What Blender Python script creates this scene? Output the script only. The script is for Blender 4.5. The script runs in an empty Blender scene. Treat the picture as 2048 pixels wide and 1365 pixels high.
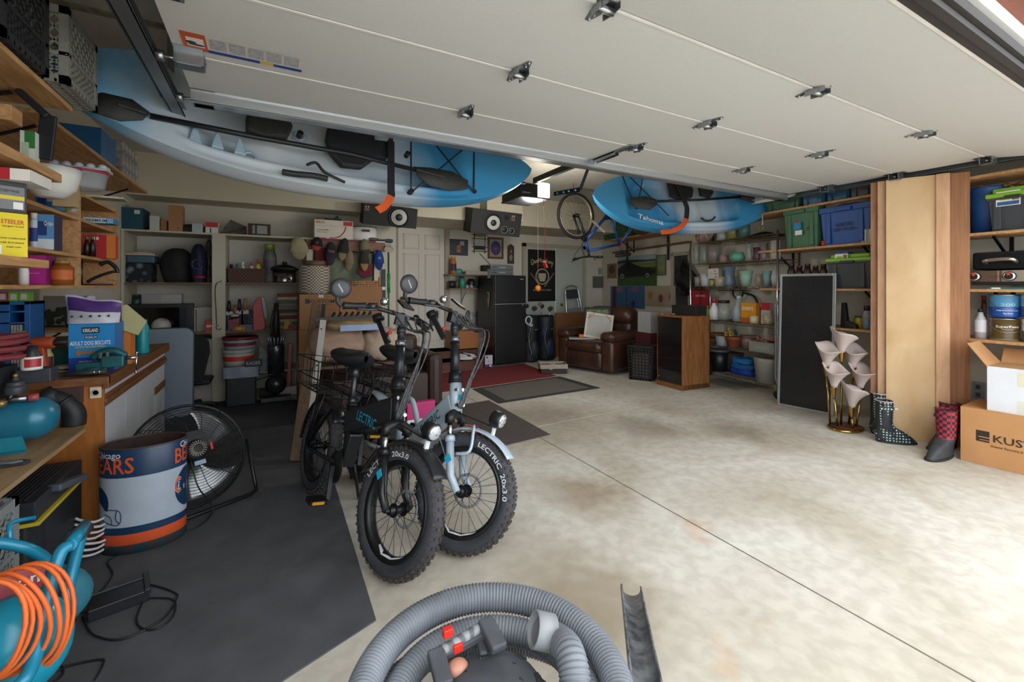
import bpy, math, random
from mathutils import Vector, Matrix
random.seed(7)
SC = bpy.context.scene
COL = SC.collection
# ---------------------------------------------------------------- camera
TH = math.radians(28.8); FP = 879.0; CX = 1024.0; HY = 574.0; EYE = 1.28
WV = Vector((math.sin(TH), math.cos(TH), 0)); RV = Vector((math.cos(TH), -math.sin(TH), 0))
cam_d = bpy.data.cameras.new('camera'); cam = bpy.data.objects.new('camera', cam_d); COL.objects.link(cam)
cam.location = (0, 0, EYE); cam.rotation_euler = (math.pi/2, 0, -TH)
cam_d.sensor_width = 36; cam_d.lens = FP/2048*36; cam_d.shift_y = (HY-682.5)/2048; cam_d.clip_start = .02
SC.camera = cam
# ---------------------------------------------------------------- world, light, exposure
wd = bpy.data.worlds.new('overcast_sky'); SC.world = wd; wd.use_nodes = True
nt = wd.node_tree; bg = nt.nodes['Background']
tc = nt.nodes.new('ShaderNodeTexCoord'); sp = nt.nodes.new('ShaderNodeSeparateXYZ'); rp = nt.nodes.new('ShaderNodeValToRGB')
nt.links.new(tc.outputs['Generated'], sp.inputs[0]); nt.links.new(sp.outputs['Z'], rp.inputs[0]); nt.links.new(rp.outputs[0], bg.inputs[0])
rp.color_ramp.elements[0].position = 0; rp.color_ramp.elements[0].color = (.80, .86, .92, 1)
rp.color_ramp.elements[1].position = 1; rp.color_ramp.elements[1].color = (.95, .98, 1, 1)
bg.inputs[1].default_value = 3.0
SC.view_settings.view_transform = 'Standard'; SC.view_settings.look = 'None'
SC.view_settings.exposure = 0.52; SC.view_settings.gamma = 1; SC.view_settings.use_curve_mapping = False
SC.cycles.max_bounces = 10; SC.cycles.diffuse_bounces = 6; SC.cycles.transparent_max_bounces = 12
SC.cycles.caustics_reflective = False; SC.cycles.caustics_refractive = False; SC.cycles.sample_clamp_indirect = 6
# ---------------------------------------------------------------- pixel to place
def ray(px, py): return WV + RV*((px-CX)/FP) + Vector((0, 0, (HY-py)/FP))
def PZ(px, py, z): d = ray(px, py); t = (z-EYE)/d.z; return Vector((0, 0, EYE)) + d*t
def PD(px, py, t): return Vector((0, 0, EYE)) + ray(px, py)*t
class PL:
    """vertical plane through (x,y); its front faces local -Y turned by rz"""
    def __init__(s, x, y, deg): s.o = Vector((x, y, 0)); s.rz = math.radians(deg); s.u = Vector((math.cos(s.rz), math.sin(s.rz), 0)); s.n = Vector((math.sin(s.rz), -math.cos(s.rz), 0))
    def hit(s, px, py):
        d = ray(px, py); e = Vector((0, 0, EYE)); t = (s.o-e).dot(s.n)/d.dot(s.n); return e+d*t
    def fit(s, x0, y0, x1, y1, dep, zb=None):
        ym = (y0+y1)/2; a = s.hit(x0, ym); b = s.hit(x1, ym); xm = (x0+x1)/2
        zt = s.hit(xm, y0).z; zl = s.hit(xm, y1).z if zb is None else zb
        c = (a+b)/2 - s.n*dep/2
        return dict(w=(b-a).length, d=dep, h=max(.01, zt-zl), loc=(c.x, c.y, zl), rz=s.rz)
    def back(s, dep): o = s.o - s.n*dep; return PL(o.x, o.y, math.degrees(s.rz))
# ---------------------------------------------------------------- materials
def lin(h):
    h = h.lstrip('#'); h = ''.join(c+c for c in h) if len(h) == 3 else h; v = [int(h[i:i+2], 16)/255 for i in (0, 2, 4)]
    return tuple(c/12.92 if c <= .04045 else ((c+.055)/1.055)**2.4 for c in v)+(1,)
_M = {}
def mat(hexc, rough=.6, metal=0, var=.12, scale=8, bump=0, kind='noise', hex2=None, alpha=1, trans=0, emit=0, spec=.5, stretch=(1, 1, 1), coat=0):
    key = (hexc, rough, metal, var, scale, bump, kind, hex2, alpha, trans, emit, spec, stretch, coat)
    if key in _M: return _M[key]
    m = bpy.data.materials.new('m_'+kind+'_'+hexc.strip('#')); m.use_nodes = True; n = m.node_tree; L = n.links
    b = n.nodes['Principled BSDF']; b.inputs['Roughness'].default_value = rough; b.inputs['Metallic'].default_value = metal
    b.inputs['Specular IOR Level'].default_value = spec
    if coat: b.inputs['Coat Weight'].default_value = coat
    c = lin(hexc)
    if hex2: c2 = lin(hex2)
    else: c2 = tuple(x*(1-var) for x in c[:3])+(1,)
    t = n.nodes.new('ShaderNodeTexCoord'); mp = n.nodes.new('ShaderNodeMapping'); mp.inputs['Scale'].default_value = stretch
    L.new(t.outputs['Object'], mp.inputs[0]); src = mp.outputs[0]
    if kind == 'wood':
        nz = n.nodes.new('ShaderNodeTexNoise'); nz.inputs['Scale'].default_value = scale; nz.inputs['Detail'].default_value = 6; nz.inputs['Distortion'].default_value = .6
    elif kind == 'wave':
        nz = n.nodes.new('ShaderNodeTexWave'); nz.inputs['Scale'].default_value = scale; nz.inputs['Distortion'].default_value = 6; nz.inputs['Detail'].default_value = 3
    elif kind == 'check':
        nz = n.nodes.new('ShaderNodeTexChecker'); nz.inputs['Scale'].default_value = scale
    elif kind in ('dots', 'voro'):
        nz = n.nodes.new('ShaderNodeTexVoronoi'); nz.inputs['Scale'].default_value = scale
        if kind == 'dots': nz.inputs['Randomness'].default_value = .15
    else:
        nz = n.nodes.new('ShaderNodeTexNoise'); nz.inputs['Scale'].default_value = scale; nz.inputs['Detail'].default_value = 5
    L.new(src, nz.inputs['Vector'])
    out = nz.outputs['Distance'] if kind in ('dots', 'voro') else nz.outputs['Fac'] if 'Fac' in nz.outputs else nz.outputs[0]
    r = n.nodes.new('ShaderNodeValToRGB'); L.new(out, r.inputs[0]); e = r.color_ramp.elements
    lo, hi = {'noise': (.35, .65), 'wood': (.35, .65), 'wave': (.2, .8), 'check': (.4, .6), 'dots': (.26, .32), 'voro': (.15, .5)}[kind]
    e[0].position = lo; e[1].position = hi; e[0].color = c2; e[1].color = c
    L.new(r.outputs[0], b.inputs['Base Color'])
    if bump:
        bp = n.nodes.new('ShaderNodeBump'); bp.inputs['Strength'].default_value = bump; bp.inputs['Distance'].default_value = .01
        L.new(out, bp.inputs['Height']); L.new(bp.outputs[0], b.inputs['Normal'])
    if trans: b.inputs['Transmission Weight'].default_value = trans; b.inputs['IOR'].default_value = 1.15
    if alpha < 1: b.inputs['Alpha'].default_value = alpha
    if emit: b.inputs['Emission Color'].default_value = lin(hexc); b.inputs['Emission Strength'].default_value = emit
    _M[key] = m; return m
def pla(h, r=.45, **k): return mat(h, r, var=.08, **k)
def wood(h, h2=None, st=(1, 1, 12), sc=6, r=.6, **k): return mat(h, r, kind='wood', hex2=h2, var=.22, stretch=st, scale=sc, **k)
STEEL = mat('#a9adb0', .35, 1, .1); DKST = mat('#55585a', .45, .9, .15); CHROME = mat('#d0d2d4', .18, 1, .02)
BLACK = mat('#17181a', .5, var=.1); BLKM = mat('#1b1c1f', .35, .3, .1); RUB = mat('#202123', .8, var=.25, scale=20)
WHITE = mat('#e6e4df', .5, var=.04); GLASS = mat('#dfe8e6', .05, alpha=.22, var=.02, spec=.8); PINE = wood('#d1a878', '#b98a58', st=(1.5, 1.5, 10), sc=5)
PINEH = wood('#c79b6a', '#aa7c4c', st=(9, 1, 9), sc=4); PINEY = wood('#c99d6b', '#a97b4b', st=(9, 1, 9), sc=5); KRAFT = mat('#b98a5c', .8, var=.07, scale=30)
PAPER = mat('#e9e6dd', .7, var=.04); GREY = mat('#8b8e90', .5, var=.08)
# ---------------------------------------------------------------- mesh builder
_TX = {}
def _text(s):
    if s not in _TX:
        c = bpy.data.curves.new('t', 'FONT'); c.body = s; c.size = 1; c.resolution_u = 2; c.offset = .012; o = bpy.data.objects.new('t', c)
        me = bpy.data.meshes.new_from_object(o); vs = [v.co.copy() for v in me.vertices]; fs = [tuple(p.vertices) for p in me.polygons]
        bpy.data.objects.remove(o); bpy.data.curves.remove(c); bpy.data.meshes.remove(me)
        x0 = min((v.x for v in vs), default=0); x1 = max((v.x for v in vs), default=1)
        _TX[s] = (vs, fs, x0, x1)
    return _TX[s]
class MB:
    def __init__(s): s.v = []; s.f = []; s.m = []; s.s = []; s.X = None
    def add(s, vs, fs, m=0, sm=False):
        o = len(s.v); X = s.X
        s.v += [tuple(X @ Vector(v)) for v in vs] if X is not None else [tuple(v) for v in vs]
        for f in fs: s.f.append(tuple(i+o for i in f)); s.m.append(m); s.s.append(sm)
        return s
    def box(s, x0, y0, z0, x1, y1, z1, m=0):
        return s.add([(x0, y0, z0), (x1, y0, z0), (x1, y1, z0), (x0, y1, z0), (x0, y0, z1), (x1, y0, z1), (x1, y1, z1), (x0, y1, z1)],
                     [(0, 3, 2, 1), (4, 5, 6, 7), (0, 1, 5, 4), (1, 2, 6, 5), (2, 3, 7, 6), (3, 0, 4, 7)], m)
    def bar(s, a, b, w, h, m=0, up=(0, 0, 1)):
        a = Vector(a); b = Vector(b); d = (b-a).normalized(); u = Vector(up)
        if abs(d.dot(u)) > .98: u = Vector((0, 1, 0))
        x = d.cross(u).normalized()*w/2; y = x.cross(d).normalized()*h/2
        vs = [a-x-y, a+x-y, a+x+y, a-x+y, b-x-y, b+x-y, b+x+y, b-x+y]
        return s.add(vs, [(0, 1, 2, 3), (4, 7, 6, 5), (0, 4, 5, 1), (1, 5, 6, 2), (2, 6, 7, 3), (3, 7, 4, 0)], m)
    def tube(s, pts, r, seg=8, m=0, closed=False, sq=None):
        P = [Vector(p) for p in pts]; n = len(P); T = []
        for i in range(n):
            a = P[(i-1) % n] if closed or i else P[0]; b = P[(i+1) % n] if closed or i < n-1 else P[-1]
            T.append((b-a).normalized() if (b-a).length > 1e-9 else Vector((0, 0, 1)))
        u = T[0].cross(Vector((0, 0, 1)))
        if u.length < .05: u = T[0].cross(Vector((0, 1, 0)))
        u.normalize(); vs = []
        for i in range(n):
            u = (u - T[i]*u.dot(T[i])); u.normalize(); w = T[i].cross(u); rr = r[i] if isinstance(r, (list, tuple)) else r
            for k in range(seg):
                a = 2*math.pi*k/seg; vs.append(P[i]+(u*math.cos(a)+w*math.sin(a)*(sq or 1))*rr)
        fs = []
        for i in range(n if closed else n-1):
            j = (i+1) % n
            for k in range(seg): l = (k+1) % seg; fs.append((i*seg+k, i*seg+l, j*seg+l, j*seg+k))
        s.add(vs, fs, m, True)
        if not closed: s.f.append(tuple(len(s.v)-len(vs)+k for k in range(seg-1, -1, -1))); s.m.append(m); s.s.append(False); s.f.append(tuple(len(s.v)-seg+k for k in range(seg))); s.m.append(m); s.s.append(False)
        return s
    def cyl(s, a, b, r0, r1=None, seg=16, m=0): return s.tube([a, b], [r0, r0 if r1 is None else r1], seg, m)
    def lathe(s, prof, c=(0, 0, 0), seg=24, m=0, sx=1, sy=1, ax=None, ms=None, sm=True):
        X = Matrix.Translation(Vector(c))
        if ax is not None: X = X @ Vector((0, 0, 1)).rotation_difference(Vector(ax)).to_matrix().to_4x4()
        n = len(prof); vs = []
        for (r, z) in prof:
            for k in range(seg): a = 2*math.pi*k/seg; vs.append(X @ Vector((r*math.cos(a)*sx, r*math.sin(a)*sy, z)))
        for i in range(n-1):
            pass
        o = len(s.v); s.v += [tuple(s.X @ v) for v in vs] if s.X is not None else [tuple(v) for v in vs]
        for i in range(n-1):
            mm = ms[i] if ms else m
            for k in range(seg):
                l = (k+1) % seg; s.f.append((o+i*seg+k, o+i*seg+l, o+(i+1)*seg+l, o+(i+1)*seg+k)); s.m.append(mm); s.s.append(sm)
        if prof[0][0] > 1e-6: s.f.append(tuple(o+k for k in range(seg-1, -1, -1))); s.m.append(ms[0] if ms else m); s.s.append(False)
        if prof[-1][0] > 1e-6: s.f.append(tuple(o+(n-1)*seg+k for k in range(seg))); s.m.append(ms[-1] if ms else m); s.s.append(False)
        return s
    def ball(s, c, r, seg=16, rings=10, m=0):
        if not isinstance(r, (tuple, list)): r = (r, r, r)
        pr = [(max(1e-7, math.sin(math.pi*i/rings)), -math.cos(math.pi*i/rings)) for i in range(rings+1)]
        vs = []; n = len(pr)
        for (q, z) in pr:
            for k in range(seg): a = 2*math.pi*k/seg; vs.append((c[0]+q*math.cos(a)*r[0], c[1]+q*math.sin(a)*r[1], c[2]+z*r[2]))
        fs = [(i*seg+k, i*seg+(k+1) % seg, (i+1)*seg+(k+1) % seg, (i+1)*seg+k) for i in range(n-1) for k in range(seg)]
        return s.add(vs, fs, m, True)
    def prism(s, pts, a, b, X=None, m=0, ms=None, sm=False):
        """2-D outline in x,y pushed from z=a to z=b, placed by X"""
        n = len(pts); vs = [Vector((x, y, a)) for x, y in pts]+[Vector((x, y, b)) for x, y in pts]
        if X is not None: vs = [X @ v for v in vs]
        s.add(vs, [tuple(range(n-1, -1, -1)), tuple(range(n, 2*n))], m)
        s.v = s.v[:len(s.v)]; o = len(s.v)-2*n
        for i in range(n): j = (i+1) % n; s.f.append((o+i, o+j, o+n+j, o+n+i)); s.m.append(m if ms is None else ms); s.s.append(sm)
        return s
    def surf(s, fn, nu, nv, m=0, cu=False, cv=False, sm=True, mf=None):
        vs = [Vector(fn(i/(nu if cu else nu-1), j/(nv if cv else nv-1))) for i in range(nu) for j in range(nv)]
        o = len(s.v); s.add(vs, [])
        for i in range(nu if cu else nu-1):
            for j in range(nv if cv else nv-1):
                a = i*nv+j; b = ((i+1) % nu)*nv+j; c = ((i+1) % nu)*nv+(j+1) % nv; d = i*nv+(j+1) % nv
                s.f.append((o+a, o+b, o+c, o+d)); s.m.append(mf(i/nu, j/nv) if mf else m); s.s.append(sm)
        return s
    def txt(s, t, x, z, h, y=0, m=0, w=None, X=None, al='C'):
        """lettering on the plane y, facing -Y, centred at x,z"""
        vs, fs, x0, x1 = _text(t); k = h/.72; kx = k if w is None else w/max(.01, x1-x0)
        off = (x0+x1)/2 if al == 'C' else x0
        P = [Vector((x+(v.x-off)*kx, y, z+(v.y-.36)*k)) for v in vs]
        if X is not None: P = [X @ p for p in P]
        return s.add(P, fs, m)
    def quad(s, x0, z0, x1, z1, y, m=0): return s.add([(x0, y, z0), (x1, y, z0), (x1, y, z1), (x0, y, z1)], [(0, 1, 2, 3)], m)
    def build(s, name, mats, parent=None, loc=(0, 0, 0), rot=None, bev=0, sub=0, solid=0):
        me = bpy.data.meshes.new(name); me.from_pydata(s.v, [], s.f)
        mats = mats if isinstance(mats, (list, tuple)) else [mats]
        for q in mats: me.materials.append(q)
        me.polygons.foreach_set('material_index', [min(i, len(mats)-1) for i in s.m]); me.polygons.foreach_set('use_smooth', s.s); me.update()
        o = bpy.data.objects.new(name, me); COL.objects.link(o); o.location = loc
        if rot is not None: o.rotation_euler = rot
        if parent is not None: o.parent = parent
        if solid: q = o.modifiers.new('thick', 'SOLIDIFY'); q.thickness = solid
        if bev: q = o.modifiers.new('bevel', 'BEVEL'); q.width = bev; q.segments = 2; q.limit_method = 'ANGLE'
        if sub: q = o.modifiers.new('sub', 'SUBSURF'); q.levels = sub; q.render_levels = sub
        return o
def tag(o, label, cat, group=None, kind=None):
    if label: o['label'] = label
    if cat: o['category'] = cat
    if group: o['group'] = group
    if kind: o['kind'] = kind
    return o
def thing(name, label, cat, loc=(0, 0, 0), rz=0, group=None, rot=None):
    o = bpy.data.objects.new(name, None); COL.objects.link(o); o.location = loc; o.rotation_euler = rot if rot is not None else (0, 0, rz); o.empty_display_size = .05
    return tag(o, label, cat, group)
def solo(b, name, label, cat, mats, loc=(0, 0, 0), rz=0, group=None, **k):
    o = b.build(name, mats, None, loc, (0, 0, rz), **k); return tag(o, label, cat, group)
def struct(b, name, mats, **k): o = b.build(name, mats, **k); o['kind'] = 'structure'; return o
def copy_tree(o, label, loc=None, rot=None, parent=None):
    c = o.copy(); COL.objects.link(c)
    if parent is not None: c.parent = parent; c.matrix_parent_inverse = o.matrix_parent_inverse
    if label: c['label'] = label
    if loc is not None: c.location = loc
    if rot is not None: c.rotation_euler = rot
    for ch in list(o.children): copy_tree(ch, None, None, None, c)
    return c
FX = Matrix(((1, 0, 0, 0), (0, 0, -1, 0), (0, 1, 0, 0), (0, 0, 0, 1)))   # x,y,z -> x,-z,y : outline stands up facing -Y
def arc(c, r, a0, a1, n, pl='xy', r2=None):
    out = []
    for i in range(n+1):
        a = math.radians(a0+(a1-a0)*i/n); p, q = r*math.cos(a), (r2 or r)*math.sin(a)
        out.append(Vector(c)+(Vector((p, q, 0)) if pl == 'xy' else Vector((p, 0, q)) if pl == 'xz' else Vector((0, p, q))))
    return out
def smooth(pts, k=6, closed=False):
    P = [Vector(p) for p in pts]; n = len(P); out = []
    for i in range(n if closed else n-1):
        a = P[i-1] if (i or closed) else P[0]; b = P[i]; c = P[(i+1) % n]; d = P[(i+2) % n] if (closed or i+2 < n) else P[-1]
        for j in range(k):
            t = j/k; out.append(.5*((2*b)+(c-a)*t+(2*a-5*b+4*c-d)*t*t+(3*b-a-3*c+d)*t**3))
    if not closed: out.append(P[-1])
    return out
# ---------------------------------------------------------------- everyday goods
def carton(name, label, cat, f, col, group=None, side=None, top=None, prints=(), texts=(), flaps=False, rot=0, bev=.002, rough=.7):
    """closed printed box; prints (x0,z0,x1,z1,hex) and texts (string,x,z,height,hex[,width]) in 0..1 of the front"""
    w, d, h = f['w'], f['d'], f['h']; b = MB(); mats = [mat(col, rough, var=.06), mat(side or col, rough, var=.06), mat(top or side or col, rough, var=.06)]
    x, y = w/2, d/2
    b.add([(-x, -y, 0), (x, -y, 0), (x, y, 0), (-x, y, 0), (-x, -y, h), (x, -y, h), (x, y, h), (-x, y, h)], [(0, 1, 5, 4)], 0)
    o = len(b.v)-8
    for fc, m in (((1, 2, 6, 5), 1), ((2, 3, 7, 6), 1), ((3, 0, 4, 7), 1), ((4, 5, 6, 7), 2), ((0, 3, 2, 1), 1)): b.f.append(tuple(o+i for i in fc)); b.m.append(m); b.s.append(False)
    def mi(hx):
        q = mat(hx, .6, var=.05)
        if q not in mats: mats.append(q)
        return mats.index(q)
    yy = -y
    for i, p in enumerate(prints): b.quad(-x+p[0]*w, p[1]*h, -x+p[2]*w, p[3]*h, yy-.0006-.0002*i, mi(p[4]))
    for t in texts:
        try: b.txt(t[0], -x+t[1]*w, t[2]*h, t[3]*h, yy-.0022, mi(t[4]), w*t[5] if len(t) > 5 else None)
        except Exception: pass
    if flaps: b.box(-.025, -y-.0012, h-.001, .025, y, h+.0006, mi('#c9b48f'))
    o = b.build(name, mats, None, f['loc'], (0, 0, f['rz']+math.radians(rot)))
    return tag(o, label, cat, group)
def jar(name, label, cat, loc, r, h, col, lid=None, group=None, prof=None, band=None, clear=False, lidh=.14, seg=20, rz=0, fill=None, text=None):
    t = thing(name, label, cat, loc, rz, group); b = MB(); lh = h*lidh if lid else 0; hb = h-lh
    P = prof or [(.85, 0), (1, .04), (1, .8), (.8, .93), (.72, 1)]
    P = [(.0001, 0)]+[(max(.0002, p[0]*r), p[1]*hb) for p in P]
    mats = [mat(col, .12 if clear else .4, var=.04, alpha=.35 if clear else 1, spec=.8 if clear else .5)]
    if not lid and prof is not None: P += [(P[-1][0]*.92, P[-1][1]), (P[-1][0]*.85, hb*.5), (P[-1][0]*.6, hb*.1), (.0001, hb*.08)]
    b.lathe(P, seg=seg)
    b.build('body', mats, t)
    if fill: q = MB(); q.lathe([(.0001, .002), (r*.8, .003), (r*.85, hb*.6), (.0001, hb*.62)], seg=16); q.build('contents', mat(fill, .5), t)
    if band or text:
        q = MB(); z0, z1 = hb*.25, hb*.7
        def fn(u, v): a = -math.pi/2+(u-.5)*2.6; return (math.cos(a)*(r+.001), math.sin(a)*(r+.001), z0+(z1-z0)*v)
        q.surf(fn, 12, 2); q.build('paper_label', mat(band or '#e8e4da', .6), t)
    if lid: q = MB(); lr = (P[-1][0])*1.08; q.lathe([(lr, hb), (lr, h*.99), (lr*.95, h), (.0001, h)], seg=seg); q.build('lid', mat(lid, .4), t)
    return t
def tote(name, label, f, col, lid, group=None, lab=None, stack=True, texts=()):
    t = thing(name, label, 'storage bin', f['loc'], f['rz'], group); w, d, h = f['w']/2, f['d']/2, f['h']; lh = .05 if lid else .0; hb = h-lh
    b = MB(); k = .86
    def ring(s, z, i=0): return [(-w*s+i, -d*s+i, z), (w*s-i, -d*s+i, z), (w*s-i, d*s-i, z), (-w*s+i, d*s-i, z)]
    zs = [(k, 0), (.95, hb*.84), (.95, hb*.85), (1, hb*.86), (1, hb)]; vs = []
    for s, z in zs: vs += ring(s, z)
    inn = ring(1, hb, .012)+ring(k, .012, .012); vs += inn
    n = len(zs); fs = [(3, 2, 1, 0)]
    for i in range(n): 
        for q in range(4): p = (q+1) % 4; fs.append((i*4+q, i*4+p, (i+1)*4+p, (i+1)*4+q))
    fs.append((n*4+4, n*4+5, n*4+6, n*4+7))
    for q in range(4): p = (q+1) % 4; fs.append((n*4+q, n*4+p, n*4+4+p, n*4+4+q))
    b.add(vs, fs)
    for sx in (-.62, .62): b.box(w*sx-.02, -d*.985, hb*.05, w*sx+.02, -d*.9, hb*.85)   # ribs
    b.build('body', [pla(col, .5)], t, bev=.006)
    if lid:
        q = MB(); q.box(-w-.008, -d-.008, hb-.022, w+.008, d+.008, hb+.012); q.box(-w*.86, -d*.86, hb+.012, w*.86, d*.86, h); q.build('lid', pla(lid, .45), t, bev=.008)
    q = MB(); q.box(-w*.3, -d-.02, hb*.86, w*.3, -d+.004, hb*.95); q.build('handle', pla(col if not lid else '#2c2e30', .5), t, bev=.005)
    if lab:
        X = MB(); lx, lz, lw, lh2 = lab; X.quad(-lw/2+lx, lz-lh2/2, lw/2+lx, lz+lh2/2, 0, 0); X.quad(-lw*.35+lx, lz-lh2*.1, lw*.1+lx, lz+lh2*.25, -.001, 1); X.quad(-lw*.45+lx, lz-lh2*.45, lw*.45+lx, lz-lh2*.2, -.001, 2); X.quad(lw*.15+lx, lz-lh2*.15, lw*.45+lx, lz+lh2*.4, -.001, 3)
        X.build('paper_label', [PAPER, mat('#9fb23c'), mat('#2f5f97'), mat('#8a6a3a')], t, loc=(0, -d*.955-.006, 0))
    for tt in texts: X = MB(); X.txt(tt[0], tt[1], tt[2], tt[3]); X.build('marker_writing', mat('#14161a'), t, loc=(0, -d*.96-.004, 0))
    return t
def crate(name, label, cat, w, d, h, loc, col, group=None, n=6, rz=0):
    """lattice milk crate"""
    b = MB(); x, y = w/2, d/2; t = .012; m = 0
    for z0, z1 in ((0, .03), (h*.36, h*.36+.014), (h-.03, h)):
        b.box(-x, -y, z0, x, -y+t, z1); b.box(-x, y-t, z0, x, y, z1); b.box(-x, -y+t, z0, -x+t, y-t, z1); b.box(x-t, -y+t, z0, x, y-t, z1)
    for sx in (-1, 1):
        for sy in (-1, 1): b.box(min(sx*x, sx*(x-.028)), min(sy*y, sy*(y-.028)), 0, max(sx*x, sx*(x-.028)), max(sy*y, sy*(y-.028)), h)
    def lat(P, Q, z0, z1, k):
        P = Vector(P); Q = Vector(Q); nx = k
        for i in range(-3, nx+1):
            for sg in (1, -1):
                a = i/nx; c = (i+3)/nx; A, C = max(a, 0), min(c, 1)
                if C <= A: continue
                za = z0+(A-a)/(c-a)*(z1-z0); zc = z0+(C-a)/(c-a)*(z1-z0)
                if sg < 0: za, zc = z1-(za-z0), z1-(zc-z0)
                p = P.lerp(Q, A); q = P.lerp(Q, C); p.z = za; q.z = zc; b.bar(p, q, .005, .007)
    for z0, z1 in ((.03, h*.36), (h*.37, h-.03)):
        e = .006; lat((-x, -y+e, 0), (x, -y+e, 0), z0, z1, n+2); lat((x-e, -y, 0), (x-e, y, 0), z0, z1, n+2); lat((-x, y-e, 0), (x, y-e, 0), z0, z1, n+2); lat((-x+e, -y, 0), (-x+e, y, 0), z0, z1, n+2)
    k = 9
    for i in range(1, k):
        q = -x+w*i/k; b.box(q-.004, -y, .002, q+.004, y, .014); q = -y+d*i/k; b.box(-x, q-.004, .002, x, q+.004, .014)
    return solo(b, name, label, cat, [mat(col, .6, var=.15)], loc, rz, group)
def plank(name, label, cat, x0, y0, z0, x1, y1, z1, m, group=None, bev=.002):
    b = MB(); c = ((x0+x1)/2, (y0+y1)/2, min(z0, z1)); b.box(x0-c[0], y0-c[1], 0, x1-c[0], y1-c[1], abs(z1-z0)); return solo(b, name, label, cat, [m], c, 0, group, bev=bev)
# ================================================================ the room
YB, YL, XL = 7.12, 6.42, -1.34
def floor_mat():
    m = bpy.data.materials.new('concrete'); m.use_nodes = True; n = m.node_tree; L = n.links; b = n.nodes['Principled BSDF']
    t = n.nodes.new('ShaderNodeTexCoord'); mp = n.nodes.new('ShaderNodeMapping'); L.new(t.outputs['Object'], mp.inputs[0])
    def N(sc, det=5, dist=0, st=None):
        z = n.nodes.new('ShaderNodeTexNoise'); z.inputs['Scale'].default_value = sc; z.inputs['Detail'].default_value = det; z.inputs['Distortion'].default_value = dist; L.new(mp.outputs[0], z.inputs['Vector']); return z
    def R(src, a, ca, c, cc):
        r = n.nodes.new('ShaderNodeValToRGB'); L.new(src, r.inputs[0]); r.color_ramp.elements[0].position = a; r.color_ramp.elements[0].color = ca; r.color_ramp.elements[1].position = c; r.color_ramp.elements[1].color = cc; return r.outputs[0]
    def MX(f, A, B, typ='MIX'):
        x = n.nodes.new('ShaderNodeMix'); x.data_type = 'RGBA'; x.blend_type = typ
        if isinstance(f, float): x.inputs[0].default_value = f
        else: L.new(f, x.inputs[0])
        for k, s in ((6, A), (7, B)):
            if isinstance(s, tuple): x.inputs[k].default_value = s
            else: L.new(s, x.inputs[k])
        return x.outputs[2]
    base = R(N(1.1, 8, .5).outputs[0], .35, lin('#b9b0a0'), .68, lin('#d6d2c9'))
    fine = R(N(14, 8, .3).outputs[0], .38, (.86, .85, .84, 1), .6, (1, 1, 1, 1)); c = MX(1.0, base, fine, 'MULTIPLY')
    tan = R(N(.75, 5, 1.2).outputs[0], .56, (0, 0, 0, 1), .74, (.38, .38, .38, 1)); c = MX(tan, c, lin('#9b8264'))
    w = N(2.3, 9, .4); rust = R(w.outputs[0], .67, (0, 0, 0, 1), .76, (.4, .4, .4, 1)); c = MX(rust, c, lin('#c09a70'))
    # oil stains with a place of their own
    def spot(x, y, r, amt, col):
        nonlocal c
        v = n.nodes.new('ShaderNodeVectorMath'); v.operation = 'DISTANCE'; nn = N(3.5, 6); ad = n.nodes.new('ShaderNodeVectorMath'); ad.operation = 'MULTIPLY_ADD'
        L.new(nn.outputs['Color'], ad.inputs[0]); ad.inputs[1].default_value = (.5, .5, 0); L.new(mp.outputs[0], ad.inputs[2])
        L.new(ad.outputs[0], v.inputs[0]); v.inputs[1].default_value = (x+.25, y+.25, 0)
        f = R(v.outputs['Value'], r*.3, (amt, amt, amt, 1), r, (0, 0, 0, 1)); c = MX(f, c, col)
    spot(3.05, 2.95, .42, .5, lin('#6f604f')); spot(2.35, 3.7, .55, .45, lin('#7c7266')); spot(1.72, 2.15, .32, .55, lin('#8a6f4f')); spot(1.15, 1.45, .42, .75, lin('#93856f')); spot(1.0, 2.0, .35, .4, lin('#8f7f68'))
    spot(3.6, 2.5, .35, .5, lin('#75685a')); spot(1.95, 1.55, .10, .32, lin('#c08a5a')); spot(1.35, .95, .08, .32, lin('#bb8a55'))
    L.new(c, b.inputs['Base Color']); b.inputs['Roughness'].default_value = .75; b.inputs['Specular IOR Level'].default_value = .35
    bp = n.nodes.new('ShaderNodeBump'); bp.inputs['Strength'].default_value = .12; L.new(N(30, 8).outputs[0], bp.inputs['Height']); L.new(bp.outputs[0], b.inputs['Normal'])
    return m
b = MB(); b.box(-4, -.6, -.12, 9, 9, 0); struct(b, 'floor', floor_mat())
b = MB(); b.box(-9, -12, -.14, 16, -.61, -.012); struct(b, 'driveway', mat('#dad7d0', .8, var=.06, scale=3))
# saw cut joints in the slab
j1 = PZ(1082, 877, 0); j2 = PZ(1947, 1364, 0); dj = (j2-j1).normalized()
b = MB(); b.bar(j1+Vector((0, 0, -.0005))-dj*4, j2+dj*4+Vector((0, 0, -.0005)), .007, .003); struct(b, 'trim_1', mat('#6d665c', .9))
k1 = PZ(1075, 854, 0); k2 = PZ(1456, 778.7, 0); dk = (k2-k1).normalized(); b = MB(); b.bar(k1-dk*3+Vector((0, 0, -.0005)), k2+dk*.9+Vector((0, 0, -.0005)), .008, .003); struct(b, 'trim_2', mat('#cfc7b4', .9))
WALL = mat('#cdc7b9', .85, var=.05, scale=3, bump=.04); CREAM = mat('#cfc8b3', .8, var=.06, scale=4); CEIL = mat('#c4c0b4', .9, var=.06, scale=30, bump=.15)
b = MB(); b.box(XL-.15, -.3, 0, XL, 8, 2.8); struct(b, 'wall_left', WALL)
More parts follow.
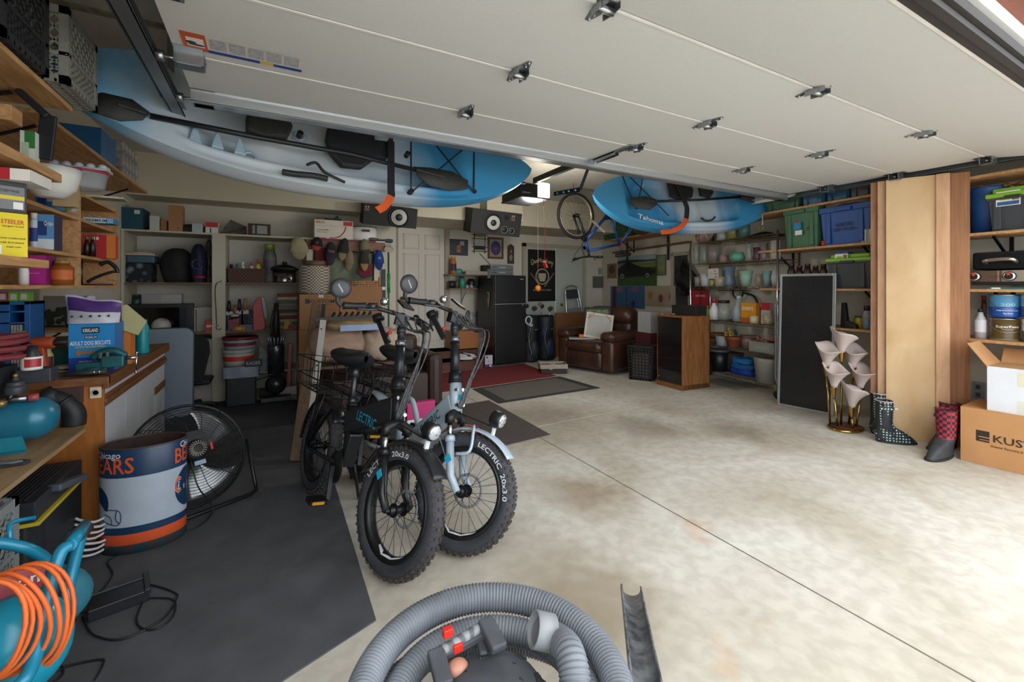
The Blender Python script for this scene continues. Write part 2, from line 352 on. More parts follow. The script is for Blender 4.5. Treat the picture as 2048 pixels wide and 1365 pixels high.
b = MB(); b.box(XL, YL, 0, 1.60, 7.6, 2.8); b.box(1.60, YB, 0, 6.5, YB+.4, 2.8); struct(b, 'wall_back', WALL)
# the right wall runs a little off square
RW = PL(0, 0, -97.4); ru = RW.u; rn = RW.n
c0 = Vector((6.05, YB, 0)); rwd = Vector((c0.x, c0.y, 0))
RWALL = PL(c0.x, c0.y, -97.4)
e0 = c0 - ru*.1; e1 = c0 + ru*7.0
b = MB(); q = -rn*.15
b.add([tuple(e0), tuple(e1), tuple(e1+q), tuple(e0+q)]+[tuple(p+Vector((0, 0, 2.8))) for p in (e0, e1, e1+q, e0+q)], [(0, 3, 2, 1), (4, 5, 6, 7), (0, 1, 5, 4), (1, 2, 6, 5), (2, 3, 7, 6), (3, 0, 4, 7)]); struct(b, 'wall_right', mat('#c9c4b4', .85, var=.05, scale=3))
b = MB(); b.box(-1.6, .55, 2.72, 7.6, 7.6, 2.86); struct(b, 'ceiling', CEIL)
b = MB(); b.bar((XL, 3.05, 2.715), (6, 3.05, 2.715), .05, .012); struct(b, 'trim_3', mat('#9c987f', .9, var=.4, scale=25))
# boxed-in soffit along the back
b = MB(); b.box(XL, 6.0, 2.26, 2.75, YB, 2.72); b.box(2.75, 5.75, 2.26, 3.35, YB, 2.72); b.box(3.35, 6.1, 2.26, 6.0, YB, 2.72); struct(b, 'trim_4', CREAM, bev=.004)
# house door
xa, xb, zb_, zt_ = 1.80, 2.58, .25, 2.26
D = MB(); D.box(0, 0, 0, xb-xa, .04, zt_-zb_); W = xb-xa; HH = zt_-zb_
Dm = mat('#d2ccc1', .55, var=.03)
for (p0, q0, p1, q1) in ((.10, .82, .44, .94), (.56, .82, .90, .94), (.10, .40, .44, .78), (.56, .40, .90, .78), (.10, .06, .44, .36), (.56, .06, .90, .36)):
    for k, yy in ((0, -.004), (.022, -.010)):
        x0, x1, z0, z1 = W*p0+k, W*p1-k, HH*q0+k, HH*q1-k
        if k == 0:
            for (a0, c0_, a1, c1) in ((x0, z0, x1, z0+.012), (x0, z1-.012, x1, z1), (x0, z0, x0+.012, z1), (x1-.012, z0, x1, z1)): D.box(a0, yy, c0_, a1, 0, c1, 1)
        else: D.box(x0, yy, z0, x1, 0, z1)
dr = struct(D, 'door_1', [Dm, mat('#bdb6aa', .6, var=.03)], loc=(xa, YB-.05, zb_))
k = MB(); k.lathe([(.028, 0), (.028, .008), (.012, .012), (.012, .03), (.027, .045), (.027, .06), (.0001, .068)], ax=(0, -1, 0)); k.build('door_knob', mat('#b08a3e', .25, 1), dr, loc=(.055, -.012, HH*.42))
T_ = mat('#a69a8b', .6, var=.06)
b = MB(); b.box(xa-.09, YB-.07, zb_-.04, xa-.005, YB, zt_+.09); b.box(xb+.005, YB-.07, zb_-.04, xb+.09, YB, zt_+.09); b.box(xa-.09, YB-.07, zt_+.005, xb+.09, YB, zt_+.09); b.box(xa-.09, YB-.09, zb_-.05, xb+.09, YB, zb_-.005); struct(b, 'trim_5', T_, bev=.006)
# double closet door with the banner
cx0, cx1, ct = 4.12, 5.58, 2.10
b = MB(); mid = (cx0+cx1)/2; b.box(cx0+.07, YB-.04, .02, mid-.004, YB, ct-.07); b.box(mid+.004, YB-.04, .02, cx1-.07, YB, ct-.07); b.box(mid-.012, YB-.046, .02, mid+.012, YB-.038, ct-.07, 1); cd = struct(b, 'door_2', [mat('#b4bab0', .55, var=.03), WHITE], bev=.002)
k = MB(); k.ball((mid+.13, YB-.07, .93), .028); k.cyl((mid+.13, YB-.05, .93), (mid+.13, YB-.03, .93), .012); k.build('door_knob', mat('#8f6b2c', .25, 1), cd)
b = MB(); b.box(cx0, YB-.06, 0, cx0+.07, YB, ct); b.box(cx1-.07, YB-.06, 0, cx1, YB, ct); b.box(cx0, YB-.06, ct-.07, cx1, YB, ct); struct(b, 'trim_6', mat('#aba590', .6, var=.05), bev=.004)
# opening: header, left and right jambs, brown stucco outside
b = MB(); b.box(-.75, .46, 2.27, 6.5, .72, 2.9); struct(b, 'wall_front', mat('#8a5648', .9, var=.1, scale=60, bump=.3))
b = MB(); b.box(-.75, .525, 2.225, 6.3, .72, 2.28); struct(b, 'trim_7', mat('#e9e7e2', .5, var=.05, scale=3, stretch=(.3, 4, 4)), bev=.004)
b = MB(); b.box(5.05, .50, 0, 7.0, .65, 2.5); b.box(XL, .5, 0, -.5, .62, 2.9); struct(b, 'wall_front.001', mat('#c9c4b4', .85, var=.05))
# ---------------------------------------------------------------- mats and rugs
def flat(name, label, cat, pts, th, mats, border=None, group=None):
    b = MB(); P = [p.copy() for p in pts]; c = sum(P, Vector())/len(P); c.z = 0
    b.prism([((p-c).x, (p-c).y) for p in P], .0, th, None)
    if border:
        q = [Vector((p-c)).lerp(Vector(), border) for p in P]; b.prism([(v.x, v.y) for v in q], th, th+.002, None, 1)
    return solo(b, name, label, cat, mats, (c.x, c.y, 0.0005))
m1, m2 = PZ(752, 1243, 0), PZ(600, 838, 0)
flat('rubber_mat', 'long charcoal rubber floor mat under the fan and the trash can', 'mat', [m1, PZ(632, 846, 0), Vector((XL+.02, PZ(632, 846, 0).y+.1, 0)), Vector((XL+.02, m1.y-.5, 0)), m1+Vector((-.9, -.34, 0))], .006, [mat('#525357', .8, var=.25, scale=6, bump=.15)])
flat('entrance_mat', 'dark grey ribbed mat in front of the left wall shelves', 'mat', [Vector((XL+.02, PZ(632, 846, 0).y+.115, 0)), PZ(632, 846, 0)+Vector((0, .012, 0)), PZ(640, 801, 0), PZ(340, 801, 0)], .006, [mat('#3a3b40', .95, var=.3, scale=60, bump=.3)])
flat('speckled_mat', 'speckled dark brown carpet mat behind the white bike', 'mat', [PZ(1100, 870.5, 0), PZ(965, 903, 0), PZ(700, 960, 0), PZ(690, 850, 0), PZ(978, 802, 0)], .006, [mat('#5c5551', .95, kind='noise', hex2='#413b39', scale=120, bump=.2)])
flat('bordered_rug', 'grey rug with a darker border beyond the speckled mat', 'rug', [PZ(1200, 777, 0), PZ(997, 808, 0), PZ(945, 779, 0), PZ(1119, 754, 0)], .007, [mat('#3c3d3e', .95, var=.2, scale=80), mat('#6e6862', .95, var=.18, scale=120)], border=.17)
flat('red_rug', 'long dark red carpet runner before the steps and fridge', 'rug', [PZ(1112, 753, 0), PZ(850, 790, 0), PZ(760, 760, 0), PZ(1050, 729, 0)], .006, [mat('#7f2a31', .95, var=.15, scale=80, bump=.2)])
# ================================================================ overhead sectional door
DZ = 2.24; ROWS = [2.70, 2.226, 1.698, 1.152]; DX0, DX1 = -.34, 4.70
DOORM = mat('#cfcfcc', .6, var=.03, scale=90, bump=.05)
gd = thing('garage_door', 'white four panel sectional garage door rolled open overhead', 'garage door', ((DX0+DX1)/2, ROWS[0], DZ)); dxc = (DX0+DX1)/2
for i in range(3):
    y0, y1 = ROWS[i+1]+.003, ROWS[i]-.003; b = MB(); b.box(DX0-dxc, y0-ROWS[0], 0, DX1-dxc, y1-ROWS[0], .045)
    b.box(DX0-dxc, y0-ROWS[0], -.004, DX1-dxc, y0-ROWS[0]+.010, .001, 1); b.build('door_panel', [DOORM, mat('#efece4', .5)], gd)
b = MB(); b.box(DX0-dxc, -.55, 0, DX1-dxc, 0, .045); b.box(DX0-dxc, -.55, -.003, DX1-dxc, -.535, .003, 1)
o = b.build('door_panel', [DOORM, mat('#efece4', .5)], gd, loc=(0, ROWS[3]-.003-ROWS[0], 0), rot=(math.radians(9), 0, 0))
b = MB(); b.box(DX0-dxc, -.60, -.004, DX1-dxc, -.55, .03); b.box(DX0-dxc, -.615, -.012, DX1-dxc, -.585, .006); b.box(DX0-dxc, -.63, .012, DX1-dxc, -.60, .04)
b.build('bottom_seal', mat('#3c3836', .75, var=.3, stretch=(.2, 5, 5)), gd, loc=(0, ROWS[3]-.003-ROWS[0], 0), rot=(math.radians(9), 0, 0))
b = MB(); b.box(DX0-dxc, -.085, -.055, DX1-dxc, -.08, 0); b.box(DX0-dxc, -.085, -.058, DX1-dxc, -.01, -.052); b.box(DX0-dxc, -.014, -.058, DX1-dxc, -.008, .0); b.box(DX0-dxc, -.10, -.003, DX1-dxc, .01, .0); b.build('strut', mat('#c3c6c8', .32, .85, .08, stretch=(.3, 1, 1)), gd)
def hinge_mesh():
    b = MB()
    for s in (-1, 1):
        b.prism([(.036, 0), (.022, s*.055), (.008, s*.10), (-.008, s*.10), (-.022, s*.055), (-.036, 0)], -.004, 0)
        b.prism([(-.03, 0), (-.03, s*.03), (-.026, s*.045)], -.03, -.002); b.prism([(.03, 0), (.03, s*.03), (.026, s*.045)], -.03, -.002)
        b.ball((0, s*.088, -.006), .007, 8, 5); b.ball((0, s*.06, -.008), .006, 8, 5)
    b.cyl((-.034, 0, -.022), (.034, 0, -.022), .013, seg=12); b.box(-.033, -.018, -.03, -.029, .018, 0); b.box(.029, -.018, -.03, .033, .018, 0)
    return b
hm = None
for r_, pxs in enumerate([[(932, 222), (1272, 293), (1490, 337)], [(1038, 142), (1412, 246), (1640, 306)], [(1210, 8), (1628, 180), (1845, 265)]]):
    for (px, py) in pxs:
        X_ = PZ(px, py, DZ).x
        if hm is None: hm = hinge_mesh().build('hinge', STEEL, gd); h_ = hm
        else: h_ = hm.copy(); COL.objects.link(h_); h_.parent = gd
        h_.location = (X_-dxc, ROWS[r_+1]-ROWS[0], 0)
for r_ in range(4):
    for X_, s in ((DX0+.05, -1), (DX1-.05, 1)):
        b = MB(); b.box(-.05, -.07, -.004, .05, .07, 0); b.box(-.05, -.035, -.055, .05, -.03, 0); b.box(-.05, .03, -.055, .05, .035, 0); b.box(-.04, -.03, -.058, .04, .03, -.054)
        b.cyl((-.03, 0, -.03), (s*.10, 0, -.03), .007); b.cyl((s*.085, 0, -.03), (s*.112, 0, -.03), .022, seg=14); b.ball((0, .05, -.006), .007, 8, 5)
        b.build('end_hinge', STEEL, gd, loc=(X_-dxc, ROWS[r_]-ROWS[0]-(.03 if r_ == 0 else 0), 0))
# lift bracket and arm at the middle of the strut
ax = PZ(1182, 322, DZ).x-dxc
b = MB(); b.box(ax-.02, -.50, -.012, ax+.02, -.08, -.004); b.box(ax-.02, -.34, -.03, ax-.016, -.10, -.004); b.box(ax+.016, -.34, -.03, ax+.02, -.10, -.004); b.build('lift_bracket', STEEL, gd)
b = MB(); b.bar((ax, -.02, -.05), (ax-.02, .05, -.20), .03, .006); b.bar((ax-.02, .05, -.20), (ax-.03, .40, -.17), .035, .006, up=(1, 0, 0)); 
for t in (.15, .4, .6, .85): b.cyl((ax-.026-.01, .05+.35*t, -.20+.03*t), (ax-.026+.012, .05+.35*t, -.20+.03*t), .009, m=1)
b.build('lift_arm', [BLKM, STEEL], gd)
# warning label printed near the left end
lp = PZ(357, 60, DZ); l2 = PZ(604, 136, DZ); b = MB(); L_ = l2.x-lp.x; yl = lp.y-ROWS[0]; x0 = lp.x-dxc
def dq(x0, y0, x1, y1, m): b.add([(x0, y0, -.0012-.0004*m), (x0, y1, -.0012-.0004*m), (x1, y1, -.0012-.0004*m), (x1, y0, -.0012-.0004*m)], [(0, 1, 2, 3)], m)
w_ = .135; dq(x0, yl-.005, x0+L_, yl+w_, 0); dq(x0, yl-.005, x0+L_*.19, yl+w_, 1); dq(x0+L_*.19, yl+w_*.82, x0+L_, yl+w_, 2); dq(x0+L_*.62, yl+w_*.8, x0+L_*.74, yl+w_, 3); dq(x0+.015, yl+.03, x0+L_*.17, yl+w_*.75, 4)
for i in range(5): dq(x0+L_*(.22+.155*i), yl+.012, x0+L_*(.345+.155*i), yl+w_*.7, 5)
b.ball((x0+L_*.07, yl+.07, -.003), (.018, .012, .0006), 8, 4, 6); b.ball((x0+L_*.11, yl+.085, -.003), (.03, .009, .0006), 8, 4, 6)
b.build('warning_label', [mat('#d8d5cd', .5), mat('#cf5a2a', .5), mat('#20449b', .5), mat('#e2c35a', .5), mat('#efeae4', .5), mat('#b9bbbf', .6, var=.3, scale=80), BLACK], gd)
# tracks
def track(label, X, y0, y1, z, s):
    t = thing('door_track', label, 'track', (X, y1, z))
    b = MB(); L_ = y0-y1; b.box(-.027, L_, -.026, .027, 0, -.022); b.box(-.027, L_, .022, .027, 0, .026)
    b.box(min(s*.024, s*.027), L_, -.026, max(s*.024, s*.027), 0, .026); b.box(min(-s*.027, -s*.024), L_, -.026, max(-s*.027, -s*.024), 0, -.016); b.build('channel', mat('#8f9599', .4, .85, .15, stretch=(1, .4, 1)), t)
    b = MB(); b.box(min(s*.028, s*.03), L_*.95, -.02, max(s*.028, s*.03), .0, .06); b.box(min(s*.03, s*.075), L_*.95, .055, max(s*.03, s*.075), .0, .06); b.build('angle_iron', mat('#74797c', .5, .8, .2), t)
    for yy in (-.12, L_*.6): b = MB(); b.bar((s*.05, yy, .05), (s*.05, yy, 2.72-z), .03, .004); b.build('hanger_strap', STEEL, t)
track('galvanised left overhead door track above the kayak paddle', -.43, .75, 3.14, 2.225, -1)
track('galvanised right overhead door track below the plastic totes', 4.80, .95, 3.05, 2.235, 1)
# ---------------------------------------------------------------- opener with its lit lamp
oc = PL(0, 4.15, 0).hit(1058, 378); op = thing('garage_door_opener', 'black ceiling mounted door opener with a bright white lamp lens', 'door opener', (oc.x, oc.y, oc.z))
b = MB(); b.box(-.16, -.10, -.10, .04, .26, .03); b.box(-.16, -.12, -.11, .16, .28, -.095); b.build('housing', BLKM, op, bev=.008)
b = MB(); b.box(.045, -.11, -.094, .17, .27, .05); b.build('lamp_lens', mat('#fff4e0', .4, emit=5, var=.0), op, bev=.015)
b = MB(); b.txt('LiftMaster', -.09, -.06, .016, y=-.1015); b.build('lettering', GREY, op)
b = MB(); b.bar((.0, -.1, .055), (.0, -.95, .06), .035, .05); b.build('rail', DKST, op); b = MB(); b.box(-.02, .21, .03, .02, .24, (2.72-oc.z)/1.15); b.box(-.12, .2, .03, -.09, .23, (2.72-oc.z)/1.15); b.build('hanger_strap', STEEL, op)
b = MB(); b.tube([(.10, -.1, -.09), (.102, -.12, -.4), (.10, -.12, -.70)], .0025, 5); b.build('release_cord', mat('#c2232a', .6), op)
b = MB(); b.bar((.09, -.12, -.70), (.12, -.12, -.76), .045, .02); b.build('release_handle', mat('#c8302c', .4), op, bev=.004)
ld = bpy.data.lights.new('opener_bulb', 'POINT'); ld.energy = 28; ld.color = (1, .94, .84); ld.shadow_soft_size = .12; lo = bpy.data.objects.new('opener_bulb', ld); COL.objects.link(lo); lo.parent = op; lo.location = (.11, .08, -.2); op.scale = (1.15, 1.15, 1.15)
# ---------------------------------------------------------------- kayaks
def kay_mat(seed, lo=.85, hi=2.05):
    m = bpy.data.materials.new('kayak_plastic'); m.use_nodes = True; n = m.node_tree; L = n.links; b = n.nodes['Principled BSDF']; b.inputs['Roughness'].default_value = .42
    t = n.nodes.new('ShaderNodeTexCoord'); s = n.nodes.new('ShaderNodeSeparateXYZ'); L.new(t.outputs['Object'], s.inputs[0])
    z = n.nodes.new('ShaderNodeTexNoise'); z.inputs['Scale'].default_value = 1.6; z.inputs['Detail'].default_value = 4; L.new(t.outputs['Object'], z.inputs['Vector'])
    a = n.nodes.new('ShaderNodeMath'); a.operation = 'ABSOLUTE'; sub = n.nodes.new('ShaderNodeMath'); sub.operation = 'ADD'; sub.inputs[1].default_value = seed; L.new(s.outputs['X'], sub.inputs[0]); L.new(sub.outputs[0], a.inputs[0])
    q = n.nodes.new('ShaderNodeMath'); q.operation = 'MULTIPLY_ADD'; L.new(z.outputs[0], q.inputs[0]); q.inputs[1].default_value = 1.1; L.new(a.outputs[0], q.inputs[2])
    r = n.nodes.new('ShaderNodeValToRGB'); L.new(q.outputs[0], r.inputs[0]); mr = n.nodes.new('ShaderNodeMapRange')
    L.new(q.outputs[0], mr.inputs[0]); mr.inputs[1].default_value = lo; mr.inputs[2].default_value = hi; L.new(mr.outputs[0], r.inputs[0])
    e = r.color_ramp.elements; e[0].position = .0; e[0].color = lin('#ccd3d6'); e[1].position = .62; e[1].color = lin('#3f92c2'); x = e.new(.28); x.color = lin('#b9c9d6'); x = e.new(.46); x.color = lin('#7fafd0')
    L.new(r.outputs[0], b.inputs['Base Color']); return m
def kayak(label, A, B, beam, tilt, seed, W=.84):
    A = Vector(A); B = Vector(B); c = (A+B)/2; L_ = (B-A).length; rz = math.atan2(B.y-A.y, B.x-A.x); roll = math.asin((B.z-A.z)/L_)
    M = Matrix.Translation(c) @ Matrix.Rotation(rz, 4, 'Z') @ Matrix.Rotation(-roll, 4, 'Y') @ Matrix.Rotation(math.radians(-tilt), 4, 'X')
    t = thing('kayak', label, 'kayak'); t.matrix_world = M; t.location = c; t.rotation_euler = M.to_euler()
    h = L_/2; bw = beam/2
    def hb(u): u = min(.9999, abs(u)); return bw*(1-u**2.8)**.75+.004
    def rock(u): return -.10*abs(u)**3.2
    def deck(u, v):
        x = (2*u-1); z = (2*v-1); bb = hb(x); e = 1-min(1, max(0, (abs(x+.05)-.52)/.09)); f = 1-min(1, max(0, (abs(z)-.62)/.12)); e = e*e*(3-2*e); f = f*f*(3-2*f)
        dep = .10*e*f + (.025*math.cos(x*26)*e*f) - .03*(1-z*z)*(1-e)*(1-abs(x))
        g = 1-min(1, max(0, (abs(abs(z)-.86)-.03)/.05)); dep += .012*g*e
        return (x*h, rock(x)+dep, z*bb)
    def hull(u, v):
        x = (2*u-1); bb = hb(x); a = v*math.pi; z = math.cos(a); dd = .27*(1-abs(x)**3)**.6+.02; yy = dd*min(1, math.sin(a)*1.0)**.62
        ch = .94+.06*abs(z)
        return (x*h, rock(x)+yy+.0, z*bb*(1.0 if abs(z) > .97 else ch))
    b = MB(); b.surf(deck, 90, 41); b.surf(hull, 60, 25); b.build('hull', kay_mat(seed, *((.85, 2.05) if beam > .82 else (.45, 1.45))), t)
    return t, M, hb, rock
def lh(M, px, py, y=0):
    Mi = M.inverted(); o = Mi @ Vector((0, 0, EYE)); d = Mi.to_3x3() @ ray(px, py); return o+d*((y-o.y)/d.y)
def dp(M, pts, y): return [lh(M, a, c, y) for a, c in pts]
k1, M1, hb1, rk1 = kayak('large blue and white kayak slung on its side above the left wall', (-.98, 2.86, 2.27), (2.06, 3.5, 2.31), .84, 24, .38)
KB = mat('#232427', .6, var=.15); BUN = mat('#17181a', .6)
def pad(M, t, name, pts, y, th, m, **kw):
    P = dp(M, pts, y); b = MB(); X = FX; b.prism([(p.x, p.z) for p in P], 0, th, Matrix.Translation((0, y, 0)) @ FX); return b.build(name, m, t, **kw)
def rope(M, t, pts, y, name='bungee_cord', r=.006, m=None, k=6): b = MB(); b.tube(smooth(dp(M, pts, y), k) if k else dp(M, pts, y), r, 6); return b.build(name, m or BUN, t)
pad(M1, k1, 'seat', [(652, 262), (700, 258), (745, 278), (748, 322), (720, 342), (680, 338), (655, 310), (648, 285)], -.0, .05, KB, bev=.012)
pad(M1, k1, 'seat_bracket', [(742, 284), (775, 288), (772, 322), (745, 318)], -.02, .03, KB, bev=.006)
pad(M1, k1, 'storage_pouch', [(490, 240), (520, 235), (570, 245), (583, 262), (572, 285), (520, 284), (490, 270)], -.0, .06, mat('#2e302c', .8, var=.2, scale=30), bev=.015)
for pl_ in ([(822, 282), (822, 382)], [(948, 305), (948, 385)], [(873, 292), (948, 385)], [(925, 300), (826, 382)], [(198, 215), (245, 118), (268, 190), (240, 235)]): rope(M1, k1, pl_, -.035, k=0)
for (a, c) in ((822, 383), (948, 384), (252, 118), (600, 268), (1000, 300), (815, 308)):
    p = lh(M1, a, c, -.02); b = MB(); b.cyl((p.x, -.035, p.z), (p.x, .01, p.z), .018, seg=12); b.build('deck_fitting', BUN, k1)
rope(M1, k1, [(565, 344), (590, 348), (630, 352), (655, 358)], -.03, 'side_handle', .018, KB)
rope(M1, k1, [(614, 330), (632, 326), (650, 345), (690, 365)], -.03, 'buckle_strap', .009, KB)
rope(M1, k1, [(1035, 346), (1036, 362), (1028, 366), (1050, 366)], -.03, 'toggle_handle', .010, KB)
pad(M1, k1, 'registration_sticker', [(944, 331), (966, 333), (967, 355), (945, 354)], -.012, .003, mat('#e2812a', .5))
pad(M1, k1, 'badge', [(266, 186), (280, 180), (288, 186), (280, 204), (262, 200)], -.01, .012, [BLACK])
for i in range(5):
    p = lh(M1, 300+44*i, 262+12*i, .05); b = MB(); b.prism([(-.03, 0), (.03, -.01), (.012, .10), (0, .11)], 0, .10, Matrix.Translation((p.x, .09, p.z-.03)) @ FX); b.build('foot_brace', mat('#a9c3d2', .45, var=.1), k1, bev=.006)
for (a, c) in ((498, 318), (597, 276)):
    p = lh(M1, a, c, .07); b = MB(); b.tube(arc((p.x, .05, p.z), .03, 0, 360, 16, 'xz')[:-1], .008, 6, closed=True); b.build('scupper_ring', mat('#9fb9cc', .4), k1)
def paddle(label, M, pts, blade, y, loc=None):
    """blade outlines in pixels"""
    P = [M @ p for p in dp(M, pts, y)]; c = P[0].copy(); t = thing('kayak_paddle', label, 'paddle', c)
    b = MB(); b.tube([p-c for p in P], .015, 10); b.build('shaft', BLACK, t)
    for bl in blade:
        Q = [M @ p - c for p in dp(M, bl, y)]; nn = (M.to_3x3() @ Vector((0, 1, 0))).normalized(); n = len(Q); b = MB()
        mid = sum(Q, Vector())/n; vs = [q-nn*.004 for q in Q]+[q+nn*.004 for q in Q]+[mid-nn*.016, mid+nn*.012]
        fs = [(i, (i+1) % n, 2*n) for i in range(n)]+[(n+(i+1) % n, n+i, 2*n+1) for i in range(n)]+[(i, n+i, n+(i+1) % n, (i+1) % n) for i in range(n)]; b.add(vs, fs, 0, True)
        b.bar(Q[0].lerp(Q[-1], .5)-nn*.018, mid-nn*.018, .02, .01); b.build('blade', mat('#3a3b38', .7, var=.25, scale=20), t)
    return t
paddle('long black paddle strapped across the large left kayak', M1, [(300, 232), (500, 272), (700, 308), (830, 340)], [[(300, 226), (265, 200), (205, 186), (175, 192), (180, 222), (240, 242), (285, 240)], [(826, 334), (860, 336), (905, 344), (936, 362), (934, 378), (900, 382), (860, 372), (835, 352)]], -.06)
def sling(label, M, pts, y, r, cols, group=None):
    P = [M @ lh(M, a, c, y) for a, c in pts]; c0 = P[0].copy(); t = thing('hanging_strap', label, 'strap', c0, group=group)
    Q = smooth([p-c0 for p in P], 5); n = len(Q)//2+1; b = MB()
    for (seg, cc) in ((Q[:n], 0), (Q[n-1:], 1)):
        b = MB(); dirn = (M.to_3x3() @ Vector((1, 0, 0))).normalized()
        for i in range(len(seg)-1): b.bar(seg[i], seg[i+1], r, .006, up=dirn.cross(seg[i+1]-seg[i]))
        b.build('webbing' if cc == 0 else 'orange_pad', cols[cc], t)
    b = MB(); b.bar(Q[0], Q[0]+Vector((0, .05, 2.72-P[0].z)), .03, .004); b.build('hanger_webbing', KB, t); return t
ORG = mat('#e0602a', .55)
sling('black and orange sling strap holding the large left kayak', M1, [(782, 282), (782, 372), (782, 392), (770, 412), (755, 421)], -.07, .05, [KB, ORG])
A2 = PZ(1181, 398, 2.30); k2, M2, hb2, rk2 = kayak('blue sit-on kayak hung above the wire rack', A2, A2+Vector((2.14, -.87, .02)), .80, 22, -.15)
for pl_ in ([(1245, 352), (1272, 418)], [(1285, 356), (1275, 418)], [(1258, 352), (1338, 432)]): rope(M2, k2, pl_, -.035, k=0)
pad(M2, k2, 'registration_sticker', [(1232, 371), (1245, 371), (1250, 390), (1239, 392)], -.02, .003, mat('#e2812a', .5))
pad(M2, k2, 'seat', [(1332, 366), (1375, 366), (1384, 385), (1382, 398), (1360, 403), (1338, 395)], -.0, .05, KB, bev=.012)
pad(M2, k2, 'storage_pouch', [(1394, 374), (1420, 374), (1424, 390), (1418, 398), (1398, 394)], -.0, .05, mat('#2e302c', .8), bev=.012)
rope(M2, k2, [(1402, 436), (1412, 442), (1424, 440), (1430, 434)], -.03, 'side_handle', .012, KB)
rope(M2, k2, [(1201, 388), (1206, 389), (1216, 389), (1225, 388)], -.03, 'toggle_handle', .014, KB)
b = MB(); X_ = lh(M2, 1300, 441, -.03)
b.txt('Tahoma', 0, 0, .075, w=.30); b.build('lettering', mat('#f4f4f0', .5), k2, loc=(X_.x, -.055, X_.z), rot=(math.radians(-14), math.radians(18), 0))
paddle('black paddle strapped across the kayak above the wire rack', M2, [(1312, 403), (1400, 400), (1480, 394)], [[(1312, 399), (1290, 393), (1262, 396), (1258, 404), (1270, 416), (1300, 420), (1314, 410)], [(1478, 388), (1500, 384), (1522, 386), (1520, 402), (1500, 404), (1480, 398)]], -.06)
sling('orange padded sling strap under the kayak above the wire rack', M2, [(1352, 364), (1368, 400), (1374, 420), (1368, 448), (1345, 462), (1322, 465)], -.07, .055, [KB, ORG])
# ---------------------------------------------------------------- wall speakers
def speaker(label, px0, py0, px1, py1, flip=False):
    pl = PL(0, 5.72, 0); f = pl.fit(px0, py0, px1, py1, .34); t = thing('loudspeaker', label, 'speaker', (f['loc'][0], f['loc'][1], f['loc'][2]), rot=(math.radians(12), math.radians(2), math.radians(-3)), group='pair of wall speakers'); w, h = f['w']/2, f['h']
    b = MB(); b.box(-w, -.15, 0, w, .17, h); b.build('cabinet', mat('#222326', .7, var=.1), t, bev=.004)
    s = -1 if not flip else -1
    cx = -.06 if not flip else .10; b = MB(); b.lathe([(.135, 0), (.135, .012), (.122, .014), (.115, .004), (.112, -.0)], (cx, -.15, h*.5), ax=(0, -1, 0), m=0); b.lathe([(.104, .002), (.098, .005), (.046, .006), (.045, .007), (.03, .016), (.0001, .019)], (cx, -.165, h*.5), ax=(0, -1, 0), ms=[1, 1, 0, 0, 0]); b.build('woofer', [BLACK, mat('#b9bab7', .5)], t)
    if not flip:
        for (x, z, r) in ((.13, h*.26, .05), (.25, h*.24, .042)): b = MB(); b.tube(arc((x, -.153, z), r, 0, 360, 24, 'xz')[:-1], .004, 5, closed=True, m=1); b.lathe([(r, 0), (r*.5, .004), (.0001, .008)], (x, -.15, z), ax=(0, -1, 0)); b.build('tweeter', [BLACK, GREY], t)
    px = .14 if not flip else -.16
    b = MB(); b.lathe([(.034, .002), (.026, .001), (.022, -.03), (.0001, -.03)], (px, -.152, h*.76), ax=(0, -1, 0)); b.build('bass_port', mat('#0c0c0d', .8), t)
    b = MB(); x = .25 if not flip else -.30; b.box(x-.03, -.153, h*.66, x+.03, -.15, h*.9); b.lathe([(.011, 0), (.011, .012), (.0001, .012)], (x-.015, -.153, h*.86), ax=(0, -1, 0), m=1); b.lathe([(.011, 0), (.011, .012), (.0001, .012)], (x+.015, -.153, h*.86), ax=(0, -1, 0), m=1); b.build('control_plate', [mat('#6d4a36', .5), CHROME], t)
    b = MB(); b.box(-.02, -.02, h, .02, .02, 2.7-f['loc'][2]); b.build('ceiling_bracket', BLKM, t); return t
speaker('black bookshelf speaker hung right of the house door under the soffit', 944, 418, 1040, 466)
speaker('black speaker half hidden behind the kayak, above the hats', 728, 408, 834, 448, True)
# ================================================================ left wall
XB_, XU, XN = -.73, -.95, -.75
LF = lambda Y, *a, **k: PL(0, Y, 0).fit(*a, **k)
def shelf_board(label, x0, y0, x1, y1, z, th=.02, group=None, m=None, front=None):
    t = thing('wall_shelf', label, 'shelf', ((x0+x1)/2, (y0+y1)/2, z-th), group=group); b = MB(); w, d = (x1-x0)/2, (y1-y0)/2; b.box(-w, -d, 0, w, d, th); b.build('board', m or PINEY, t, bev=.003)
    for k in (-.8, .8): b = MB(); b.bar((-w, d*k, -.16), (-w, d*k, 0), .02, .01); b.bar((-w+.01, d*k, -.15), (w*.55, d*k, -.006), .02, .01); b.build('bracket', BLKM, t)
    return t
# high boards
shelf_board('topmost plywood shelf under the milk crates', XL, 1.0, -.76, 2.62, 2.07, m=PINEY)
shelf_board('long plywood shelf running toward the back under the kayak', XL, 2.9, XU, 4.95, 2.12)
shelf_board('second plywood shelf above the red and white flat box', XL, 1.0, -.74, 2.44, 1.735, .035)
shelf_board('lowest near plywood shelf holding the yellow box', XL, 1.0, -.72, 2.26, 1.378, .03)
crate('milk_crate', 'grey milk crate nearest the left kayak end', 'crate', .33, .33, .30, (-.855, 2.50, 2.072), '#86867c', 'milk crates on the top shelf')
crate('milk_crate', 'black milk crate at the top left corner beside the grey one', 'crate', .33, .33, .30, (-.90, 2.14, 2.072), '#2c2c2e', 'milk crates on the top shelf')
b = MB(); b.bar((-.80, 1.2, 0), (-.80, 2.36, 0), .09, .06); b.build
plank('wood_block', 'short pine board end sticking out above the second shelf', 'board', -1.2, 2.18, 1.86, -.79, 2.26, 1.915, PINEH)
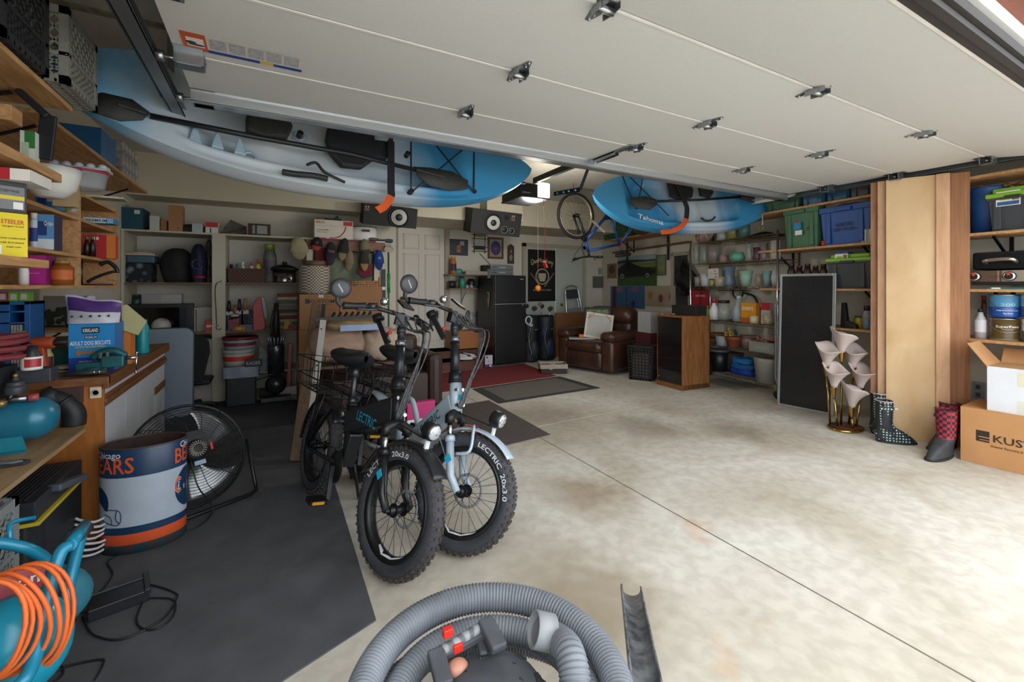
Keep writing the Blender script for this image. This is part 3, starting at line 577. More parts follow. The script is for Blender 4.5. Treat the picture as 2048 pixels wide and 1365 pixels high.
plank('wood_block', 'pine block below the board end on the second shelf', 'board', -1.2, 2.30, 1.738, -.86, 2.36, 1.80, PINEH)
carton('storage_box', 'slate grey box behind the pine boards on the second shelf', 'box', dict(w=.35, d=.3, h=.20, loc=(-1.10, 2.0, 1.738), rz=0), '#585f66')
carton('spray_box', 'white and green printed pack hanging beside the black strap', 'box', LF(2.40, 40, 262, 70, 300, .04, 1.738), '#d9dcd0', prints=[(.3, .55, 1, 1, '#2f7a3a'), (.1, .3, .6, .7, '#b8c6a8')])
b = MB(); P = [PL(0, 2.44, 0).hit(*q) for q in ((38, 182), (98, 236))]; c = P[1].copy()
b.bar(P[0]-c, Vector(), .05, .025); b.bar((0, 0, .01), (-.015, 0, -.17), .05, .015); solo(b, 'steel_bracket', 'black bent steel bracket hanging from the top shelf', 'bracket', [mat('#2f3134', .5, .6)], c, bev=.004)
# boxes on the lowest near shelf
_p = PD(55, 470, 1.49); YP = PL(_p.x, _p.y, 36); _y = YP.fit(-110, 421, 55, 515, .12, 1.38)
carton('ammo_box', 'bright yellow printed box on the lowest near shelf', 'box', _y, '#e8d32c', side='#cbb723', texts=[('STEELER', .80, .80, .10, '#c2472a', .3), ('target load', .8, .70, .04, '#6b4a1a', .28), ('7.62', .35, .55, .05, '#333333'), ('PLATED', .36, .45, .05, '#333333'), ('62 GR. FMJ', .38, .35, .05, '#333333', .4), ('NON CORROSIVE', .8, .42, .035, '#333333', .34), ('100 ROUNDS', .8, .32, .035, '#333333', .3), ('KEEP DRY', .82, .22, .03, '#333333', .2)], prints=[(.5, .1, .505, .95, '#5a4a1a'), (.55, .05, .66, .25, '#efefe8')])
f = YP.fit(-110, 358, 52, 421, .12); zz = 1.38+_y['h']+.002; f['loc'] = (f['loc'][0], f['loc'][1], zz)
carton('tool_box', 'charcoal carton with a yellow stripe on top of the yellow box', 'box', f, '#3b3d41', prints=[(.55, .1, .97, .85, '#77797b'), (.55, .42, .97, .55, '#d8c53a'), (.82, .12, .95, .35, '#e5e5e0')], texts=[('BATTERY PACK', .75, .7, .08, '#22242a', .3)])
f2 = LF(2.04, -110, 332, 60, 358, .16, zz+f['h']+.002); carton('flat_box', 'flat red and white box stacked on the charcoal carton', 'box', f2, '#b3232e', side='#e4e0d8', top='#e4e0d8', prints=[(.3, .2, .42, .85, '#c8d4d2'), (.75, 0, 1, 1, '#e9e5dd')])
# cubby unit
t = thing('cubby_cabinet', 'open pine cubby unit with boxes and jars over the workbench', 'cabinet', ((XL+XU)/2, 3.45, 1.27)); cw = (XU-XL)/2
y0, y1 = 2.55-3.45, 4.05-3.45; ym = 3.37-3.45
for z in (0, .175, .385): b = MB(); b.box(-cw, y0, z, cw, ym-.009, z+.018); b.build('shelf', PINEY, t, bev=.001)
for z in (0, .175, .385): b = MB(); b.box(-cw, ym+.009, z, cw, y1, z+.018); b.build('shelf', PINEY, t, bev=.001)
b = MB(); b.box(-cw, ym-.009, 0, cw+.004, ym+.009, .56); b.build('divider', PINEY, t); b = MB(); b.box(-cw, y1, 0, cw+.004, y1+.018, .56); b.build('side_panel', PINEY, t)
b = MB(); b.box(-cw, y0, 0, -cw+.006, y1, .56); b.build('back_panel', PINEY, t)
S1, S2, S3 = 1.289, 1.464, 1.674
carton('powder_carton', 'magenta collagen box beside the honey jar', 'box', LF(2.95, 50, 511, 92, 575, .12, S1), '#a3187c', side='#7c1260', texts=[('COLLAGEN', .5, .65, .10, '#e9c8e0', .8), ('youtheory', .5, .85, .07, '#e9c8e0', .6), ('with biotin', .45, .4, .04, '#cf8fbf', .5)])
jar('white_tube', 'small white cylinder left of the magenta box', 'container', tuple(LF(2.9, 38, 527, 50, 574, .03, S1)['loc']), .018, .10, '#dad9d4', '#dad9d4')
f = LF(2.98, 91, 521, 140, 576, .1, S1); jar('honey_jar', 'big amber honey jar with orange label and gold lid', 'jar', f['loc'], f['w']/2, f['h'], '#8a4a12', '#8f7a46', band='#c5642a', lidh=.12, prof=[(.8, 0), (1, .05), (1, .82), (.7, .95), (.62, 1)])
f = LF(2.98, 55, 425, 72, 490, .05, S2); jar('spray_can', 'blue and white disinfectant spray can on the middle cubby shelf', 'spray can', f['loc'], f['w']/2, f['h'], '#c9d3dc', '#e4e4e0', band='#263f86', prof=[(.95, 0), (1, .03), (1, .92), (.8, 1)], lidh=.16)
carton('swab_carton', 'light blue cotton swab carton beside the spray can', 'box', LF(3.0, 72, 429, 108, 490, .1, S2), '#5c9bd0', side='#3b3350', prints=[(.0, .4, .6, .8, '#1f3f7a'), (.1, .0, 1, .3, '#d8e2ea')], texts=[('Q-tips', .7, .75, .12, '#f2f2f2', .5)])
carton('soap_carton', 'bright blue detergent carton under the plastic containers', 'box', LF(3.05, 70, 372, 113, 420, .12, S3), '#1f7fc4', prints=[(.1, .1, .5, .5, '#164a92'), (.55, .3, .8, .6, '#e8eef4')], texts=[('Ziploc', .4, .75, .14, '#f4f4f4', .6)])
f = LF(2.5, 20, 345, 105, 395, .2, 1.52); jar('mixing_bowl', 'large white mixing bowl on the cubby shelves', 'bowl', (f['loc'][0], f['loc'][1]+.08, S3), .10, .13, '#dcdbd4', prof=[(.45, 0), (.8, .3), (.95, .7), (1, 1)], seg=28)
f = LF(3.12, 113, 393, 130, 420, .05, S3); jar('spice_jar', 'small jar with a dark green lid on the top cubby shelf', 'jar', f['loc'], f['w']/2, f['h'], '#3b6b4a', '#2b4a36', band='#2b6b40')
f = LF(3.14, 131, 398, 155, 423, .05, S3); jar('drinking_glass', 'clear drinking glass beside the green lidded jar', 'glass', f['loc'], f['w']/2, f['h'], '#d5dcda', clear=True, prof=[(.7, 0), (.85, .5), (1, 1)])
z_ = S3+LF(3.05, 70, 372, 113, 420, .12, S3)['h']+.003
f = LF(2.98, 103, 352, 188, 402, .2); t = thing('food_container', 'clear plastic lidded tub stacked on the blue carton', 'container', (f['loc'][0], f['loc'][1], max(z_, f['loc'][2])))
b = MB(); b.lathe([(.001, 0), (.085, 0), (.095, .01), (.105, .075), (.11, .08)], sx=1, sy=.9, seg=28); b.build('tub', mat('#c7cdd2', .15, alpha=.45, spec=.8), t)
b = MB(); b.lathe([(.112, .08), (.116, .085), (.112, .092), (.0001, .094)], sy=.9, seg=28); b.build('lid', mat('#a33642', .4), t)
t2 = thing('egg_carton', 'clear plastic egg carton upside down on the lidded tub', 'egg carton', (f['loc'][0], f['loc'][1], max(z_, f['loc'][2])+.096)); b = MB(); b.box(-.115, -.05, 0, .115, .05, .012)
for i in range(5):
    for j in range(2): b.lathe([(.022, .01), (.018, .028), (.010, .036), (.0001, .037)], (-.092+.046*i, -.024+.048*j, 0), 10)
b.build('tray', mat('#d2d6da', .2, alpha=.8, spec=.8), t2)
f = LF(2.7, 74, 312, 116, 340, .1); t = thing('bowl_stack', 'nested yellow and crimson bowls below the upper plywood shelf', 'bowls', (f['loc'][0]-.02, f['loc'][1]+.22, S3+.129))
f_ = carton('cereal_box', 'plain tan box supporting the nested bowls', 'box', dict(w=.08, d=.06, h=.128, loc=(f['loc'][0]-.02, f['loc'][1]+.22, S3), rz=0), '#b39a72')
for i, (c_, r_) in enumerate((('#d9c27a', .035), ('#c9a94a', .045), ('#8d2044', .058))): b = MB(); b.lathe([(r_*.6, .022*i), (r_, .022*i+.02), (r_*.97, .022*i+.022), (.0001, .022*i+.01)]); b.build('bowl', mat(c_, .4), t)
# right cubby bay, facing the camera
carton('tea_carton', 'white printed carton on top of the right cubby bay', 'box', LF(3.55, 162, 398, 246, 433, .12, 1.79+.035), '#d8d3ca', side='#a9b37a', prints=[(0, 0, .04, 1, '#d9b92c'), (.9, .65, .97, .95, '#b5352e'), (.25, .25, .48, .45, '#6a5a44')], texts=[('green tea', .36, .68, .1, '#6a5a44', .4)], top='#c9c4ba')
b = MB(); b.box(-cw, ym+.009+.05, .53, cw+.004, y1, .548)
b.build('top_board', PINEY, bpy.data.objects['cubby_cabinet'])
carton('cracker_carton', 'blue and white premium carton lying in the top right cubby', 'box', LF(3.6, 166, 436, 226, 457, .12, S3), '#b8d2e2', side='#4a86ad', prints=[(.75, 0, 1, 1, '#7db2d4')], texts=[('PREMIUM', .45, .5, .5, '#1d3f55', .7)])
carton('pretzel_carton', 'red carton with a gold cracker picture behind the dark bottles', 'box', LF(3.75, 165, 470, 231, 520, .06, S2), '#b3262a', side='#c8471f', prints=[(.72, .0, 1, 1, '#d77a2e')], texts=[('18', .42, .85, .14, '#efe9dc')])
b = MB(); f = LF(3.72, 193, 480, 222, 510, .02); b.lathe([(.0001, 0), (f['w']/2, .001), (f['w']/2, .012), (.0001, .013)], ax=(0, -1, 0), seg=20)
for px in (172, 183):
    f = LF(3.55, px-7, 474, px+7, 513, .03, S2); jar('dark_bottle', ('left' if px < 180 else 'right')+' small dark bottle with green cap in the cubby', 'bottle', f['loc'], f['w']/2, f['h'], '#251512', '#2a7a4c', group='dark bottles with green caps', prof=[(1, 0), (1, .7), (.6, .85), (.45, 1)])
t = thing('spray_gun', 'black curved trigger clamp on the bottom cubby shelf', 'tool', tuple(LF(3.7, 166, 530, 228, 575, .04, S1)['loc']))
b = MB(); b.tube(smooth([(-.06, 0, .02), (-.02, 0, .05), (.03, 0, .075), (.07, 0, .09)], 4), .009, 8); b.tube(smooth([(.0, 0, .13), (.04, 0, .15), (.08, 0, .11), (.085, 0, .08)], 4), .012, 8); b.build('body', BLACK, t); b = MB(); b.cyl((-.09, 0, 0), (-.09, 0, .16), .010); b.tube(smooth([(-.09, 0, .16), (-.085, 0, .19), (-.07, 0, .2)], 4), .009, 8); b.box(-.1, -.015, 0, .06, .015, .01); b.build('steel_arm', DKST, t)
# items hanging on the long shelf
carton('blue_bin', 'blue plastic bin on the long plywood shelf behind the kayak', 'bin', dict(w=.30, d=.32, h=.22, loc=(-1.14, 4.05, 2.121), rz=0), '#2d6fa8', rough=.4)
for i in range(5):
    b = MB(); b.box(-.035, -.02, 0, .035, .02, .26)
    solo(b, 'plastic_sleeve', 'clear wrapped roll standing on the long shelf beside the blue bin', 'roll', [mat('#c9c6c2', .15, alpha=.75, spec=.9, hex2='#8d8a90', scale=25)], (-1.0, 4.32+i*.09, 2.121), group='clear wrapped rolls', bev=.01)
# ---------------------------------------------------------------- workbench
t = thing('workbench_cabinet', 'base cabinet with white drawers, oak pulls and an orange wood end', 'cabinet', ((XL+XB_)/2, 3.66, 0)); W_ = (XB_-XL)/2; Y0, Y1 = 2.93-3.66, 4.40-3.66
OW = wood('#a8662c', '#945720', st=(10, 10, 1.2), sc=4, r=.45); OAK = wood('#7f5230', '#68401f', st=(6, 1, 9), sc=5, r=.5); WH = mat('#c9ccd0', .35, var=.03)
b = MB(); b.box(-W_, Y0, 0, W_-.03, Y1, .79); b.box(-W_, Y0-.004, 0, W_-.004, Y0+.012, .79); b.build('carcass', OW, t)
b = MB(); b.box(-W_, Y0-.02, .79, W_+.015, Y1+.01, .815); b.box(W_-.005, Y0-.02, .77, W_+.02, Y1+.01, .83, 1); b.box(-W_, Y0-.024, .79, W_+.02, Y0, .83, 1); b.box(-W_, Y0, .815, W_, Y1, .83); b.build('worktop', [wood('#8b6844', '#76573a', st=(9, 1, 9), sc=4, r=.35), OAK], t, bev=.003)
ys = [2.93, 3.32, 3.62, 4.05, 4.40]
for i in range(4):
    a, c = ys[i]-3.66+.003, ys[i+1]-3.66-.003
    b = MB(); b.box(W_-.03, a, .735, W_-.008, c, .768); b.build('drawer_front', WH, t); b = MB(); b.box(W_-.03, a-.003, .672, W_-.002, c+.003, .735); b.box(W_-.03, a-.003, .69, W_+.008, c+.003, .715); b.build('oak_pull', OAK, t, bev=.003)
    if i == 3:
        b = MB(); b.box(W_-.03, a, .545, W_-.008, c, .672); b.build('drawer_front', WH, t); b = MB(); b.box(W_-.03, a-.003, .49, W_-.002, c+.003, .545); b.build('oak_pull', OAK, t, bev=.003); b = MB(); b.box(W_-.03, a, .06, W_-.008, c, .49); b.build('door', WH, t)
    else: b = MB(); b.box(W_-.03, a, .06, W_-.008, c, .672); b.build('door', WH, t)
b = MB(); b.box(W_-.03, Y0, 0, W_-.012, Y0+.03, .77); b.build('edge_strip', mat('#d5ceb9', .6), t)
pl = PL(0, 2.925, 0); v0 = pl.hit(93, 772); v1 = pl.hit(168, 805); b = MB(); b.box(v0.x, 0, v1.z, v1.x, .006, v0.z)
for i in range(9): zz_ = v1.z+.012+(v0.z-v1.z-.024)*i/8; b.box(v0.x+.012, -.004, zz_-.002, v1.x-.012, .001, zz_+.002)
b.build('vent_grille', mat('#4d3431', .5), t, loc=(-t.location.x, 2.918-3.66-.003, 0)); o0 = pl.hit(181, 775); o1 = pl.hit(204, 795); b = MB(); b.box(o0.x, 0, o1.z, o1.x, .006, o0.z); b.lathe([(.017, 0), (.017, .004), (.012, .005), (.011, -.003), (.0001, -.003)], ((o0.x+o1.x)/2, -.0, (o0.z+o1.z)/2), ax=(0, -1, 0), m=1); b.build('outlet', [mat('#d8cdb4', .4), mat('#b9ae95', .4)], t, loc=(-t.location.x, 2.918-3.66-.003, 0), bev=.001)
WT = .831
f = LF(3.12, 137, 648, 229, 716, .17, WT); carton('biscuit_box', 'big blue dog biscuit box on the workbench', 'box', f, '#1b86c8', side='#3c76b4', top='#2f8dca', prints=[(0, 0, 1, .30, '#173d9a'), (.28, .80, .67, .93, '#20232e'), (.34, .68, .62, .755, '#274a6e')], texts=[('KIRKLAND', .475, .865, .075, '#f2f2f2', .33), ('PREMIUM', .48, .717, .045, '#c8d4de', .24), ('ADULT DOG BISCUITS', .47, .60, .085, '#e8f2fa', .88), ('CHICKEN MEAL & RICE FORMULA', .47, .52, .035, '#e9d74a', .66), ('Made with real chicken, fiber', .5, .22, .03, '#c9d6ee', .55), ('Helps maintain healthy teeth', .5, .15, .03, '#c9d6ee', .55), ('and gums', .33, .08, .03, '#c9d6ee', .2)])
q = MB(); bw = f['w']*.2
q.prism([(-bw, -.008), (-bw-.012, -.018), (-bw-.02, -.006), (-bw-.02, .008), (-bw-.010, .018), (-bw, .008), (bw, .008), (bw+.012, .018), (bw+.02, .006), (bw+.02, -.008), (bw+.01, -.018), (bw, -.008)], 0, .003, FX); q.build('biscuit_picture', mat('#a8784a', .7), bpy.data.objects['biscuit_box'], loc=(-f['w']*.03, -f['d']/2-.001, f['h']*.40))
bt = WT+f['h']+.002
g = LF(3.10, 125, 590, 236, 650, .1, bt); b = MB(); gw, gh = g['w']/2, g['h']
def bag(u, v): x = (2*u-1); zz = v*gh*(1+.03*math.sin(9*u)); th = .05*math.sin(math.pi*min(1, max(0, u)))**.5*(1-v)**.5; return (x*gw*(1+.05*(v-.5))*(1 if v < .9 else .99), -th-.004+.01*math.sin(5*u+4*v), zz-.02*u*v*2)
def bag2(u, v): p = bag(u, v); return (p[0], -p[1]+.02, p[2])
b.surf(bag, 24, 16, mf=lambda u, v: 1 if .40 < v < .85 and .02 < u < .96 else 0); b.surf(bag2, 24, 16)
for i in range(5): b.lathe([(.0001, 0), (.006, 0), (.006, .002), (.0001, .002)], (-gw*.65+gw*.33*i, -.058, gh*.26), 10, ax=(0, -1, 0), m=2)
b.surf(lambda u, v: (gw*.02+.018*math.cos(6.28*u)*v, -.052, gh*.90+.010*math.sin(6.28*u)*v), 20, 3, m=3)
solo(b, 'treat_bag', 'white and purple pet food bag lying on the dog biscuit box', 'bag', [mat('#c9c8d2', .4), mat('#54327c', .45, var=.2, scale=14), mat('#3a3b46'), mat('#a9a6bf')], g['loc'])
b = MB(); b.prism([(0, 0), (.10, -.05), (.14, .03), (.05, .13), (.01, .12)], 0, .01, FX); solo(b, 'paper_sheet', 'pale yellow folded paper sheet behind the purple bag', 'paper', [mat('#b9b183', .8)], tuple(PL(0, 3.30, 0).hit(232, 655)))
f = LF(3.2, 232, 646, 250, 712, .2, WT); carton('snack_carton', 'orange sided carton behind the dog biscuit box', 'box', dict(w=.05, d=.1, h=f['h'], loc=(f['loc'][0]-.005, 3.36, WT), rz=0), '#c9742c', side='#c9742c')
f = LF(3.75, 267, 640, 295, 690, .1, WT); jar('water_bottle', 'translucent teal water bottle standing on the workbench', 'bottle', f['loc'], f['w']/2, f['h'], '#0f8f96', '#1c5a5c', prof=[(.95, 0), (1, .03), (1, .82), (.75, .92), (.7, 1)], clear=False, lidh=.06)
# vise
v = thing('bench_vise', 'teal bench vise bolted to the workbench corner', 'vise', (PL(0, 3.0, 0).hit(214, 735).x, 3.02, WT+.012), math.radians(0))
TEAL = mat('#1f5f66', .4, .2, .3, scale=12)
b = MB(); b.box(-.12, -.03, 0, .0, .03, .05); b.box(-.02, -.04, .02, .07, .04, .08); b.lathe([(.045, 0), (.045, .02), (.03, .03)], (-.06, 0, 0)); b.tube(smooth([(-.06, 0, .07), (-.02, 0, .10), (.03, 0, .10), (.07, 0, .07)], 4), [.02]*13, 8); b.build('body', TEAL, v, bev=.006)
b = MB(); b.box(-.03, -.035, .07, -.015, .035, .10); b.box(.0, -.035, .07, .012, .035, .10); b.cyl((.07, 0, .06), (.115, 0, .06), .010); b.cyl((.115, 0, .085), (.112, 0, -.02), .004); b.ball((.115, 0, .085), .008, 8, 6); b.ball((.112, 0, -.02), .008, 8, 6); b.build('vise_screw', CHROME, v)
b = MB(); b.cyl((-.16, .0, .02), (.0, .0, .02), .012, seg=10); b.cyl((-.05, 0, .02), (-.045, 0, .02), .014, m=1); b.cyl((-.03, 0, .02), (-.025, 0, .02), .014, m=1)
solo(b, 'file_rod', 'dark ribbed rod lying in front of the bench vise', 'rod', [mat('#33302f', .6), CHROME], (PL(0, 2.95, 0).hit(215, 735).x, 2.945, WT))
P = PZ(130, 742, WT); b = MB(); b.surf(lambda u, v: ((u-.5)*.17, (v-.5)*.10, .012+.016*u+.008*math.sin(14*v+6*u)), 18, 14); b.surf(lambda u, v: ((u-.5)*.17, (v-.5)*.10, .004+.004*math.sin(9*u)), 10, 8)
solo(b, 'work_gloves', 'crumpled off white cloth lying left of the vise', 'cloth', [mat('#b9b1a3', .9, var=.15, scale=20)], (P.x, P.y+.03, WT), solid=.003)
f = LF(3.15, 80, 684, 103, 722, .05, WT); jar('glue_bottle', 'cream bottle with white cap behind the crumpled cloth', 'bottle', f['loc'], f['w']/2, f['h'], '#c2b27c', '#dedad0', band='#5a2a1c', prof=[(1, 0), (1, .75), (.6, .9), (.55, 1)], lidh=.25)
carton('tool_case', 'small green case behind the cream bottle', 'case', LF(3.35, 103, 700, 137, 722, .1, WT), '#1f5a50')
carton('putty_tub', 'olive lidded tub by the dog biscuit box', 'tub', LF(3.5, 101, 676, 134, 700, .1, WT), '#6d5f24', rough=.3)
b = MB(); b.box(-.14, 0, 0, .14, .012, .2); b.box(-.145, -.006, 0, .145, .0, .012, 1)
for i in range(40): b.ball((random.uniform(-.12, .12), -.002, random.uniform(.02, .13)), (.02, .002, .02), 6, 4, 2)
solo(b, 'framed_print', 'small framed garden picture leaning behind the workbench', 'picture', [mat('#98938b', .6), mat('#2e332c'), mat('#2c3a2c', .8)], (-1.15, 3.86, 1.02+.001), rz=math.radians(-25))
shelf_board('narrow ledge holding the framed garden picture', XL, 3.6, -1.05, 4.1, 1.02, .015)
carton('wall_switch_box', 'grey metal wall box with a round dial', 'electrical box', dict(w=.12, d=.10, h=.14, loc=(-1.28, 3.55, .87), rz=math.radians(90)), '#a39c8d')
b = MB(); b.box(-.25, -.02, -.03, .25, .02, .03); b.box(-.3, -.025, -.045, -.22, .025, .035, 1); solo(b, 'power_strip', 'off white power strip under the cubby unit', 'power strip', [mat('#8f8a88', .5), mat('#a9a6b0', .5)], (-1.24, 3.25, 1.205), rz=math.radians(90), bev=.004)
# blue parts organiser with cartridges on top
f = LF(3.0, -60, 604, 60, 690, .16, WT); t = thing('parts_organizer', 'blue steel drawer organiser with clear bins at the left edge', 'organizer', f['loc']); w, h, d = f['w']/2, f['h'], .08
b = MB(); BL = mat('#15528f', .4); b.box(-w, -d, 0, -w+.02, d, h); b.box(w-.02, -d, 0, w, d, h); b.box(-w, d-.01, 0, w, d, h)
rows = 6
for i in range(rows+1): z = h*i/rows*.86; b.box(-w+.02, -d, z, w-.02, d-.01, z+.008)
b.box(-w, -d, h-.015, w, d, h); b.box(-.01, -d, 0, .03, d, h); b.build('frame', BL, t, bev=.001)
for i in range(rows-1):
    for j in range(4): z = h*i/rows*.86+.009; x0 = .035+j*(w-.06)/4; q = MB(); q.box(x0, -d-.002, z, x0+(w-.06)/4-.003, d-.02, z+h/rows*.86-.014); q.box(x0+.008, -d-.008, z+.004, x0+.02, -d, z+.010); q.build('drawer', mat('#6f6a66', .3, hex2='#a39c93', scale=60), t)
for i, c_ in enumerate(('#e2ded8', '#6f3038', '#4b4d55', '#8a3340', '#62a01f', '#5f9a32')):
    carton('drill_bit_box', ('small white', 'small maroon', 'small slate', 'small crimson', 'bright green', 'olive green')[i]+' carton on top of the blue organiser', 'box', dict(w=.034, d=.05, h=.045, loc=(f['loc'][0]+w-.03-.036*(5-i), f['loc'][1]-.03, WT+f['h']+.001), rz=0), c_, prints=[(.2, .2, .8, .8, '#b9a8a8')], group='small cartons on the blue organiser')
t = thing('cordless_drill', 'orange and black cordless drill beside the blue organiser', 'drill', tuple(LF(3.0, 58, 655, 92, 700, .06, WT)['loc'])); b = MB(); b.cyl((-.05, 0, .17), (.05, 0, .17), .03); b.bar((0, 0, .15), (.01, 0, .05), .035, .04); b.build('body', mat('#a8441c', .5), t, bev=.005); b = MB(); b.box(-.04, -.035, 0, .05, .035, .05); b.cyl((.05, 0, .17), (.10, 0, .17), .018, .01); b.build('battery', BLACK, t, bev=.005)
# ---------------------------------------------------------------- low table with compressor
TB = .602
t = thing('plywood_table', 'low plywood top left of the workbench under the air compressor', 'table', (-1.05, 1.95, 0)); b = MB(); b.prism([(-.28, -1.05), (.27, -1.05), (.27, .90), (.235, .95), (-.28, .95)], TB-.019, TB); b.build('tabletop', wood('#a58a66', '#8d7350', st=(8, 1, 8), sc=3, r=.7), t)
for yy in (-.95, .88): b = MB(); b.box(-.27, yy-.02, 0, -.23, yy+.02, TB-.02); b.build('leg', PINE, t)
cb = LF(2.72, -150, 802, 116, 890, .1); R_ = .088; yc = 2.62
ac = thing('air_compressor', 'teal tank air compressor with black finned motor and gauges', 'compressor', (-1.0, yc, TB+.001)); AT = mat('#23728d', .3, .1, .15, scale=6); zc = R_+.03
b = MB(); b.lathe([(.0001, -.26), (R_*.6, -.245), (R_*.95, -.20), (R_, -.17), (R_, .0), (R_*1.01, .004), (R_*1.01, .10), (R_, .104), (R_, .12), (R_*.95, .15), (R_*.6, .185), (.0001, .20)], (.0, 0, zc), 36, ax=(1, 0, 0)); b.build('tank', AT, ac)
for x in (-.17, .07): b = MB(); b.prism([(-.05, 0), (.05, 0), (.035, .07), (-.035, .07)], 0, .006, Matrix.Translation((x, -R_*.72, 0)) @ FX); b.box(x-.05, -R_*.72-.03, 0, x+.05, -R_*.72, .005); b.build('foot', mat('#1f7f92', .4), ac)
b = MB(); b.lathe([(.0001, .012), (.026, .012), (.028, .01), (.028, -.01), (.0001, -.01)], (-.02, -R_-.005, zc+.035), 20, ax=(0, -1, .2)); b.build('gauge_case', BLACK, ac); b = MB(); b.lathe([(.0001, .0135), (.024, .0135), (.024, .012)], (-.02, -R_-.005, zc+.035), 20, ax=(0, -1, .2)); b.build('gauge_dial', mat('#c9cac8', .4), ac)
b = MB(); b.tube(smooth([(0, -R_, zc+.05), (.06, -R_*.8, zc+.09), (.09, -.05, zc+.16)], 6), .003, 6); b.build('gauge_line', GREY, ac)
b = MB(); b.box(-.17, -.09, zc+R_-.01, .0, .09, zc+R_+.15)
for i in range(11): z = zc+R_+.015+i*.013; b.bar((.002, -.091, z-.01), (.04, -.091, z+.002), .004, .01, m=1, up=(0, 0, 1))
b.box(.0, -.085, zc+R_, .04, .085, zc+R_+.14, 0); b.build('motor_housing', [mat('#26272a', .5), mat('#5f6062', .4, .6)], ac, bev=.002)
b = MB(); b.box(.06, -.0, zc+R_+.06, .17, .08, zc+R_+.12); b.lathe([(.035, 0), (.035, .03), (.028, .035), (.028, .05), (.01, .055), (.008, .07)], (.08, -.05, zc+R_+.03)); b.build('pressure_switch', mat('#33373d', .5), ac, bev=.004)
b = MB(); b.cyl((.06, -.06, zc+R_+.01), (.12, -.06, zc+R_+.01), .012); b.cyl((.12, -.06, zc+R_+.01), (.15, -.05, zc+R_+.01), .015, m=1); b.ball((.08, -.05, zc+R_+.105), .010, 8, 6, 2); b.ball((.05, -.08, zc+R_-.0), .018, 8, 6, 2); b.build('regulator', [STEEL, mat('#a34b50', .4), mat('#9c8350', .4, .7)], ac)
b = MB(); b.box(.04, -.03, zc+R_-.01, .12, .0, zc+R_+.012); b.build('warning_tag', mat('#c79a2a', .5), ac)
# red hose coil on top of the compressor
hc = Vector((-1.0-.03, yc-.0, TB+zc+R_+.152)); t = MB(); pts = []
for i in range(7*22): a = 2*math.pi*i/22; l = i/22; pts.append((math.cos(a)*(.125+.012*math.sin(l*2.1))+.008*math.sin(l*3), math.sin(a)*(.105+.01*math.cos(l*3)), .012+.0150*l+.006*math.sin(a*1.3+l)))
t.tube(pts, .0105, 8); solo(t, 'air_hose', 'dusty red air hose coiled on top of the compressor', 'hose', [mat('#7d2f35', .75, var=.25, scale=8)], (hc.x, hc.y, hc.z))
f = LF(2.52, 63, 716, 92, 748, .06, TB+.28); b = MB(); p_ = Vector(f['loc']); b.lathe([(.033, 0), (.033, .012), (.033, .055), (.02, .075), (.019, .10), (.0001, .102)], ms=[0, 0, 1, 1, 1]); b.surf(lambda u, v: (math.cos(-2.4+1.7*u)*.0335, math.sin(-2.4+1.7*u)*.0335, .012+.035*v), 8, 2, m=2)
solo(b, 'paint_can', 'small spray paint can with red oval label beside the red hose', 'spray can', [WHITE, mat('#25262a', .4), mat('#a92830', .4)], (-1.0+.115, yc-.01, TB+zc+R_+.122), rz=math.radians(25))
# black pipe elbow on the table end
e = PZ(150, 852, TB); b = MB(); b.tube(smooth([(0, 0, .0), (0, 0, .06), (-.035, 0, .115), (-.08, 0, .145)], 6), [.047]*6+[.047]*12+[.05], 18)
b.tube([(-.028, 0, .105), (-.04, 0, .118)], [.051, .051], 18); b.tube([(-.055, 0, .118), (-.085, 0, .142), (-.11, 0, .165)], [.05, .053, .06], 14); solo(b, 'pipe_elbow', 'black rubber pipe elbow at the end of the plywood top', 'pipe elbow', [mat('#1d1f22', .55, var=.2)], (e.x-.01, e.y+.02, TB+.001), rz=math.radians(-5))
b = MB(); b.prism([(-.10, 0), (.0, -.02), (.09, -.012), (.10, .01), (.05, .035), (-.04, .05), (-.10, .03)], 0, .014); b.prism([(.0, -.01), (.06, -.03), (.09, -.02), (.04, .02)], .014, .022, m=1); q = PZ(8, 935, TB); solo(b, 'glove', 'crumpled grey work glove at the near end of the plywood top', 'glove', [mat('#2f3034', .8), mat('#6d7073', .8)], (q.x-.03, q.y, TB+.001), bev=.004)
# below the table
tb = thing('rolling_tool_box', 'black tool box with yellow trim and ribbed lid under the plywood top', 'tool box', (-.98, 2.62, 0)); b = MB(); b.prism([(-.17, -.24), (.15, -.24), (.19, -.18), (.19, .22), (-.17, .22)], 0, .36); b.build('body', mat('#1d2024', .5, var=.2), tb, bev=.012)
b = MB(); b.box(-.19, -.25, .37, .185, .23, .45)
for i in range(20): b.box(-.16+i*.016, -.22, .45, -.155+i*.016, .20, .455)
b.build('lid', mat('#2a2d33', .5, var=.15), tb, bev=.012); b = MB(); b.box(-.18, -.254, .358, .198, .225, .372); b.build('yellow_trim', mat('#cdb62c', .5), tb); b = MB(); b.bar((.19, -.1, .44), (.215, .12, .40), .05, .03); b.build('handle', mat('#4d545e', .5), tb, bev=.008)
crate('milk_crate', 'clear grey milk crate of wood scraps under the plywood top', 'crate', .33, .34, .30, (-.925, 1.98, .26), '#8b8f90', 'milk crates under the table')
crate('milk_crate', 'lower grey milk crate carrying the crate of wood scraps', 'crate', .33, .34, .255, (-.925, 1.98, .001), '#85807a', 'milk crates under the table')
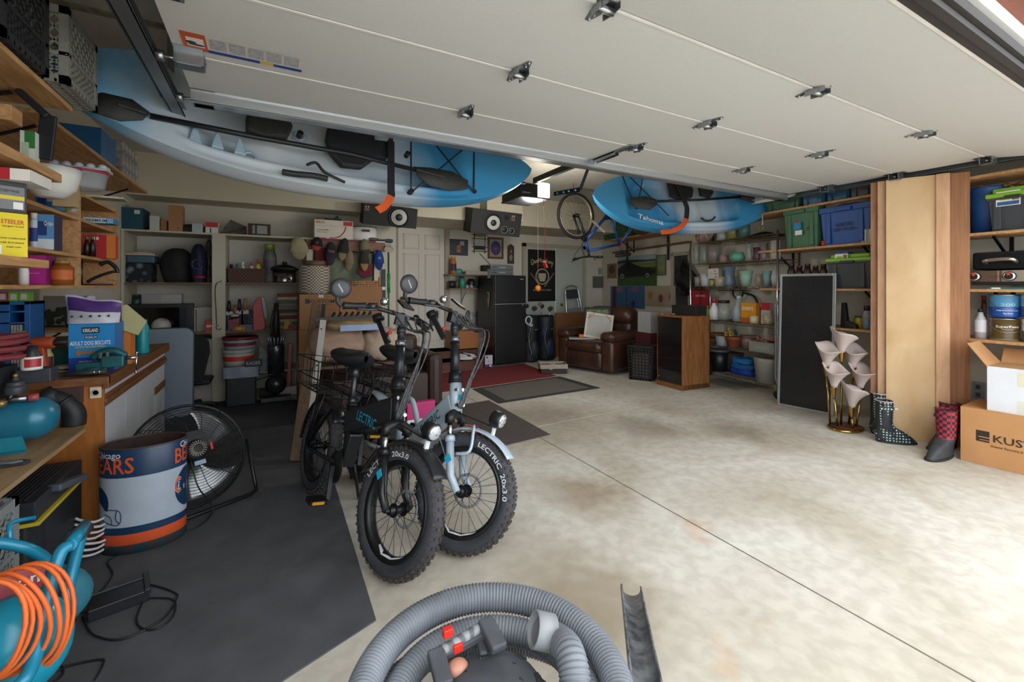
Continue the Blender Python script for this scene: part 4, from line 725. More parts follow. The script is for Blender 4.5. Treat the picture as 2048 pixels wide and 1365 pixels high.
for i in range(16):
    b = MB(); sx, sy, sz = random.uniform(.03, .06), random.uniform(.02, .04), random.uniform(.03, .08); b.box(-sx/2, -sy/2, 0, sx/2, sy/2, sz)
    c_ = ('#8f8172', '#75695c', '#a08a6a', '#6a6058', '#c4a52e')[i % 5 if i != 7 else 4]
    solo(b, 'wood_scrap', 'small wood offcut lying in the clear grey milk crate', 'wood scrap', [wood(c_, sc=10)], (-.81 if i % 2 else -.95, 1.84+.035*(i % 8)+(.0 if i < 8 else .015), .275+(.0 if i < 8 else .10)), rz=0, group='wood scraps in the milk crate')
# bundle of white cables
t = MB()
for i in range(7):
    z = .03+.05*i*.5; x0 = -.70; t.tube(smooth([(x0-.10, 2.70+.01*i, z+.03), (x0-.02+.01*(i % 3), 2.74, z), (x0+.04, 2.80, z+.02+.01*(i % 2)), (x0-.0, 2.88, z+.02)], 5), .006, 6)
solo(t, 'cable_bundle', 'loose bundle of white cables behind the trash can', 'cable', [mat('#b9b8b6', .5)], (0, 0, 0))
# ---------------------------------------------------------------- trash can
cc = PZ(272, 1092, 0); RX, RY, HC = .170, .115, .50
tc_ = thing('trash_can', 'oval metal trash can in blue, white and orange with football lettering', 'trash can', (cc.x+.03, cc.y+.02, .007), math.radians(-2))
NAVY = mat('#173656', .4, var=.12, scale=12); ORN = mat('#d2552a', .45, var=.1); CW = mat('#a9b4c0', .4, var=.08, scale=12); RUST = mat('#3c2c28', .8, .3, .4, scale=20)
zs = [0, .05, .052, .095, .13, .36, .50]
b = MB(); b.lathe([(1, 0), (1, .045), (1.005, .046), (1.005, .095), (1.005, .13), (1.005, .365), (1.005, HC), (.99, HC+.003), (.98, HC), (.98, .02), (.0001, .015)], seg=48, sx=RX, sy=RY, ms=[4, 1, 1, 0, 2, 0, 3, 3, 3, 3])
b.f = b.f; o = b.build('body', [NAVY, ORN, CW, RUST, mat('#1d4654', .5, var=.4, scale=30, hex2='#4c3a30')], tc_)
b = MB(); b.tube([(RX*math.cos(2*math.pi*i/48), RY*math.sin(2*math.pi*i/48), HC) for i in range(48)], .004, 6, closed=True); b.build('rolled_rim', mat('#5f5148', .5, .6), tc_)
def wrap(b, a0, fn_pts, m):  # lettering wrapped on the oval
    pass
def wraptxt(s_, a_c, z, h, w, m, nm):
    vs, fs, x0, x1 = _text(s_); k = h/.72; kx = w/(x1-x0); P = []
    for v in vs:
        xx = (v.x-(x0+x1)/2)*kx; a = math.radians(a_c)+xx/.145; P.append((math.cos(a)*(RX*1.005+.0015), math.sin(a)*(RY*1.005+.0015), z+(v.y-.36)*k))
    q = MB(); q.add(P, fs); q.build(nm, m, tc_)
wraptxt('BEARS', -134, .425, .075, .20, ORN, 'lettering'); wraptxt('Chicago', -136, .475, .03, .12, mat('#d0d4d8', .4), 'lettering'); wraptxt('BEARS', 2, .425, .075, .20, ORN, 'lettering'); wraptxt('Chicago', -3, .475, .03, .12, mat('#d0d4d8', .4), 'lettering')
def wrapsurf(nm, fn, nu, nv, m): q = MB(); q.surf(lambda u, v: (lambda a, z: (math.cos(a)*(RX*1.005+.001), math.sin(a)*(RY*1.005+.001), z))(*fn(u, v)), nu, nv); q.build(nm, m, tc_)
def disk(ac, zc, ra, rz_, k0=0): return lambda u, v: (math.radians(ac)+ra*math.cos(6.2832*u)*(k0+(1-k0)*v), zc+rz_*math.sin(6.2832*u)*(k0+(1-k0)*v))
wrapsurf('emblem_oval', disk(-8, .255, .52, .10), 28, 3, NAVY)
def cshape(ac, zc, ra, rz_, k0): return lambda u, v: (math.radians(ac)+ra*math.cos(math.radians(50+260*u))*(k0+(1-k0)*v), zc+rz_*math.sin(math.radians(50+260*u))*(k0+(1-k0)*v))
tmp = RX; 
for (nm, k0, k1, m) in (('emblem_letter', .58, 1.0, mat('#d8dade', .4)), ('emblem_letter', .64, .94, ORN)):
    RX_ = RX; q = MB(); g_ = cshape(-30, .275, .16*k1, .04*k1, k0/k1); off = .002 if m is ORN else .0015
    q.surf(lambda u, v: (lambda a, z: (math.cos(a)*(RX*1.005+off), math.sin(a)*(RY*1.005+off), z))(*g_(u, v)), 20, 2); q.build(nm, m, tc_)
wrapsurf('helmet_picture', lambda u, v: (math.radians(-156)+.42*math.cos(math.radians(-30+200*u))*v, .245+.075*math.sin(math.radians(-30+200*u))*v), 20, 3, NAVY)
for (pts, ) in (([(-142, .20), (-118, .20), (-112, .175), (-114, .135), (-124, .13), (-146, .15)],), ([(-118, .20), (-120, .16), (-114, .135)],), ([(-140, .18), (-128, .165), (-126, .13)],)):
    q = MB(); q.tube([(math.cos(math.radians(a))*(RX*1.01), math.sin(math.radians(a))*(RY*1.01), z+.015) for a, z in smooth([(a, z, 0) for a, z in pts], 3) and [(p.x, p.y) for p in smooth([(a, z, 0) for a, z in pts], 3)]], .0022, 5); q.build('helmet_bars', NAVY, tc_)
# ---------------------------------------------------------------- floor fan
fc = PD(380, 912, 2.50); fn_ = thing('floor_fan', 'round black floor fan with wire grille between trash can and bikes', 'fan', (fc.x, fc.y, .008))
FM = Matrix.Translation((0, 0, fc.z)) @ Matrix.Rotation(math.radians(28), 4, 'Z') @ Matrix.Rotation(math.radians(-28), 4, 'X') @ FX   # local z -> toward viewer
b = MB(); b.X = FM; Rf = .285
for side, s_ in (('b', 1), ('f', -1)):
    for i in range(15):
        r_ = .075+(Rf-.075)*i/14; zz_ = s_*.07*(1-(r_/Rf)**3)+s_*.012; b.tube([(r_*math.cos(2*math.pi*k/40), r_*math.sin(2*math.pi*k/40), zz_) for k in range(40)], .0016, 4, closed=True)
    for k in range(12): a = 2*math.pi*k/12; b.tube([(.07*math.cos(a), .07*math.sin(a), s_*.083), (.2*math.cos(a+.15), .2*math.sin(a+.15), s_*.062), (Rf*math.cos(a+.3), Rf*math.sin(a+.3), s_*.012)], .002, 4)
b.build('wire_grille', BLKM, fn_)
b = MB(); b.X = FM; b.tube([(Rf*math.cos(2*math.pi*k/48), Rf*math.sin(2*math.pi*k/48), 0) for k in range(48)], .008, 8, closed=True); b.build('rim', BLKM, fn_)
for k in range(3):
    b = MB(); b.X = FM; a0 = 2*math.pi*k/3+.5
    b.surf(lambda u, v: ((.05+.20*u)*math.cos(a0+(v-.5)*(.7+.5*u)+.4*u), (.05+.20*u)*math.sin(a0+(v-.5)*(.7+.5*u)+.4*u), (v-.5)*.05), 10, 8); b.build('blade', mat('#8d8f90', .3, .7), fn_, solid=.002)
b = MB(); b.X = FM; b.lathe([(.062, .04), (.062, .085), (.05, .115), (.02, .12), (.0001, .12)], seg=24)
b.box(-.045, .03, .06, .045, .105, .10); b.build('motor', BLACK, fn_)
b = MB(); b.X = FM
for k in range(20): a = 2*math.pi*k/20; b.bar((.024*math.cos(a), .024*math.sin(a), .1215), (.044*math.cos(a+.15), .044*math.sin(a+.15), .1195), .004, .003)
b.build('motor_vents', mat('#8d8578', .5), fn_); b = MB(); b.X = FM; b.box(.07, -.02, .09, .082, .02, .093); b.build('warning_sticker', mat('#c6302c', .4), fn_); b = MB(); b.X = FM; b.box(-.02, -.085, .085, .035, -.062, .09); b.build('rating_sticker', mat('#8ea4b8', .4), fn_)
b = MB(); ux = Vector((math.cos(math.radians(28)), math.sin(math.radians(28)), 0)); vy = Vector((ux.y, -ux.x, 0)); p1 = ux*(Rf+.02)+Vector((0, 0, fc.z)); p2 = -ux*(Rf+.02)+Vector((0, 0, fc.z))
q1 = ux*(Rf+.03)+vy*.10+Vector((0, 0, .02)); q2 = -ux*(Rf+.0)+vy*.10+Vector((0, 0, .02))
b.tube([p1, p1.lerp(q1, .8)]+[q1+Vector((0, 0, 0.0)), q1-ux*.05+vy*.03, q2+ux*.05+vy*.03, q2, p2.lerp(q2, .8), p2], .011, 10); b.build('tube_stand', BLKM, fn_)
b = MB(); b.tube(smooth([FM @ Vector((-.04, -.05, .1)), FM @ Vector((-.03, -.2, .1)), Vector((.12, -.12, .03)), Vector((.06, -.25, .006)), Vector((-.1, -.32, .006))], 6), .004, 6); b.build('power_cord', BLACK, fn_)
# ---------------------------------------------------------------- teal tube frame machine with orange cord
gp = Vector((-.62, 1.30, 0)); gn = thing('portable_generator', 'teal tube framed machine at the bottom left corner', 'machine', gp)
GT = mat('#1b85a6', .3, .1, .12); L2 = lambda px, py, t: PD(px, py, t)-gp
b = MB(); b.tube(smooth([L2(-40, 1090, 1.15), L2(0, 1087, 1.18), L2(60, 1100, 1.22), L2(95, 1125, 1.26), L2(100, 1150, 1.26), L2(80, 1190, 1.25)], 5), .014, 12)
b.tube(smooth([L2(170, 1050, 1.38), L2(160, 1080, 1.36), L2(140, 1160, 1.3), L2(128, 1215, 1.27), L2(108, 1240, 1.25), L2(92, 1250, 1.24)], 5), .015, 12)
b.tube(smooth([L2(140, 1092, 1.2), L2(122, 1105, 1.18), L2(100, 1170, 1.14), L2(82, 1250, 1.1), L2(68, 1320, 1.06), L2(40, 1370, 1.02), L2(-20, 1400, 1.0)], 5), .015, 12); b.tube([L2(140, 1092, 1.2), L2(170, 1050, 1.38)], .015, 12)
b.tube([L2(20, 1080, 1.2), L2(18, 1050, 1.22), L2(30, 1043, 1.24), L2(70, 1036, 1.28)], .006, 8); b.build('tube_frame', GT, gn)
b = MB(); b.tube([L2(150, 1075, 1.30), L2(170, 1058, 1.38)], .021, 12); b.build('foam_grip', mat('#2b2e33', .8), gn)
b = MB(); c_ = L2(50, 1215, 1.30); b.ball(tuple(c_), (.15, .12, .10), 24, 14); b.build('shell', mat('#2c7183', .5, var=.2), gn); b = MB(); c2 = L2(20, 1300, 1.12); b.ball(tuple(c2), (.12, .10, .13), 24, 14); b.build('tank', mat('#1693b0', .25), gn)
b = MB(); c3 = L2(40, 1165, 1.16); b.X = Matrix.Translation(c3) @ Matrix.Rotation(math.radians(20), 4, 'Z') @ Matrix.Rotation(math.radians(-35), 4, 'X'); b.box(-.05, -.004, -.03, .045, 0, .03); b.txt('on', .015, 0, .03, y=-.006, m=1); b.build('nameplate', [mat('#9c2636', .4), WHITE], gn)
oc_ = L2(15, 1225, 1.05)+gp; t = MB()
for l in range(7):
    rr = .10+.004*l; t.tube([(math.cos(2*math.pi*k/30)*rr*.75-.01*math.sin(l), .02*l-.06+.01*math.sin(6.2832*k/30*2+l), math.sin(2*math.pi*k/30)*rr*1.1-.01*l) for k in range(30)], .0052, 7, closed=True)
t.tube([(.0, -.05, -.1), (-.02, -.06, -.03), (0, -.05, .02)], .006, 6); solo(t, 'extension_cord', 'orange extension cord coiled over the teal machine', 'cord', [mat('#e0692a', .5)], tuple(oc_), rz=math.radians(-15))
# charger brick with cables
p = PZ(235, 1215, .0); ch = thing('battery_charger', 'black battery charger brick on the rubber mat with looping cables', 'charger', (p.x, p.y, .008), math.radians(14)); b = MB(); b.box(-.085, -.055, 0, .095, .055, .045); b.box(.08, -.058, .03, .10, .09, .052); b.box(-.08, .05, .0, .09, .056, .05); b.build('case', mat('#1b1d21', .4), ch, bev=.004); b = MB(); b.box(-.03, .056, .046, .0, .0575, .049); b.build('nameplate', GREY, ch)
def gpts(L): return [PZ(a, c, .012)-Vector((p.x, p.y, .008)) for a, c in L]
rz_ = Matrix.Rotation(-math.radians(14), 4, 'Z')
for L in ([(300, 1170), (330, 1178), (352, 1188), (354, 1196), (335, 1230), (300, 1255), (240, 1280), (190, 1272), (172, 1250), (165, 1235)], [(285, 1198), (330, 1197), (350, 1205), (345, 1235), (315, 1258), (285, 1258), (273, 1240), (285, 1205)], [(165, 1215), (200, 1185), (225, 1150), (215, 1125), (235, 1112)], [(170, 1225), (120, 1235), (100, 1265), (108, 1290), (90, 1310), (100, 1275)], [(70, 1365), (66, 1340), (85, 1315), (120, 1330), (125, 1350), (100, 1372)], [(80, 1360), (130, 1335), (200, 1320), (206, 1330), (190, 1360)]): b = MB(); b.tube([rz_ @ q for q in smooth(gpts(L), 6)], .0035, 6); b.build('power_cord', BLACK, ch)
# ================================================================ back left shelving
SF = 5.85; PB = PL(0, SF, 0); Z1, Z2, Z3 = 1.875, 1.325, .780; SD = .50; CRM = mat('#b9b39f', .7, var=.05, scale=5)
def BK(x0, y0, x1, y1, dep, zb, off=.03): return PL(0, SF+off, 0).fit(x0, y0, x1, y1, dep, zb)
sxa = PB.hit(245, 570).x; sxb = PB.hit(424, 570).x; sxc = PB.hit(451, 570).x; sxd = PB.hit(604, 570).x; sxe = PB.hit(768, 480).x
t = thing('shelving_unit', 'built-in cream plywood shelving on the left of the back wall', 'shelving', (sxc, SF+SD/2, 0)); D = SD/2
EDGE = wood('#6f4c33', '#59392a', st=(3, 1, 9), sc=6)
for (z, x0, x1) in ((Z1, sxa, sxe), (Z2, sxa, sxb), (Z2, sxc, sxd), (Z3, sxa, sxb), (Z3, sxc, sxd)):
    b = MB(); b.box(x0-sxc, -D, z-.02, x1-sxc, D, z); b.box(x0-sxc, -D-.002, z-.02, x1-sxc, -D+.001, z-.001, 1); b.build('shelf', [CRM, CRM if z == Z1 else EDGE], t)
b = MB(); b.box(sxb-sxc, -D-.01, 0, 0, D, Z1); b.build('upright', CRM, t, bev=.002)
b = MB(); b.box(sxa-sxc-.012, -D-.004, 0, sxa-sxc+.012, D, Z1); b.build('upright', CRM, t)
b = MB(); b.box(sxd-sxc+.05, -D, .0, sxd-sxc+.12, D, Z1-.02); b.build('upright', CRM, t)
b = MB(); u1 = PB.hit(770, 560).x-sxc; b.box(u1-.14, -D-.006, 0, u1, D, Z1-.0); b.build('upright', mat('#c9c4b3', .7, var=.05), t)
b = MB(); u0 = PB.hit(612, 470).x-sxc; b.box(u0, -D-.015, Z1-.14, u1, -D+.003, Z1-.02); b.box(u0+.1, -D-.02, Z1-.03, u1-.12, -D+.003, Z1-.002, 1); b.build('hat_rail', [wood('#8a5f48', '#75503c', st=(2, 1, 9)), mat('#5b1f26', .5)], t)
cord = MB(); cord.tube(smooth([(-.03, -D-.02, Z2+.02), (-.09, -D-.025, Z2-.04), (-.085, -D-.02, 1.0), (-.08, -D-.02, .86)], 5), .004, 6); cord.tube(arc((-.06, -D-.02, .83), .025, 90, 340, 10, 'xz'), .004, 6); cord.build('hook_cord', BLACK, t)
# top shelf
carton('teal_carton', 'dark teal carton with a white barcode on the back shelving', 'box', BK(234, 415, 286, 463, .3, Z1), '#15485a', side='#123a48', prints=[(.66, .72, .88, .9, '#c9cfd0')])
carton('small_carton', 'small white carton right of the dark teal carton', 'box', BK(299, 432, 319, 461, .12, Z1), '#b9bcbc')
carton('small_carton', 'tiny brown carton between the white and the tall carton', 'box', BK(321, 440, 333, 462, .1, Z1), '#8f6440')
carton('tall_carton', 'tall kraft carton upright on the back shelving', 'box', BK(337, 411, 365, 463, .15, Z1), '#a37851', texts=[('E', .7, .12, .08, '#3f2a1a')])
b = MB(); b.surf(lambda u, v: ((u-.5)*.24, .1*math.cos(3.14*v), .10*math.sin(3.14*v)*(1-.3*abs(u-.4))), 14, 12); f = BK(366, 437, 402, 463, .2, Z1); solo(b, 'dark_bag', 'slumped black bag behind the small grey-white carton', 'bag', [mat('#26262a', .8)], f['loc'])
carton('small_carton', 'pale grey carton in front of the slumped black bag', 'box', BK(384, 447, 405, 464, .1, Z1, -.0), '#a9b4b5')
carton('small_carton', 'red topped white carton left of the khaki bag', 'box', BK(411, 445, 436, 465, .12, Z1), '#d2d0cf', prints=[(0, .55, 1, 1, '#b82a30'), (.35, 0, .45, .5, '#3a2a40')])
f = BK(437, 437, 492, 466, .25, Z1); w, h = f['w']/2, f['h']; b = MB(); b.add([(-w, -.1, 0), (w, -.1, 0), (w, .12, 0), (-w, .12, 0), (-w*.2, .0, h), (w*.35, .02, h*.45), (w, .0, h*.6)], [(0, 1, 5, 4), (1, 2, 6, 5), (2, 3, 4, 6), (4, 5, 6), (3, 0, 4), (0, 3, 2, 1), (1, 6, 5)]); solo(b, 'khaki_bag', 'collapsed khaki canvas bag on the back shelving', 'bag', [mat('#6f6b58', .9, hex2='#3a3a36')], f['loc'])
carton('picture_carton', 'dark framed carton with a grey photo on the back shelving', 'box', BK(496, 448, 541, 468, .08, Z1), '#3f2a22', prints=[(.2, .15, .85, .85, '#8e9190'), (.3, .1, .4, .9, '#33302e')])
f = BK(629, 441, 706, 475, .3, Z1); carton('paper_carton', 'white and red copy paper carton above the hats', 'box', f, '#d8cfc2', prints=[(0, .68, 1, .70, '#b0a79a'), (.74, .74, .98, .96, '#b5333a'), (0, 0, .3, .06, '#b5333a')], texts=[('XEROX', .14, .87, .12, '#b5333a', .24), ('Commercial 4200', .2, .47, .07, '#4f4a45', .3), ('multi-use paper', .2, .36, .05, '#4f4a45', .28)])
q = MB(); q.tube(arc((-f['w']*.05, -f['d']/2-.004, f['h']*.75), f['w']*.36, -100, -5, 12, 'xz', f['h']*.7), .006, 5); q.build('swoosh', mat('#b5333a'), bpy.data.objects['paper_carton'])
b = MB(); b.bar((-.1, 0, .02), (.1, 0, .02), .05, .04); b.bar((.0, 0, .03), (.06, 0, .07), .03, .02); b.cyl((.05, -.02, .06), (.05, .02, .06), .02); p = BK(672, 430, 690, 441, .1, Z1); solo(b, 'black_tool', 'black power tool lying on the copy paper carton', 'tool', [BLACK], (f['loc'][0], f['loc'][1], Z1+f['h']+.001))
f = BK(707, 453, 758, 475, .3, Z1); t2 = thing('roasting_pan', 'white enamel roasting pan with black rim and handle', 'pan', f['loc']); b = MB(); b.lathe([(.0001, 0), (.88, 0), (1, .15), (1, 1), (.97, 1), (.9, .1), (.0001, .06)], sx=f['w']/2, sy=.11, seg=36); b.v = [(x, y, z*f['h']) for x, y, z in b.v]; b.build('pan', WHITE, t2); b = MB(); b.tube([(f['w']/2*math.cos(2*math.pi*i/36), .11*math.sin(2*math.pi*i/36), f['h']) for i in range(36)], .005, 6, closed=True); b.build('rim', BLACK, t2); b = MB(); b.box(-.05, -.125, f['h']*.65, .05, -.105, f['h']*.8); b.build('handle', BLACK, t2, bev=.005)
f = BK(745, 463, 791, 478, .15, Z1); b = MB(); b.surf(lambda u, v: ((u-.5)*.30, .07*math.cos(6.28*v), .025+.02*math.sin(6.28*v)*(1+.4*math.sin(9*u))-.012*u), 14, 12, cv=True); solo(b, 'folded_bag', 'folded teal bag hanging over the shelf end by the door', 'bag', [mat('#1d5668', .7, hex2='#6f5a52', scale=12)], (f['loc'][0]-.03, f['loc'][1], Z1+.004))
# second shelf, left bay
f = BK(250, 526, 302, 565, .3, Z2); b = MB(); w, h = f['w']/2, f['h']; b.box(-w, -.14, 0, w, .14, h); solo(b, 'tote_bag', 'black and white patterned insulated bag under the blue cooler', 'bag', [mat('#14181d', .8, kind='voro', hex2='#6a7a86', scale=14)], f['loc'], bev=.02)
f2 = BK(250, 503, 309, 526, .3, Z2+h+.002); c2 = thing('cooler', 'small slate blue cooler with a cream lid', 'cooler', f2['loc']); w = f2['w']/2; b = MB(); b.box(-w*.95, -.13, 0, w*.95, .13, f2['h']*.65); b.build('body', mat('#3d5a68', .5), c2, bev=.01); b = MB(); b.box(-w, -.14, f2['h']*.65, w, .14, f2['h']*.85); b.box(-w*.6, -.1, f2['h']*.85, w*.5, .1, f2['h']); b.build('lid', mat('#b9ad97', .5), c2, bev=.008)
def sack(name, label, cat, f, m, bul=.12, group=None):
    b = MB(); w, h = f['w']/2, f['h']
    b.surf(lambda u, v: (lambda a, r_, z: (math.cos(a)*w*r_, math.sin(a)*f['d']/2*r_, z))(6.2832*u, (math.sin(math.pi*min(.97, v*.82+.16)))**.45*(1+bul*math.sin(5*6.2832*u+4*v)*.5), h*(1-(1-v)**1.2)), 28, 12, cu=True)
    o = len(b.v)-28*12; b.f.append(tuple(o+i*12+11 for i in range(28))); b.m.append(0); b.s.append(True); return solo(b, name, label, cat, m, f['loc'], group=group)
sack('duffel_bag', 'large black duffel bag in the middle of the left bay', 'bag', BK(312, 495, 384, 566, .4, Z2), [mat('#1d1d20', .85, var=.3)])
bp_ = sack('backpack', 'dark blue backpack beside the black duffel bag', 'backpack', BK(377, 487, 412, 560, .25, Z2, .0), [mat('#151d38', .7, var=.4)])
q = MB(); q.tube(arc((0, -.13, .2), .05, 20, 340, 16, 'xz'), .008, 6); q.build('strap', mat('#22346b', .6), bp_); q = MB(); q.ball((0.02, -.12, .06), (.05, .02, .018)); q.build('red_pocket', mat('#8a1f2c', .5), bp_)
sack('plush_toy', 'grey and brown plush toy in the shelf corner', 'toy', BK(409, 478, 424, 525, .15, Z2+.0, .15), [mat('#6a625c', .95, hex2='#3a2420', scale=15)])
# second shelf, right bay
f = BK(455, 537, 531, 566, .25, Z2); bs = thing('wicker_basket', 'brown wicker basket full of bottles on the back shelving', 'basket', f['loc']); w, h = f['w']/2, f['h']
WIK = mat('#5a3522', .7, kind='check', hex2='#2c1a12', scale=55, bump=.4)
b = MB(); b.add([(-w*.94, -.11, 0), (w*.94, -.11, 0), (w*.94, .11, 0), (-w*.94, .11, 0), (-w, -.12, h), (w, -.12, h), (w, .12, h), (-w, .12, h), (-w*.93, -.1, h), (w*.93, -.1, h), (w*.93, .1, h), (-w*.93, .1, h), (-w*.9, -.1, h*.5), (w*.9, -.1, h*.5), (w*.9, .1, h*.5), (-w*.9, .1, h*.5)], [(0, 3, 2, 1), (0, 1, 5, 4), (1, 2, 6, 5), (2, 3, 7, 6), (3, 0, 4, 7), (4, 5, 9, 8), (5, 6, 10, 9), (6, 7, 11, 10), (7, 4, 8, 11), (8, 9, 13, 12), (9, 10, 14, 13), (10, 11, 15, 14), (11, 8, 12, 15), (12, 13, 14, 15)]); b.build('weave', WIK, bs)
for i, (px, y0, c_, l_, lb) in enumerate(((462, 528, '#22252b', '#22252b', 'dark bottle lying at the left of the wicker basket'), (474, 527, '#4f7f96', '#3d6a80', 'blue bottle in the wicker basket'), (485, 524, '#c9c8c4', '#d5d3cf', 'white tub with crumpled wrap in the wicker basket'), (503, 525, '#d4d0cf', '#b3405f', 'white bottle with a pink cap in the wicker basket'), (516, 519, '#c9c32c', '#c8452a', 'yellow spray bottle in the wicker basket'))):
    g = BK(px-7, y0, px+7, 548, .1, Z2+h*.5+.001, .10); jar('bottle', lb, 'bottle', g['loc'], .028, g['h'], c_, l_, group='bottles in the wicker basket', prof=[(1, 0), (1, .7), (.6, .85), (.5, 1)], lidh=.25)
f = BK(541, 534, 598, 563, .3, Z2); rc = thing('slow_cooker', 'round steel electric roaster with a black lid', 'cooker', f['loc']); w, h = f['w']/2, f['h']; b = MB(); b.lathe([(.0001, 0), (w*.8, 0), (w*.82, .02), (w*.84, h*.8)], sy=.8, seg=36); b.build('steel_body', mat('#8b8783', .22, .95), rc); b = MB(); b.lathe([(w, h*.8), (w, h*.92), (w*.85, h), (w*.4, h*1.15), (.0001, h*1.18)], sy=.8, seg=36); b.ball((0, 0, h*1.25), (.03, .03, .02), 10, 6); b.build('lid', BLACK, rc); b = MB(); b.lathe([(.018, 0), (.016, .015), (.0001, .016)], (.05, -w*.65, h*.25), ax=(0, -1, 0)); b.build('knob', BLACK, rc)
f = BK(526, 513, 553, 538, .12, Z2, .2); jar('pet_can', 'grey tub with a lime green handle behind the steel roaster', 'tub', (f['loc'][0], f['loc'][1], Z2), f['w']/2, f['h']+.15, '#6d6f66', '#7c9a3a', band='#5b5560')
# third shelf, left bay
f = PL(0, SF-.02, 0).fit(222, 609, 384, 668, .09, Z3); tv = thing('television', 'black flat television standing on the lower back shelf', 'television', (f['loc'][0], SF+.10, Z3)); w, h = f['w']/2, f['h']; b = MB(); b.box(-w, -.04, .02, w, .04, h); b.box(-.25, -.1, 0, .25, .1, .02); b.build('casing', mat('#131314', .4), tv, bev=.006); [MB().box(x, -.043, .04, x+w*.16, -.039, h-.04).build('speaker_grille', mat('#26272b', .8), tv) for x in (w*.66, -w*.82)]; b = MB(); b.box(-w*.64, -.042, .05, w*.64, -.039, h-.04); b.build('screen', mat('#060607', .12), tv)
for i, (a, c_) in enumerate(((282, '#a9a5a2'), (322, '#b3b0ad'))):
    g = PL(0, SF+.28, 0).fit(a, 588, a+40, 612, .2, 1.04); carton('paper_pack', ('left' if i == 0 else 'right')+' plastic wrapped white paper pack behind the television', 'pack', dict(w=g['w'], d=.16, h=.15, loc=(g['loc'][0], g['loc'][1], 1.045), rz=0), c_, rough=.25)
plank('shelf_riser', 'small riser carrying the white paper packs', 'shelf', PB.hit(260, 600).x, SF+.18, 1.025, PB.hit(372, 600).x+.1, SF+.46, 1.043, CRM); b = MB(); b.box(PB.hit(262, 600).x, SF+.2, Z3, PB.hit(262, 600).x+.02, SF+.45, 1.025); b.build
for xx in (PB.hit(262, 600).x+.02, PB.hit(370, 600).x+.05): plank('riser_leg', 'cream board propping up the small riser', 'board', xx, SF+.2, Z3, xx+.02, SF+.45, 1.024, CRM, group='riser props')
g = PL(0, SF+.28, 0).fit(252, 583, 278, 612, .1, 1.045); jar('green_jar', 'dark green jar at the left end of the riser', 'jar', (g['loc'][0]+.02, g['loc'][1], 1.045), .06, .15, '#1f3a33', '#2a4a50')
f = BK(393, 615, 423, 665, .02, Z3, .2); carton('white_board', 'plain off white board leaning on the lower back shelf', 'board', f, '#b3b0a8')
f = BK(411, 641, 425, 665, .06, Z3, .02); carton('orange_tin', 'small red tool tin beside the cream upright', 'tin', f, '#a8452f', prints=[(.1, .4, .9, .6, '#d8b0a0')])
f = PL(0, SF-.12, 0).fit(300, 636, 335, 668, .1); b = MB(); b.ball((0, 0, .085), (.085, .085, .085), 20, 14); b.box(-.03, -.0, 0, .03, .05, .01); solo(b, 'football', 'round black and white ball resting before the television', 'ball', [mat('#b9b5b2', .35, kind='voro', hex2='#2a2626', scale=5)], (f['loc'][0], SF-.02+.02, Z3+.001))
# third shelf, right bay
f = BK(455, 622, 505, 662, .2, Z3); b = MB(); w, h = f['w']/2, f['h']; b.box(-w, -.1, 0, w, .1, h*.3); b.box(-w, .02, 0, w, .1, h); b.box(-w, -.1, h*.3, -w+.01, .1, h*.8); b.box(w-.01, -.1, h*.3, w, .1, h)
solo(b, 'tool_caddy', 'blue caddy with brushes standing in it', 'caddy', [mat('#4c6485', .6, var=.3)], f['loc'], bev=.003); b = MB()
cz = f['h']
for i, (px, c_, lb, yy) in enumerate(((458, '#15171f', 'navy handled roller in the blue caddy', 593), (470, '#9c5a26', 'orange handled brush in the blue caddy', 601), (479, '#1d2440', 'blue handled roller in the blue caddy', 590), (490, '#9a7146', 'wide wooden paint brush in the blue caddy', 589))):
    g = BK(px-5, yy, px+5, 655, .05, Z3+.09, .05); t3 = thing('paint_brush', lb, 'brush', (g['loc'][0], SF+.06, Z3+cz*.3+.002), group='brushes in the blue caddy'); hh = g['h']-.03; q = MB(); q.tube([(0, 0, hh*.5), (0, 0, hh*.75), (0, 0, hh)], [.012, .02, .014], 10); q.build('handle', mat(c_, .5), t3); q = MB(); q.box(-.035, -.01, 0, .035, .01, hh*.45); q.box(-.036, -.011, hh*.4, .036, .011, hh*.55, 1); q.build('bristles', [mat('#3a332c', .9), mat('#a9a59c', .4)], t3)
f = BK(455, 611, 480, 638, .05, Z3+.1, -.0); b = MB(); b.prism([(-.055, .02), (.055, .05), (.045, -.07), (.0, -.1), (-.04, -.06)], 0, .03, FX); solo(b, 'red_tape_pack', 'crimson mesh pouch leaning against the blue caddy', 'pouch', [mat('#8c1f30', .5, hex2='#5a1220', scale=40)], (f['loc'][0], SF-.0, Z3+.101))
f = BK(506, 595, 532, 662, .12, Z3, .03); b = MB(); w, h = f['w']/2, f['h']; b.prism([(-w, 0), (w*.5, 0), (w, h*.1), (w*.2, h), (-w*.4, h*.98), (-w, h*.75)], 0, .1, FX); b.prism([(w*.2, h), (w*.7, h*1.02), (w*1.3, h*.4), (w*.8, h*.3)], 0, .1, FX, m=1); solo(b, 'red_tool_case', 'upright red and grey tool case right of the blue caddy', 'case', [mat('#a8261f', .45), GREY], f['loc'], bev=.006)
f = BK(462, 651, 490, 662, .1, Z3, -.0); b = MB(); b.lathe([(.0001, 0), (.07, 0), (.075, .004), (.075, .045), (.07, .05), (.0001, .05)], seg=28); solo(b, 'tape_roll', 'roll of yellow tape on the lower back shelf', 'tape', [mat('#b98c2f', .4)], (f['loc'][0]+.005, SF-.0+.035, Z3+.001)); 
f = BK(556, 588, 604, 662, .3, Z3); z = Z3+.001
